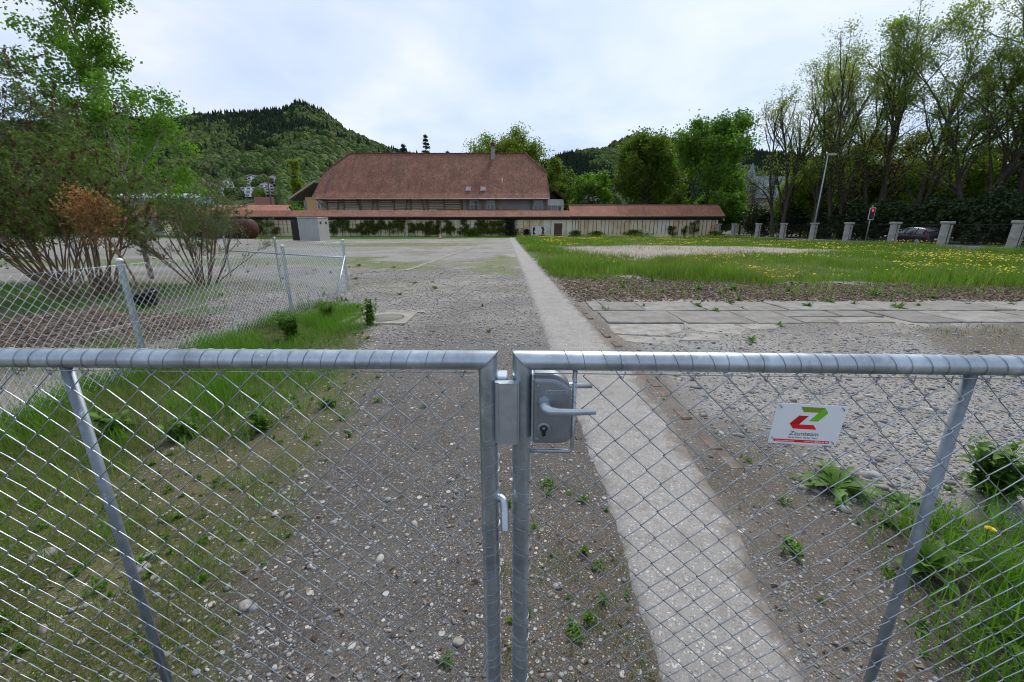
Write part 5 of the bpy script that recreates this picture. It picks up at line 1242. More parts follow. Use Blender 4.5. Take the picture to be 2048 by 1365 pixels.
M['lf_yellow'] = leafmat('yellow_green_leaf', [(0.15, 0.21, 0.022), (0.20, 0.25, 0.035), (0.12, 0.18, 0.022)], 0.5)

def unit(v): return v / (np.linalg.norm(v, axis=-1, keepdims=True) + 1e-9)
def grow(seed, p, d, Lg, r, spec, leaf_from=2):
    """spec[level] = dict(n children, t0, angle, ratio, wob, up, seg, sides); returns tubes and leaf anchors (points, directions)"""
    g = np.random.default_rng(seed); tubes = []; anch = []
    top = len(spec) - 1
    def rec(p, d, Lg, r, lev):
        s = spec[lev]; k = s.get('seg', 5); pts = [np.array(p, float)]; d = unit(np.array(d, float)); st = Lg / k
        for q in range(k):
            d = unit(d + g.normal(0, s.get('wob', 0.12), 3) + np.array([0, 0, s.get('up', 0.0)])); pts.append(pts[-1] + d * st)
        pts = np.array(pts); tip = s.get('tip', 0.25 if lev < top else 0.4)
        rad = r * (1 - (1 - tip) * np.linspace(0, 1, k + 1) ** s.get('tp', 1.0))
        tubes.append((pts, rad, s.get('sides', 5)))
        if lev >= leaf_from:
            for q in range(1, k + 1): anch.append((pts[q], unit(pts[q] - pts[q - 1])))
        if lev < top:
            c = spec[lev + 1]; nch = c['n']; nch = int(nch * g.uniform(0.8, 1.2) + 0.5)
            ts = np.sort(g.uniform(c.get('t0', 0.3), 1.0, nch)); az = g.uniform(0, 6.28)
            for t in ts:
                f = t * k; q = min(int(f), k - 1); pp = pts[q] + (pts[q + 1] - pts[q]) * (f - q); dd = unit(pts[q + 1] - pts[q])
                az += 2.4 + g.normal(0, 0.5); a_ = c['angle'] * g.uniform(0.7, 1.3)
                e1 = unit(np.cross(dd, [0.31, 0.2, 0.93] if abs(dd[2]) < 0.95 else [1.0, 0, 0])); e2 = np.cross(dd, e1)
                nd = dd * math.cos(a_) + (e1 * math.cos(az) + e2 * math.sin(az)) * math.sin(a_)
                sh = c.get('shape', lambda t: 1 - 0.5 * t)(t)
                rec(pp, nd, Lg * c['ratio'] * sh * g.uniform(0.75, 1.2), min(rad[q] * 0.72, r * c.get('rr', 0.5)), lev + 1)
    rec(p, d, Lg, r, 0)
    return tubes, anch
def leaves(seed, anch, N, spread, Ll, Lw, droop=0.2, along=0.5, bent=False, clump=0.0, tri=None):
    g = np.random.default_rng(seed); A = np.array([a[0] for a in anch]); D = np.array([a[1] for a in anch])
    w = np.ones(len(A)) if clump == 0 else g.gamma(1.0 / clump, clump, len(A)); w /= w.sum()
    i = g.choice(len(A), N, p=w); c = A[i] + g.normal(0, 1, (N, 3)) * spread
    d = unit(D[i] * along + g.normal(0, 0.6, (N, 3)) + np.array([0, 0, -droop])); nn = unit(np.cross(d, g.normal(0, 1, (N, 3)))); 
    l = Ll * g.uniform(0.6, 1.25, N)[:, None]; w_ = Lw * g.uniform(0.6, 1.25, N)[:, None]
    b_ = np.cross(nn, d) * 0.18 * l
    if tri if tri is not None else Ll > 0.15:
        V = np.stack([c - d * l * .5, c + nn * w_ * .55 + d * l * .25, c - nn * w_ * .55 + d * l * .35], 1).reshape(-1, 3)
        return V, np.arange(N * 3).reshape(-1, 3)
    V = np.stack([c - d * l * .5 - b_, c + nn * w_ * .5 + b_ * .6, c + d * l * .5 - b_, c - nn * w_ * .5 + b_ * .6], 1).reshape(-1, 3)
    return V, np.arange(N * 4).reshape(-1, 4)
def tubes_mesh(tubes, name, mat, minr=0.0):
    mb = MB()
    for pts, rad, sd in tubes:
        if rad[0] > minr: mb.tube(pts, rad, sd, caps=False)
    return mb.mesh(name, mat, True)
def tree(name, label, cat, base, seed, Hh, r, spec, N, spread, Ll, Lw, leafm, bark, group=None, lean=(0, 0, 1), leaf_from=2, along=0.4, droop=0.2, clump=0.6, multi=None, crown='crown', trunk='trunk', minr=0.0):
    t = thing(name, label, cat, base, 0, group)
    tubes, anch = [], []
    if multi is None: multi = [((0, 0, -0.2), lean, 1.0)]
    for k, (p, d, f) in enumerate(multi):
        a, b_ = grow(seed * 31 + k, p, d, Hh * f, r * (f if len(multi) > 1 else 1), spec, leaf_from); tubes += a; anch += b_
    link(trunk, tubes_mesh(tubes, trunk, M[bark], minr), t)
    if N:
        V, F = leaves(seed, anch, N, spread, Ll, Lw, droop, along, clump=clump)
        link(crown, mesh_np(crown, V, [F], [M[leafm]]), t, kind='stuff')
    return t, anch
# branching habits
LIME = [dict(seg=9, wob=0.07, up=0.03, sides=8, tip=0.12), dict(n=14, t0=0.16, angle=0.5, ratio=0.46, rr=0.45, wob=0.14, up=0.07, seg=6, sides=5, shape=lambda t: 1.15 - 0.75 * t), dict(n=7, t0=0.2, angle=0.65, ratio=0.42, rr=0.45, wob=0.17, up=0.04, seg=4, sides=3), dict(n=5, t0=0.15, angle=0.7, ratio=0.45, rr=0.5, wob=0.2, up=0.0, seg=2, sides=3)]
ROUND = [dict(seg=7, wob=0.05, up=0.02, sides=7, tip=0.2), dict(n=16, t0=0.2, angle=0.95, ratio=0.40, rr=0.5, wob=0.12, up=0.08, seg=6, sides=5, shape=lambda t: 0.75 + 0.6 * math.sin(3.1 * t) - 0.35 * t), dict(n=8, t0=0.25, angle=0.7, ratio=0.45, wob=0.16, up=0.03, seg=4, sides=4), dict(n=5, t0=0.2, angle=0.7, ratio=0.45, wob=0.2, seg=3, sides=3)]
ROUNDW = [dict(seg=7, wob=0.05, up=0.02, sides=7, tip=0.2), dict(n=18, t0=0.3, angle=1.0, ratio=0.44, rr=0.5, wob=0.12, up=0.08, seg=6, sides=5, shape=lambda t: 0.8 + 0.5 * math.sin(3.1 * t) - 0.3 * t), dict(n=9, t0=0.25, angle=0.7, ratio=0.5, wob=0.16, up=0.03, seg=4, sides=4), dict(n=5, t0=0.2, angle=0.7, ratio=0.45, wob=0.2, seg=3, sides=3)]
BIRCH = [dict(seg=10, wob=0.04, up=0.05, sides=7, tip=0.1), dict(n=34, t0=0.12, angle=0.8, ratio=0.27, rr=0.35, wob=0.12, up=0.10, seg=6, sides=4, shape=lambda t: 1.15 - 0.8 * t), dict(n=8, t0=0.2, angle=0.7, ratio=0.5, wob=0.16, up=-0.04, seg=5, sides=3), dict(n=4, t0=0.2, angle=0.6, ratio=0.5, wob=0.2, up=-0.08, seg=3, sides=3)]

# birch
tree('birch_tree', 'tall birch with fresh light green leaves rising behind the left shrubs', 'tree', (-11.7, 13.2, 0), 4, 10.8, 0.09, BIRCH, 46000, 0.12, 0.095, 0.07, 'lf_birch', 'bark_birch', leaf_from=1, lean=(0.0, 0, 1), clump=0.3)

# big trees on the right beyond the road
lime_spots = [
    # x, y, height, lean, leaves, leaf material, seed, text
    (38.6, 60, 20.5, (-0.06, 0, 1), 2600, 'lf_limepale', 21, 'sparse crooked tree at the left end of the roadside trees, nearly bare on top'),
    (40.8, 57, 21.5, (0.02, 0, 1), 3600, 'lf_limepale', 22, 'slender tree with thin yellowish leaves behind the street lamp'),
    (43.0, 55, 22.5, (-0.02, 0, 1), 6000, 'lf_limepale', 23, 'tall straight tree with pale leaves, right of the street lamp'),
    (46.0, 53, 25.0, (-0.02, 0, 1), 11000, 'lf_lime', 24, 'broad leafy tree towering above the traffic light'),
    (47.6, 50.5, 22.5, (0.10, 0, 1), 11000, 'lf_lime', 25, 'leaning leafy tree between the traffic light and the car'),
    (50.0, 45.5, 24.0, (0.08, 0, 1), 6500, 'lf_lime', 26, 'forked tree with dark twin trunks rising behind the car'),
    (53.0, 45.0, 25.5, (0.02, 0, 1), 9000, 'lf_lime', 27, 'very tall tree with airy crown behind the right hand piers'),
    (52.5, 40.0, 22.0, (0.10, 0, 1), 8000, 'lf_lime', 28, 'rightmost tall tree with long slanting limbs beyond the road'),
    (58.0, 42.0, 25.0, (0.05, 0, 1), 9000, 'lf_lime', 29, 'dense tree behind the rightmost tall tree'),
]
for x, y, h, ln, N, lm, sd, lab in lime_spots:
    tree('roadside_tree', lab, 'tree', (x, y, 0), sd, h * 0.94, 0.30, LIME, int(N * 2.0), 0.34, 0.22, 0.14, lm, 'bark_dark', 'tall trees beyond the road', lean=ln, leaf_from=2, clump=0.5,
         multi=[((0, 0, -0.2), ln, 1.0), ((0.6, 0.4, -0.2), (ln[0] + 0.12, 0.05, 1), 0.92)] + ([((-0.7, 0.6, -0.2), (ln[0] - 0.11, 0.02, 1), 0.88)] if sd in (21, 23, 24, 26) else []))
# leafy understorey between the trunks, dark evergreens along the fence
US = [dict(seg=5, wob=0.08, sides=6, tip=0.2), dict(n=16, t0=0.08, angle=1.0, ratio=0.6, rr=0.4, wob=0.15, up=0.05, seg=5, sides=4, shape=lambda t: 1.1 - 0.6 * t), dict(n=7, t0=0.2, angle=0.8, ratio=0.5, wob=0.2, seg=4, sides=3)]
und = [(43.5, 63, 11, 'lf_under', 'yellow green young tree between the first roadside trunks'), (47, 60, 12.5, 'lf_under', 'olive green understorey tree behind the traffic light'), (52, 58, 13.5, 'lf_copper', 'reddish leaved tree deep between the tall trunks'), (53.5, 53, 12.0, 'lf_under', 'olive understorey tree above the dark car'),
       (58, 52, 13, 'lf_bright', 'greener understorey tree behind the forked trunks'), (60, 47, 12, 'lf_under', 'olive understorey tree left of the last piers'), (62, 43, 13, 'lf_bright', 'large green understorey tree at the right edge'), (66, 50, 14, 'lf_under', 'olive tree far behind the right hand piers'), (60, 38, 10, 'lf_under', 'low olive tree behind the rightmost pier'), (57, 64, 15, 'lf_under', 'distant olive tree behind the reddish one'),
       (49, 68, 11, 'lf_under', 'distant olive tree right of the mansion')]
for k, (x, y, h, lm, lab) in enumerate(und):
    tree('understorey_tree', lab, 'tree', (x, y, 0), 50 + k, h * 0.85, 0.16, US, 12000, 0.45, 0.34, 0.24, lm, 'bark_dark', 'understorey beyond the road', leaf_from=1, clump=0.5, minr=0.02)
sh = [(42.2, 64, 5.6, 'dark yew bush behind the end of the tiled shed'), (43.4, 58, 4.8, 'dark evergreen bush between the first far piers'), (43.0, 53, 4.6, 'dark evergreen bush left of the street lamp foot'), (43.5, 48.5, 4.4, 'dark evergreen bush right of the street lamp foot'), (43.8, 44, 4.6, 'dark evergreen bush behind the traffic light'),
      (44.0, 39.5, 5.2, 'dark evergreen bush behind the nose of the car'), (44.5, 35.5, 5.6, 'dark evergreen bush behind the car'), (45.0, 31, 6.2, 'tall dark evergreen bush right of the car'), (45.5, 26.8, 6.6, 'large dark evergreen bush behind the rightmost pier'), (46, 22, 6.5, 'dark evergreen bush at the right edge of the road'), (48, 67, 5.0, 'dark bush in front of the mansion'), (53, 72, 5.0, 'dark bush under the mansion windows'), (39.5, 68, 5.0, 'dark shrub touching the shed gable')]
for k, (x, y, h, lab) in enumerate(sh):
    tree('evergreen_bush', lab, 'bush', (x, y, 0), 80 + k, h * 0.8, 0.12, US, 6500, 0.34, 0.36, 0.24, 'lf_dark', 'bark_dark', 'evergreen bushes along the road', leaf_from=0, clump=0.3, minr=0.02, multi=[((0, 0, -.1), (0, 0, 1), 1.0), ((-.3, -1.2, -.1), (-.1, -.3, 1), .85), ((.3, 1.3, -.1), (.1, .3, 1), .9)])
# trees between the barn and the mansion
mid = [(33.6, 74, 23.0, 'ROUND', 15000, 'lf_bright', 'large bright green maple right of the tiled shed roof', 0.55), (24.5, 78, 20.0, 'ROUND', 18000, 'lf_olive', 'broad olive green tree behind the middle of the shed roof', 0.55), (30.0, 88, 18.0, 'ROUND', 12000, 'lf_olive', 'darker olive tree between the maple and its left neighbour', 0.5), (16.0, 84, 13.5, 'ROUND', 9000, 'lf_bright', 'small rounded bright green tree behind the left end of the shed', 0.45),
       (8.8, 104, 19.5, 'ROUND', 10000, 'lf_olive', 'brownish green tree standing close behind the barn end', 0.45), (12.5, 100, 11, 'US', 7000, 'lf_olive', 'low olive tree right of the white house', 0.45), (18.2, 96, 12.5, 'US', 8000, 'lf_dark', 'dark narrow tree between the two light green ones', 0.4), (39.5, 82, 10.5, 'US', 9000, 'lf_bright', 'low green tree at the right foot of the maple', 0.5), (31.5, 84, 10, 'US', 8000, 'lf_dark', 'dark bushy tree under the maple', 0.5),
       (21, 72.5, 5.5, 'US', 6000, 'lf_dark', 'dark bush directly behind the shed ridge', 0.4), (28, 72, 6.5, 'US', 6000, 'lf_olive', 'olive bush behind the right half of the shed ridge', 0.4), (36.5, 73, 7.5, 'US', 7000, 'lf_bright', 'green bush behind the shed gable', 0.45), (13.0, 74, 6.5, 'US', 5000, 'lf_dark', 'dark bush behind the left end of the shed roof', 0.4)]
for k, (x, y, h, sp, N, lm, lab, sp_) in enumerate(mid):
    tree('park_tree', lab, 'tree', (x, y, 0), (110 if k else 214) + k, h * (0.72 if sp == 'ROUND' else 0.85), 0.3 if sp == 'ROUND' else 0.15, (ROUND if k == 0 else ROUNDW) if sp == 'ROUND' else US, int(N * 1.6), sp_, 0.44, 0.32, lm, 'bark_dark', 'trees between barn and mansion', leaf_from=1, clump=0.5, minr=0.03)
# bare twiggy trees by the mansion
TW = [dict(seg=6, wob=0.06, sides=6, tip=0.15), dict(n=16, t0=0.25, angle=0.7, ratio=0.55, rr=0.4, wob=0.12, up=0.04, seg=5, sides=4, shape=lambda t: 1.1 - 0.5 * t), dict(n=12, t0=0.2, angle=0.6, ratio=0.5, wob=0.14, up=0.0, seg=4, sides=3), dict(n=7, t0=0.2, angle=0.5, ratio=0.5, wob=0.16, up=-0.05, seg=3, sides=3)]
for k, (x, y, h, lab) in enumerate([(43.5, 80, 11, 'bare grey twiggy tree left of the mansion turret'), (47.5, 84, 12, 'bare twiggy tree in front of the slate roof'), (33, 100, 10, 'bare grey twiggy tree far behind the maple')]):
    tree('bare_tree', lab, 'tree', (x, y, 0), 140 + k, h * 0.8, 0.2, TW, 500, 0.3, 0.2, 0.1, 'lf_olive', 'bark_grey', 'bare trees', leaf_from=2)
# chestnut, spruces and others behind the barn ridge
tree('chestnut_tree', 'round light green tree rising behind the barn chimney', 'tree', (-1.8, 112, 0), 150, 20.5, 0.4, ROUNDW, 30000, 0.7, 0.5, 0.36, 'lf_yellow', 'bark_dark', leaf_from=2, clump=0.3, multi=[((0, 0, -.2), (0, 0, 1), 1.0), ((0.5, 0, -.2), (.12, 0, 1), .95), ((-.5, 0, -.2), (-.12, 0, 1), .95)])
def spruce(label, base, Hh, w, seed, N=7000, group='conifers behind the barn'):
    g = np.random.default_rng(seed); t = thing('spruce_tree', label, 'tree', base, 0, group)
    tubes = [(np.array([[0, 0, 0], [0, 0, Hh * .5], [0, 0, Hh]]), np.array([.28, .18, .02]), 6)]; an = []
    z = Hh * 0.2
    while z < Hh * 0.98:
        f = 1 - z / Hh; nb = 6
        for k in range(nb):
            a_ = g.uniform(0, 6.28); l = w * (f ** 0.8) * g.uniform(0.65, 1.15) + 0.12; d = np.array([math.cos(a_), math.sin(a_), 0])
            pts = np.array([[0, 0, z], d * l * .5 + [0, 0, z - l * .12], d * l + [0, 0, z - l * .10]]); tubes.append((pts, np.array([.05, .03, .01]), 3))
            for q in np.linspace(0.15, 1, 5): an.append((pts[0] + (pts[2] - pts[0]) * q, unit(d + [0, 0, -0.3])))
        z += Hh * 0.035 * g.uniform(0.8, 1.3)
    link('trunk', tubes_mesh(tubes, 'trunk', M['bark_dark']), t)
    V, F = leaves(seed, an, N, 0.16, 0.5, 0.16, 0.5, 1.0); link('crown', mesh_np('crown', V, [F], [M['lf_spruce']]), t, kind='stuff')
spruce('open spruce with a clear pointed top behind the barn ridge', (-23.8, 122, 0), 26.2, 4.2, 1)
spruce('dense dark spruce left of the pointed one behind the ridge', (-30.5, 124, 0), 24.6, 4.6, 2, 11000)
spruce('small dark spruce top just right of the pointed spruce', (-18.8, 128, 0), 23.2, 3.0, 4)
tree('dark_tree', 'rounded dark yew like tree at the left end of the ridge', 'tree', (-37.0, 122, 0), 151, 18.5, 0.35, US, 12000, 0.5, 0.5, 0.3, 'lf_dark', 'bark_dark', leaf_from=1)
tree('pale_tree', 'pale thin tree showing over the ridge left of the chimney', 'tree', (-12.5, 130, 0), 152, 19.0, 0.3, ROUND, 5000, 0.6, 0.5, 0.3, 'lf_limepale', 'bark_grey', leaf_from=2)
tree('pale_tree', 'olive tree just right of the spruces over the ridge', 'tree', (-17, 134, 0), 153, 19.5, 0.3, ROUND, 6000, 0.6, 0.55, 0.35, 'lf_olive', 'bark_grey', leaf_from=2)
# poplar, bushes left of the barn
POP = [dict(seg=7, wob=0.03, up=0.05, sides=6, tip=0.1), dict(n=34, t0=0.08, angle=0.35, ratio=0.3, rr=0.3, wob=0.06, up=0.12, seg=4, sides=3, shape=lambda t: 1.1 - 0.6 * t), dict(n=6, t0=0.2, angle=0.4, ratio=0.5, wob=0.1, up=0.08, seg=3, sides=3)]
tree('poplar_tree', 'slim yellow green poplar left of the barn', 'tree', (-66, 132, 0), 160, 19, 0.25, POP, 9000, 0.35, 0.55, 0.35, 'lf_yellow', 'bark_dark', leaf_from=1)
for k, (x, y, h, lm, lab) in enumerate([(-46.5, 92, 6.6, 'lf_bright', 'bright green bush beside the barn annex'), (-52, 96, 5.5, 'lf_yellow', 'yellowish bush under the utility pole'), (-58, 100, 6.5, 'lf_copper', 'dark red leaved bush behind the tiled shed'), (-49.0, 104, 9.5, 'lf_olive', 'olive bush between the poplar and the barn'), (-64, 78, 6.5, 'lf_olive', 'olive bush behind the salmon shed'), (-49.5, 80, 4.6, 'lf_yellow', 'yellow flowering bush by the salmon shed'), (-74, 100, 9, 'lf_olive', 'olive tree beyond the railway bank'), (-88, 104, 10, 'lf_olive', 'tree over the left end of the railway carriage'), (-60.5, 64, 4.4, 'lf_yellow', 'yellow green bush before the left end of the wall'), (-70, 66, 6.0, 'lf_olive', 'olive bush at the far left by the wall'), (-80, 60, 7.5, 'lf_olive', 'large bush at the far left edge of the yard')]):
    tree('green_bush', lab, 'bush', (x, y, 0), 170 + k, h * 0.8, 0.12, US, 5500, 0.35, 0.42, 0.28, lm, 'bark_dark', 'bushes behind the wall', leaf_from=0, clump=0.4, minr=0.02)

# the two tall butterfly bushes by the fence
def shrub(name, label, base, seed, stems, hgt, rad, N, leafm, Ll, Lw, npan, spreadang, dirbias=(0, 0), extra=()):
    g = np.random.default_rng(seed); t = thing(name, label, 'shrub', base)
    SP = [dict(seg=9, wob=0.05, up=0.02, sides=6, tip=0.25), dict(n=7, t0=0.35, angle=0.5, ratio=0.42, rr=0.5, wob=0.10, up=0.05, seg=6, sides=4), dict(n=5, t0=0.2, angle=0.55, ratio=0.45, rr=0.5, wob=0.14, up=0.04, seg=4, sides=3), dict(n=3, t0=0.2, angle=0.6, ratio=0.4, wob=0.15, seg=2, sides=3)]
    tubes, anch, tips = [], [], []
    for k in range(stems):
        a_ = g.uniform(0, 6.28); q = (k + 0.5) / stems; tl_ = spreadang * math.sqrt(q) * g.uniform(0.8, 1.15)
        d = np.array([math.cos(a_) * math.sin(tl_) + dirbias[0], math.sin(a_) * math.sin(tl_) + dirbias[1], math.cos(tl_)])
        p = np.array([math.cos(a_), math.sin(a_), 0]) * rad * g.random() ** .5 + [0, 0, -0.05]
        a1, b1 = grow(seed * 97 + k, p, d, hgt * g.uniform(0.75, 1.1), 0.020 * g.uniform(0.7, 1.4), SP, 2); tubes += a1; anch += b1
        tips += [tb[0] for tb in a1 if tb[2] == 3 and len(tb[0]) == 5]
    for e_ in extra:
        a1, b1 = grow(seed * 97 + int(e_[3] * 10), e_[0], e_[1], e_[2], 0.03, SP, 2); tubes += a1; anch += b1; tips += [tb[0] for tb in a1 if tb[2] == 3 and len(tb[0]) == 5]
    link('stems', tubes_mesh(tubes, 'stems', M['bark_shrub']), t)
    V, F = leaves(seed, anch, N, 0.05, Ll, Lw, 0.12, 0.7, clump=1.8); link('foliage', mesh_np('foliage', V, [F], [M[leafm]]), t, kind='stuff')
    if npan:
        mb = MB(); ch = g.choice(len(tips), min(npan, len(tips)), replace=False)
        for c in ch:
            P = tips[c]; p = P[-1]; d = unit(P[-1] - P[-2]); l = g.uniform(0.12, 0.26)
            an = [(p + d * l * u, d) for u in np.linspace(0, 1, 8)]
            V, F = leaves(int(c), an, 60, 0.014, 0.042, 0.026, 0.0, 0.3, tri=True); mb.add(V, [F])
        mb.obj('dry_flower_heads', M['panicle'], t, kind='stuff')
    return t
shrub('butterfly_bush', 'big tangled shrub at the left with bare tan stems and dry brown flower heads', (-9.9, 9.4, 0), 7, 32, 3.15, 0.55, 13000, 'lf_buddg', 0.10, 0.034, 420, 0.58, (-0.12, -0.05))
shrub('butterfly_bush', 'fan shaped grey leaved shrub standing alone on the gravel behind the black pot', (-9.0, 11.8, 0), 9, 22, 2.85, 0.30, 7500, 'lf_budd', 0.10, 0.026, 0, 0.74, (0.02, 0))
shrub('butterfly_bush', 'leafy shrub reaching in from the left edge above the fence', (-12.2, 8.2, 0), 12, 26, 4.9, 0.6, 20000, 'lf_budd', 0.11, 0.034, 260, 0.55, (0.05, -0.02))
shrub('butterfly_bush', 'low grey green shrub at the far left behind the fence', (-14.0, 12.5, 0), 13, 20, 3.4, 0.5, 12000, 'lf_buddg', 0.11, 0.034, 40, 0.6, (0, 0))
# dried potted tree
DR = [dict(seg=6, wob=0.08, up=0.03, sides=7, tip=0.35), dict(n=9, t0=0.45, angle=0.55, ratio=0.5, rr=0.55, wob=0.12, up=0.05, seg=5, sides=5), dict(n=6, t0=0.2, angle=0.6, ratio=0.5, wob=0.15, up=0.03, seg=4, sides=3), dict(n=4, t0=0.2, angle=0.6, ratio=0.45, wob=0.15, seg=3, sides=3)]
tree('dead_shrub', 'dead little tree with golden dry leaves standing in the black pot', 'shrub', (-7.62, 8.36, 0.24), 31, 1.9, 0.028, DR, 1150, 0.09, 0.08, 0.036, 'lf_dry', 'bark_shrub', lean=(-0.12, -0.05, 1), leaf_from=2)
pot = thing('plant_pot', 'tilted black plastic plant pot holding the dead little tree', 'pot', (-7.62, 8.36, 0.02)); pot.scale = (0.9, 0.9, 0.9); pot.rotation_euler = (R(6), R(-9), 0)
MB().lathe([(0.17, 0.0), (0.27, 0.30), (0.295, 0.30), (0.295, 0.35), (0.265, 0.35), (0.255, 0.29), (0.02, 0.28)], 22).obj('pot', M['black'], pot, True)
V, F = ico(2); V = V * (1 + 0.35 * n3(V, 3, 3))[:, None] * np.array([.19, .19, .25]); rb = thing('root_ball', 'dark root ball of a pulled out plant lying left of the fence post', 'root ball', (-10.2, 10.1, 0.24))
link('soil', mesh_np('soil', V, [F], [simple('root_soil', (0.035, 0.026, 0.018), (0.07, 0.05, 0.035), 0.95, 0, 12, 0.6)], False), rb)
MB().tube([(0, 0, .2), (0.03, 0, .7), (0.0, 0.05, 1.3)], [.03, .025, .015], 6).obj('stump', M['bark_grey'], rb, True)

# climbers on the wall
VT = [dict(seg=6, wob=0.06, sides=5, tip=0.4), dict(n=9, t0=0.2, angle=1.1, ratio=0.45, rr=0.5, wob=0.12, up=0.06, seg=4, sides=3), dict(n=4, t0=0.3, angle=0.8, ratio=0.4, wob=0.15, seg=3, sides=3)]
def climber(x, h, N, seed, label, lm='lf_vine', w=1.35, group='trellised vines on the wall', flat=0.25):
    t = thing('trellis_vine', label, 'climbing plant', (x, WY - 0.32, 0), 0, group)
    tubes, anch = grow(seed, (0, 0, -0.1), (0, 0, 1), h, 0.05, VT, 1)
    sq = lambda P: np.stack([P[:, 0] * w, np.clip(P[:, 1], -.6, .6) * flat, P[:, 2]], 1)
    tubes = [(sq(p), r, s) for p, r, s in tubes]; anch = [(sq(a_[0][None])[0], a_[1]) for a_ in anch]
    link('stem', tubes_mesh(tubes, 'stem', M['bark_dark']), t)
    V, F = leaves(seed, anch, N, 0.14, 0.20, 0.15, 0.2, 0.3, clump=0.8); link('foliage', mesh_np('foliage', V, [F], [M[lm]]), t, kind='stuff')
g = np.random.default_rng(77)
vines = list(np.arange(-46.5, -36, 1.5)) + list(np.arange(-27.8, -9.5, 1.25)) + [-7.6, -5.4, -4.3, -3.1, -2.0]
for k, x in enumerate(vines):
    climber(x + g.normal(0, .2), g.uniform(2.2, 2.6), int(g.uniform(700, 1300)), 300 + k, ('trellised vine on the cream wall left of the grey container' if x < -30 else 'trellised vine on the cream wall between the container and the traffic cone' if x < -9.5 else 'trellised vine on the cream wall between the cone and the ivy'))
climber(25.2, 1.75, 420, 401, 'low leafy climber left of a larger one on the shed wall', 'lf_vine', 1.0, 'climbers on the shed wall'); climber(28.6, 2.2, 480, 402, 'taller leafy climber near the right end of the shed wall', 'lf_vine', 1.1, 'climbers on the shed wall'); climber(27.0, 1.5, 300, 404, 'small climber between two larger ones on the shed wall', 'lf_vine', 1.0, 'climbers on the shed wall')
def blob(name, label, cat, x, y, w, h, N, seed, lm, dpt=0.5, Ll=0.22):
    g = np.random.default_rng(seed); t = thing(name, label, cat, (x, y, 0))
    u = g.normal(0, 0.42, N); v = g.random(N) ** 0.75; px = u * w * (1 - 0.55 * v) * (1 + 0.3 * np.sin(v * 9 + seed)); P = np.stack([px, g.normal(0, dpt * .4, N), v * h], 1)
    an = [(p, np.array([0, 0, .3])) for p in P]
    V, F = leaves(seed, an, N, 0.06, Ll, Ll * .7, 0.3, 0.2); link('foliage', mesh_np('foliage', V, [F], [M[lm]]), t, kind='stuff')
    tb = [(np.array([[0, 0, -.1], [w * .05 * math.sin(k), 0, h * .5], [w * .2 * math.sin(k * 2.1), 0, h * .85]]), np.array([.05, .03, .01]), 5) for k in range(4)]
    link('stem', tubes_mesh(tb, 'stem', M['bark_dark']), t)
blob('ivy', 'dark mass of ivy climbing the wall left of the white board', 'ivy', -0.3, WY - 0.35, 1.7, 2.75, 2600, 5, 'lf_dark', 0.4)
blob('ivy', 'small dark ivy mound touching the left side of the white board', 'ivy', 2.3, WY - 0.4, 0.8, 1.1, 500, 6, 'lf_dark', 0.4)
for k, (x, w, h, lab) in enumerate([(10.0, 1.2, 0.9, 'low dark weed mound right of the brown door'), (13.2, 1.6, 0.8, 'low weed mound at the foot of the shed wall'), (19.0, 3.0, 1.0, 'wide bramble mound at the middle of the shed wall'), (-6.2, 2.2, 1.2, 'leafy weed mound right of the traffic cone'), (31.8, 2.0, 0.8, 'weed mound at the first fence pier')]):
    blob('weed_mound', lab, 'weeds', x, WY - 0.9, w, h, 900, 20 + k, 'lf_olive' if k % 2 else 'lf_buddg', 0.9)

# ------------------------------------------------------------------ grass, weeds, flowers
M['grass'] = leafmat('meadow_grass', [(0.075, 0.15, 0.018), (0.105, 0.20, 0.024), (0.14, 0.245, 0.034), (0.085, 0.17, 0.022), (0.17, 0.25, 0.05), (0.26, 0.23, 0.10)], 0.42)
M['grass_lush'] = leafmat('lush_grass', [(0.065, 0.155, 0.015), (0.09, 0.205, 0.02), (0.12, 0.25, 0.03), (0.15, 0.26, 0.045)], 0.45)
M['grass_mossy'] = leafmat('short_mossy_grass', [(0.075, 0.14, 0.018), (0.105, 0.185, 0.022), (0.09, 0.155, 0.024), (0.20, 0.17, 0.065), (0.12, 0.19, 0.03)], 0.4)
M['weed'] = leafmat('weed_leaf', [(0.065, 0.145, 0.016), (0.09, 0.19, 0.024), (0.125, 0.24, 0.035), (0.08, 0.165, 0.022)], 0.42)
M['petal'] = simple('yellow_petals', (0.80, 0.60, 0.012), (0.75, 0.50, 0.01), 0.7, 0, 90)
M['fluff'] = simple('white_seed_heads', (0.6, 0.6, 0.56), (0.5, 0.5, 0.46), 0.9)
def blades(seed, P, h, w, segs=2, bend=0.45):
    g = np.random.default_rng(seed); n = len(P); P = np.asarray(P, float)
    az = g.uniform(0, 6.283, n); hd = np.stack([np.cos(az), np.sin(az), np.zeros(n)], 1)
    fa_ = az + g.normal(0, 0.6, n) + 1.57; sd = np.stack([np.cos(fa_), np.sin(fa_), np.zeros(n)], 1)
    bd = g.uniform(0.05, 1.0, n) * bend
    rows = []
    for k in range(segs + 1):
        t = k / segs; z = h * t * (1 - 0.35 * bd * t); off = h * bd * t * t
        c = P + hd * off[:, None] + np.array([0, 0, 1.0]) * z[:, None]
        if k < segs:
            ww = w * (1 - 0.55 * t ** 1.5); rows += [c - sd * ww[:, None] * .5, c + sd * ww[:, None] * .5]
        else: rows.append(c)
    k = len(rows); V = np.stack(rows, 1).reshape(-1, 3); b0 = np.arange(n)[:, None] * k
    Q = [np.concatenate([b0 + 2 * s_, b0 + 2 * s_ + 1, b0 + 2 * s_ + 3, b0 + 2 * s_ + 2], 1) for s_ in range(segs - 1)]
    T = np.concatenate([b0 + k - 3, b0 + k - 2, b0 + k - 1], 1)
    return V, Q + [T]
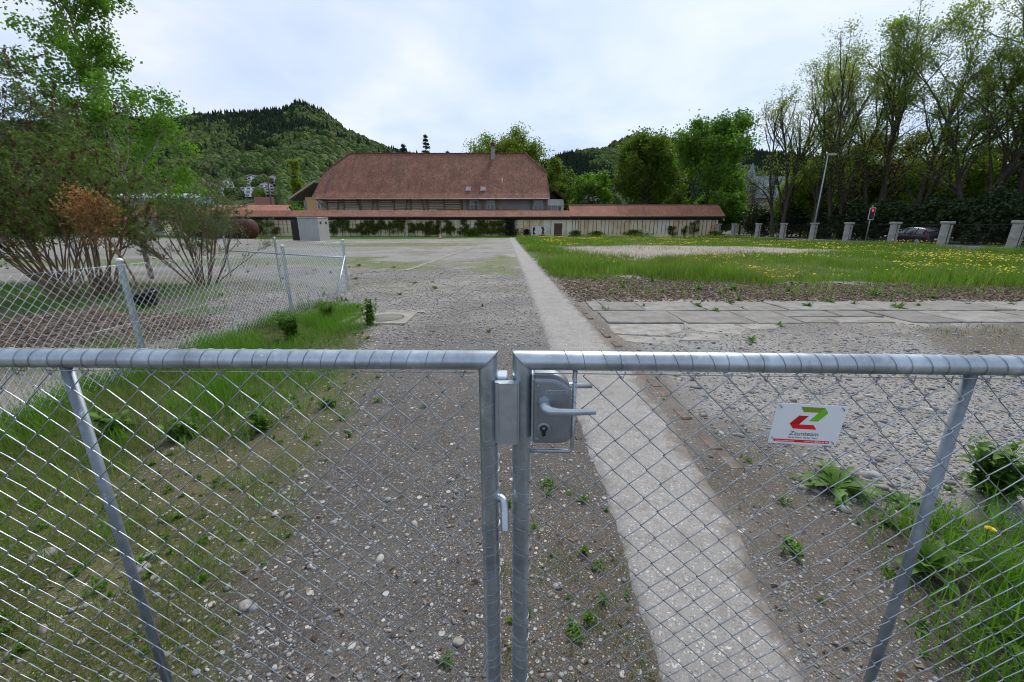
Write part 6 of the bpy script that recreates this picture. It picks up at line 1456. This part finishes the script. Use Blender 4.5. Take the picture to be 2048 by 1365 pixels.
def samp(n, x0, x1, y0, y1, seed, wfun, logy=False):
    g = np.random.default_rng(seed); x = g.uniform(x0, x1, n)
    y = np.exp(g.uniform(np.log(y0), np.log(y1), n)) if logy else g.uniform(y0, y1, n)
    w = wfun(x, y); k = g.random(n) < w; return x[k], y[k]
def gw(x, y): return zones(x, y)[2]
def grass_obj(name, x, y, h, w, mat, seed, segs=2, bend=0.45, z=None):
    V, F = blades(seed, np.stack([x, y, (gheight(x, y) if z is None else z) - 0.01], 1), h, w, segs, bend)
    return link(name, mesh_np(name, V, F, [M[mat]]), kind='stuff')
onpath = lambda x, y: (x > strip_l(y) - 0.02) & (x < strip_r(y) + 0.02)
g = np.random.default_rng(2)
# left verge: short mossy grass in patches, lush and tall along the fence
def wl_(x, y): return gw(x, y) * (0.75 + 0.25 * sstep(1.4, 3.5, y)) * sstep(0.42, 0.58, fbm(x * 2.6, y * 2.6, 9) * 0.6 + fbm(x * 0.8, y * 0.8, 14) * 0.4 + sstep(-2.3, -3.8, x) * 0.35) * (~onpath(x, y))
x, y = samp(190000, -4.6, 0.7, 0.7, 9.0, 1, wl_, True)
grass_obj('short_grass', x, y, g.uniform(0.02, 0.065, len(x)) * (0.6 + 1.1 * fbm(x * 2.3, y * 2.3, 91)) * (1 + 1.2 * sstep(-1.5, -3.0, x)), g.uniform(0.0022, 0.0050, len(x)), 'grass_mossy', 1, 1, 0.9)
def wt_(x, y): return np.clip(gw(x, y) * sstep(0.33, 0.58, fbm(x * 1.5, y * 1.5, 19)) * np.maximum(np.maximum(sstep(1.6, 3.6, y), sstep(-3.2, -3.9, x)), 0.45 * sstep(0.55, 0.7, fbm(x * 3.5, y * 3.5, 23))) * sstep(-1.7, -3.1, x + (fbm(x * 1.2, y * 1.2, 3) - .5) * 2.2), 0, 1) * (x > -4.5)
x, y = samp(42000, -4.5, -1.8, 0.7, 8.6, 2, wt_)
hh_ = g.uniform(0.10, 0.30, len(x)) * (0.6 + 0.8 * fbm(x * 1.1, y * 1.1, 77))
grass_obj('tall_grass', x, y, hh_, g.uniform(0.003, 0.0065, len(x)), 'grass_lush', 3, 3, 0.7)
x, y = samp(60000, -18, -4.2, 1.0, 12.0, 4, lambda x, y: np.clip(gw(x, y) * 1.5, 0, 1) * sstep(0.32, 0.5, fbm(x * 0.8, y * 0.8, 29)))
grass_obj('shrub_grass', x, y, g.uniform(0.08, 0.26, len(x)), g.uniform(0.005, 0.010, len(x)), 'grass_lush', 5, 2, 0.6)
x, y = samp(2600, -4.5, -1.3, 0.7, 8.6, 71, lambda x, y: np.clip(gw(x, y), 0, 1) * sstep(0.45, 0.65, fbm(x * 2, y * 2, 73)))
M['straw'] = leafmat('dry_straw', [(0.24, 0.19, 0.10), (0.32, 0.26, 0.15), (0.16, 0.12, 0.06)], 0.3, tcol=(1, 1, .7))
grass_obj('dry_stalks', x, y, g.uniform(0.05, 0.28, len(x)), g.uniform(0.002, 0.004, len(x)), 'straw', 72, 2, 1.1)
x, y = samp(20000, -4.4, -1.25, 0.75, 4.2, 75, lambda x, y: np.clip(gw(x, y), 0, 1) * sstep(0.56, 0.68, fbm(x * 3.2, y * 3.2, 79)), True)
grass_obj('grass_tufts', x, y, g.uniform(0.04, 0.13, len(x)), g.uniform(0.0028, 0.0055, len(x)), 'grass_lush', 76, 2, 0.9)
x, y = samp(9000, -0.12, 0.62, 0.75, 2.3, 77, lambda x, y: sstep(0.50, 0.60, fbm(x * 5, y * 5, 89)) * (~onpath(x, y)), True)
grass_obj('grass_tufts', x, y, g.uniform(0.015, 0.06, len(x)), g.uniform(0.0018, 0.0035, len(x)), 'grass_mossy', 78, 2, 0.9)
# bottom right corner: lush long blades
x, y = samp(9000, 1.55, 3.6, 0.6, 2.3, 6, lambda x, y: sstep(-0.05, 0.35, pdist(x, y, NEARR)) * sstep(0.3, 0.5, fbm(x * 3, y * 3, 4)))
grass_obj('lush_grass', x, y, g.uniform(0.10, 0.30, len(x)), g.uniform(0.004, 0.0085, len(x)), 'grass_lush', 7, 3, 0.9)
x, y = samp(26000, -0.15, 2.4, 0.75, 4.5, 8, lambda x, y: np.clip(gw(x, y) * 1.3, 0, 1) * sstep(0.50, 0.62, fbm(x * 4, y * 4, 5)) * (~onpath(x, y)))
grass_obj('sparse_grass', x, y, g.uniform(0.015, 0.06, len(x)), g.uniform(0.0016, 0.0035, len(x)), 'grass_mossy', 9, 2, 0.9)
x, y = samp(10000, 5.4, 14, 3.4, 7.1, 10, lambda x, y: gw(x, y) * sstep(0.42, 0.6, fbm(x * 1.6, y * 1.6, 15)))
grass_obj('rough_grass', x, y, g.uniform(0.03, 0.14, len(x)), g.uniform(0.004, 0.008, len(x)), 'grass_mossy', 11, 2, 0.8)
# meadow
def hm(x, y):
    t = fbm(x * 0.35, y * 0.35, 51); front = sstep(5.0, 0.5, pdist(x, y, MEADOW)); 
    return 0.09 + 0.42 * sstep(0.38, 0.66, t) * (0.45 + 0.55 * front) + 0.10 * sstep(1.6, 3.2, x) * sstep(19, 14, y) * sstep(4.5, 3, x)
x, y = samp(300000, 0.5, 32, 9.5, 65.6, 12, lambda x, y: gw(x, y) * (~onpath(x, y)) * np.clip(0.35 + 1.3 * (18 / y) ** 1.3, 0, 1), True)
nr = y < 19
h_ = hm(x, y) * g.uniform(0.4, 1.45, len(x))
grass_obj('meadow_grass', x[nr], y[nr], h_[nr], g.uniform(0.009, 0.017, nr.sum()), 'grass', 13, 2, 0.6)
grass_obj('meadow_grass', x[~nr], y[~nr], h_[~nr], g.uniform(0.016, 0.032, (~nr).sum()) * (y[~nr] / 26) ** .6, 'grass', 14, 1, 0.5)
x, y = samp(60000, -60, 0.6, 50, 66, 15, lambda x, y: gw(x, y) * sstep(0.25, .5, fbm(x * .5, y * .5, 3)))
grass_obj('wall_grass', x, y, g.uniform(0.08, 0.34, len(x)) * (0.35 + 0.9 * sstep(60, 65.5, y)), g.uniform(0.02, 0.05, len(x)), 'grass_lush', 16, 1, 0.5)
x, y = samp(90000, -26, 0.4, 13, 44, 17, lambda x, y: (gw(x, y) > 0.2) * gw(x, y) * sstep(0.3, 0.52, fbm(x * 2.2, y * 2.2, 37)) * (~onpath(x, y)))
grass_obj('yard_grass', x, y, g.uniform(0.02, 0.09, len(x)), g.uniform(0.006, 0.014, len(x)) * (y / 18) ** .5, 'grass_mossy', 18, 1, 0.8)
x, y = samp(26000, 31.6, 33.5, 8, 66, 19, lambda x, y: np.full(x.shape, 0.8))
grass_obj('kerb_grass', x, y, g.uniform(0.06, 0.30, len(x)), g.uniform(0.016, 0.035, len(x)), 'grass', 20, 1, 0.5)

x, y = samp(16000, 1.3, 12, 11.5, 24, 61, lambda x, y: (gw(x, y) > .7) * sstep(0.45, 0.65, fbm(x * .5, y * .5, 81)) * (~onpath(x, y)))
M['grass_pale'] = leafmat('pale_seeding_grass', [(0.18, 0.22, 0.08), (0.25, 0.22, 0.11), (0.13, 0.20, 0.06)], 0.4)
grass_obj('seeding_grass', x, y, g.uniform(0.25, 0.52, len(x)), g.uniform(0.006, 0.011, len(x)), 'grass_pale', 62, 2, 0.35)
# dandelions in the meadow
def flowers(name, x, y, z, r, mat, seed):
    g = np.random.default_rng(seed); n = len(x); an = np.arange(6) * math.pi / 3
    tilt = g.normal(0, 0.35, (n, 2)); ring = np.stack([np.cos(an), np.sin(an)], 1)
    V = np.empty((n, 7, 3)); c = np.stack([x, y, z], 1)
    V[:, :6, 0] = c[:, None, 0] + r[:, None] * ring[None, :, 0]; V[:, :6, 1] = c[:, None, 1] + r[:, None] * ring[None, :, 1]
    V[:, :6, 2] = c[:, None, 2] + r[:, None] * (ring[None, :, 0] * tilt[:, :1] + ring[None, :, 1] * tilt[:, 1:])
    V[:, 6] = c + np.array([0, 0, 0.55]) * r[:, None]
    b0 = np.arange(n)[:, None] * 7; F = np.concatenate([np.stack([b0[:, 0] + k, b0[:, 0] + (k + 1) % 6, b0[:, 0] + 6], 1) for k in range(6)])
    return link(name, mesh_np(name, V.reshape(-1, 3), [F], [M[mat]]), kind='stuff')
wf = lambda x, y: (gw(x, y) > 0.6) * np.clip(sstep(0.38, 0.7, fbm(x * 0.45, y * 0.45, 71)) * sstep(1.5, 11, x + (y - 14) * 0.25) + 0.35 * sstep(46, 58, y), 0, 1) * (~onpath(x, y))
x, y = samp(15000, 1.2, 33.3, 10.5, 65.5, 30, wf, True)
flowers('dandelion_flowers', x, y, hm(x, y) * g.uniform(0.75, 1.15, len(x)) + 0.02, g.uniform(0.020, 0.034, len(x)) * (1 + (y > 30) * 0.5), 'petal', 31)
x, y = samp(420, 2.0, 32, 10.5, 60, 32, wf, True)
flowers('dandelion_seed_heads', x, y, hm(x, y) * 1.1 + 0.05, g.uniform(0.022, 0.032, len(x)), 'fluff', 33)

# leafy weeds
def leafblade(g, L_, W_, lob):
    """a toothed leaf lying along +x, bent upward then down"""
    k = 7; t = np.linspace(0, 1, k); wv = W_ * np.sin(np.pi * np.clip(t * 0.9 + 0.08, 0, 1)) * (1 + lob * np.where(np.arange(k) % 2 == 0, -0.45, 0.35)); wv[0] = W_ * 0.12; wv[-1] = 0.001
    z = L_ * (0.45 * t - 0.5 * t * t) * g.uniform(0.5, 1.6)
    V = np.concatenate([np.stack([t * L_, -wv / 2, z + 0.15 * wv], 1), np.stack([t * L_, 0 * t, z], 1), np.stack([t * L_, wv / 2, z + 0.15 * wv], 1)])
    i = np.arange(k - 1); F = np.concatenate([np.stack([i, i + 1, i + k + 1, i + k], 1), np.stack([i + k, i + k + 1, i + 2 * k + 1, i + 2 * k], 1)])
    return V, F
def rosette(g, n, L_, W_, lob, rise=0.35):
    mb = MB()
    for q in range(n):
        V, F = leafblade(g, L_ * g.uniform(0.55, 1.1), W_ * g.uniform(0.7, 1.2), lob); az = q * 2.4 + g.normal(0, 0.3); el = -rise * g.uniform(0.1, 1.6)
        Mx = np.array(Matrix.Rotation(az, 3, 'Z') @ Matrix.Rotation(el, 3, 'Y')); mb.add(V @ Mx.T, [F])
    return mb
def bushy(g, stems, h, L_, W_, n, spread=0.35):
    mb = MB()
    for s_ in range(stems):
        az = g.uniform(0, 6.28); d = np.array([math.cos(az) * spread * g.random(), math.sin(az) * spread * g.random(), 1]); hh = h * g.uniform(0.6, 1.1)
        p0 = np.array([g.normal(0, .03), g.normal(0, .03), 0]); P = [p0, p0 + d * hh * .5, p0 + d * hh * np.array([1.3, 1.3, 1])]; mb.tube(P, [.004, .003, .0015], 3, caps=False)
        for q in range(n):
            t = g.uniform(0.12, 1.0); c = p0 + d * hh * t; V, F = leafblade(g, L_ * g.uniform(.6, 1.2) * (1.1 - .5 * t), W_ * g.uniform(.7, 1.2), 0.3)
            Mx = np.array(Matrix.Rotation(g.uniform(0, 6.28), 3, 'Z') @ Matrix.Rotation(-g.uniform(-.2, .9), 3, 'Y')); mb.add(V @ Mx.T + c, [F])
    return mb
g = np.random.default_rng(123)
def weed(label, x, y, mb, cat='weed', name='weed_plant', group=None):
    t = thing(name, label, cat, (x, y, float(gheight(np.array([x]), np.array([y]))[0]) - 0.01), g.uniform(0, 6.28), group)
    mb.obj('leaves', M['weed'], t, True, kind='stuff'); return t
weed('round leafy weed bush growing at the edge of the manhole cover', -2.45, 6.75, bushy(g, 26, 0.42, 0.10, 0.035, 16))
weed('big bushy weed clump at the foot of the second fence post', -3.25, 5.75, bushy(g, 34, 0.40, 0.12, 0.03, 16, 0.5))
weed('feathery weed clump between the fence and the manhole', -3.3, 7.1, bushy(g, 30, 0.34, 0.10, 0.018, 18, 0.5))
weed('small weed clump beside the fence brace on the gravel', -3.75, 6.4, bushy(g, 20, 0.3, 0.10, 0.02, 14, 0.5))
weed('dark leafy weed behind the left gate leaf, nearest the middle of the drive', -2.1, 3.05, bushy(g, 16, 0.17, 0.07, 0.03, 12, 0.7))
weed('broad leafy weed in the verge, left of its darker neighbour', -2.62, 2.9, bushy(g, 14, 0.16, 0.09, 0.045, 10, 0.6))
weed('pale leafy weed at the foot of the long grass near the left upright', -3.15, 2.95, bushy(g, 14, 0.18, 0.10, 0.05, 10, 0.7))
weed('tiny tuft of weeds on the brown gravel of the drive edge', -1.75, 3.5, bushy(g, 12, 0.10, 0.06, 0.02, 10, 0.7))
weed('large dandelion rosette on bare soil behind the sign', 2.12, 2.28, rosette(g, 26, 0.26, 0.06, 1.0, 0.3))
weed('second flatter rosette touching the large one behind the sign', 2.42, 2.14, rosette(g, 16, 0.16, 0.045, 0.6, 0.2))
weed('dark bushy weed at the right edge behind the gate', 3.05, 2.2, bushy(g, 30, 0.34, 0.11, 0.045, 14, 0.6))
weed('lime green sprout alone on dark soil beside the path', 1.47, 1.75, bushy(g, 9, 0.055, 0.04, 0.02, 7, 0.5))
weed('small rosette between the path edge and the right upright', 1.72, 1.32, rosette(g, 10, 0.07, 0.022, 0.4, 0.3))
weed('broad leaved plant in the corner grass behind the right upright', 2.05, 1.62, rosette(g, 14, 0.22, 0.07, 0.3, 0.7))
weed('broad leaved plant at the front of the corner grass', 2.05, 1.25, rosette(g, 14, 0.20, 0.055, 0.3, 0.7))
fl = thing('dandelion', 'single yellow dandelion flower above the corner grass', 'flower', (2.3, 1.62, 0))
MB().tube([(0, 0, 0), (0.01, 0, 0.12), (0.0, 0.01, 0.24)], [.003, .0025, .0022], 5).obj('flower_stem', M['weed'], fl)
mb = MB()
for q in range(46):
    a_ = q * 2.399; rr_ = 0.021 * math.sqrt((q + 1) / 46); zz = 0.25 + 0.008 * (1 - (rr_ / 0.021) ** 2); c_, s_ = math.cos(a_), math.sin(a_)
    mb.quad((rr_ * .25 * c_ + .002 * s_, rr_ * .25 * s_ - .002 * c_, zz - .006), (rr_ * c_ + .003 * s_, rr_ * s_ - .003 * c_, zz), (rr_ * 1.12 * c_, rr_ * 1.12 * s_, zz + .001), (rr_ * c_ - .003 * s_, rr_ * s_ + .003 * c_, zz))
mb.obj('petals', M['petal'], fl)
# smaller weeds nobody would count
wprot = [(rosette(np.random.default_rng(k), 13, 0.062, 0.024, 0.1 * k, 0.8).mesh('small_weed', M['weed'], True), None) for k in range(3)] + [(bushy(np.random.default_rng(9 + k), 9, 0.05, 0.035, 0.016, 7, 1.2).mesh('small_weed', M['weed'], True), None) for k in range(2)]
wx, wy = [], []
for (n_, a0, a1, b0, b1, f_) in ((1100, -4.3, 0.6, 0.7, 8.5, lambda x, y: gw(x, y) * 0.8 + 0.02), (180, 1.15, 3.2, 0.8, 4.2, lambda x, y: gw(x, y) * 0.8), (120, 1.6, 14, 8.0, 14, lambda x, y: np.full(x.shape, .5)), (90, -12, -1.5, 9, 20, lambda x, y: np.full(x.shape, .5)), (60, -0.15, 0.6, 0.8, 2.4, lambda x, y: np.full(x.shape, .5)), (60, 1.6, 12, 6.8, 8.95, lambda x, y: (np.abs(y - 7.97) < .05) * 1.0)):
    x, y = samp(n_, a0, a1, b0, b1, int(n_), f_); k_ = ~onpath(x, y); wx.append(x[k_]); wy.append(y[k_])
x = np.concatenate(wx); y = np.concatenate(wy); n = len(x)
scatter('small_weeds', np.stack([x, y, gheight(x, y)], 1), np.stack([g.normal(0, .15, n), g.normal(0, .15, n), g.uniform(0, 6.28, n)], 1), g.uniform(0.25, 0.85, n) * np.where(y > 8, 2.6, 1.0), g.integers(0, 5, n), wprot)
# clumps on the bark mulch
for k, (x, y, s_, lab) in enumerate([(5.05, 10.9, 1.0, 'green weed clump on the bark mulch, second from the path'), (5.95, 10.8, 0.9, 'green weed clump on the bark mulch, just right of another'), (3.1, 11.2, 0.8, 'green weed clump on the bark mulch nearest the path'), (8.95, 9.9, 1.0, 'dandelion clump at the slab edge on the bark mulch'), (4.3, 12.4, 0.9, 'green weed clump where mulch meets the meadow'), (7.3, 10.6, 0.8, 'weed clump in the middle of the bark mulch'), (3.9, 10.4, 0.7, 'small weed clump near the slabs, left part')]):
    weed(lab, x, y, rosette(g, 18, 0.24 * s_, 0.06 * s_, 0.8, 0.75))
weed('weed clump growing in the slab joint, left half', 4.1, 7.96, rosette(g, 12, 0.14, 0.04, 0.8, 0.6)); weed('weed clump growing in the slab joint, right half', 8.0, 8.2, rosette(g, 14, 0.2, 0.05, 0.8, 0.6)); weed('weed tuft on the broken concrete in front of the slabs', 3.55, 5.75, rosette(g, 12, 0.15, 0.04, 0.8, 0.5)); weed('weed tuft in front of the near slab row, middle', 4.6, 6.75, rosette(g, 12, 0.13, 0.04, 0.8, 0.6))

# ------------------------------------------------------------------ pebbles, chips, stones
M['pebble'] = instmat('river_pebbles', [(0.11, 0.105, 0.10), (0.20, 0.205, 0.215), (0.30, 0.285, 0.255), (0.16, 0.155, 0.15), (0.26, 0.28, 0.32), (0.22, 0.19, 0.155), (0.42, 0.41, 0.38), (0.15, 0.16, 0.18)], 0.8, 1.2, 2.0, 0.75)
M['chip'] = instmat('bark_chips', [(0.06, 0.042, 0.032), (0.13, 0.09, 0.065), (0.20, 0.145, 0.105), (0.10, 0.075, 0.06), (0.28, 0.21, 0.15)], 0.75, 1.25, 3.0, 0.9)
pprot = []
for k in range(6):
    V, F = ico(2); gg = np.random.default_rng(k); V = V * (1 + 0.45 * n3(V, 1.6, 200 + k) + 0.12 * n3(V, 4, 220 + k))[:, None] * np.array([1.0, gg.uniform(.6, .9), gg.uniform(.35, .6)])
    pprot.append((mesh_np('pebble', V, [F], [M['pebble']], True), None))
def pebbles(name, n, x0, x1, y0, y1, seed, wf_, smin, smax, pw_=2.2, logy=False):
    g = np.random.default_rng(seed); x, y = samp(n, x0, x1, y0, y1, seed, wf_, logy); n = len(x); s_ = smin + (smax - smin) * g.random(n) ** pw_
    scatter(name, np.stack([x, y, gheight(x, y) + s_ * 0.12], 1), np.stack([g.normal(0, .25, n), g.normal(0, .25, n), g.uniform(0, 6.28, n)], 1), s_, g.integers(0, 6, n), pprot)
off = lambda x, y: (~onpath(x, y)) & (np.abs(x - brick_x(y)) > 0.05)
def wst(x, y): c, s_, gr = zones(x, y); return s_ * off(x, y) * (1 - 0.55 * gr)
pebbles('drive_gravel', 30000, -2.8, 0.65, 0.75, 6.5, 41, lambda x, y: wst(x, y) * (0.25 + 0.75 * sstep(0.35, 0.62, fbm(x * 2.1, y * 2.1, 8))), 0.0022, 0.012, 3.2, True)
pebbles('drive_stones', 900, -2.6, 0.6, 0.8, 5.5, 42, lambda x, y: wst(x, y) * sstep(0.4, 0.6, fbm(x * 1.3, y * 1.3, 28)), 0.010, 0.030, 2.5, True)
rg = lambda x, y: wst(x, y) * sstep(1.65, 1.95, x + (fbm(x * 3, y * 3, 2) - .5) * .5) * sstep(1.9, 2.3, y)
pebbles('cobble_gravel', 46000, 1.6, 8.5, 1.9, 6.9, 43, rg, 0.004, 0.017, 2.6, True)
pebbles('cobble_stones', 2300, 1.7, 8.0, 2.0, 6.3, 44, rg, 0.013, 0.042, 2.6, True)
pebbles('verge_gravel', 15000, 1.05, 2.1, 0.75, 4.5, 45, lambda x, y: wst(x, y) * off(x, y), 0.002, 0.010, 3.0, True)
pebbles('verge_pebbles', 15000, -4.5, -1.0, 0.75, 8, 46, lambda x, y: wst(x, y), 0.003, 0.018, 3.0, True)
pebbles('yard_gravel', 42000, -9, 0.5, 5.5, 17, 47, lambda x, y: wst(x, y), 0.008, 0.026, 2.2, True)
cprot = []
for k in range(4):
    gg = np.random.default_rng(30 + k); cprot.append((MB().box((0, 0, 0), (1.0, gg.uniform(.25, .5), gg.uniform(.08, .18)), ry=gg.normal(0, .1)).mesh('bark_chip', M['chip']), None))
def chips(name, n, x0, x1, y0, y1, seed, wf_, smin, smax, logy=False):
    g = np.random.default_rng(seed); x, y = samp(n, x0, x1, y0, y1, seed, wf_, logy); n = len(x); s_ = g.uniform(smin, smax, n)
    scatter(name, np.stack([x, y, gheight(x, y) + g.uniform(0, .012, n)], 1), np.stack([g.normal(0, .35, n), g.normal(0, .35, n), g.uniform(0, 6.28, n)], 1), s_, g.integers(0, 4, n), cprot)
chips('bark_mulch', 42000, 1.4, 18, 8.95, 15, 51, lambda x, y: sstep(-0.35, 0.35, pdist(x, y, CHIPS) + (fbm(x * 3.1, y * 3.1, 9) - .5) * .8) * off(x, y), 0.03, 0.085, True)
chips('mulch_heap', 16000, -9.4, -4.5, 4.9, 7.7, 52, lambda x, y: sstep(2.0, 1.2, np.hypot((x - HEAP[0]) / 1.25, (y - HEAP[1]) / .75)), 0.02, 0.06)
chips('scattered_bark', 2600, -2.4, 2.4, 0.75, 6, 53, lambda x, y: (~onpath(x, y)) * 0.6, 0.008, 0.032, True)
chips('yard_bark', 2600, -8.5, -4.3, 5, 11, 54, lambda x, y: np.full(x.shape, .6), 0.02, 0.06)
def boulder(label, x, y, s_, seed):
    V, F = ico(3); V = V * (1 + 0.5 * n3(V, 1.3, seed) + 0.25 * n3(V, 3, seed + 1))[:, None] * np.array([1.0, .72, .42]) * s_ + 0.0; V = np.where(np.abs(V) > 0.62 * s_, np.sign(V) * (0.62 * s_ + (np.abs(V) - 0.62 * s_) * 0.35), V)
    o = link('stone', mesh_np('stone', V, [F], [M['stone']], True), None, (x, y, s_ * 0.12), seed * 1.3); tag(o, label, 'stone')
M['stone'] = simple('pale_rough_stone', (0.30, 0.285, 0.26), (0.16, 0.15, 0.135), 0.85, 0, 18, 0.35, 0.2, 6)
boulder('large pale stone lying in the moss at the bottom left', -2.42, 1.70, 0.075, 3)
boulder('flat pale stone in the moss, right of the larger stone', -1.88, 1.70, 0.05, 5)
boulder('white quartz stone on the drive near the left stile', -0.22, 1.26, 0.03, 7)
boulder('flat grey stone on the drive behind the left upright', -1.20, 1.42, 0.042, 9)
boulder('pale stone half hidden behind the grass at the left gate end', -2.75, 2.35, 0.06, 11)
boulder('beige stone beside the weeds, behind the left upright', -1.85, 1.62, 0.055, 13)
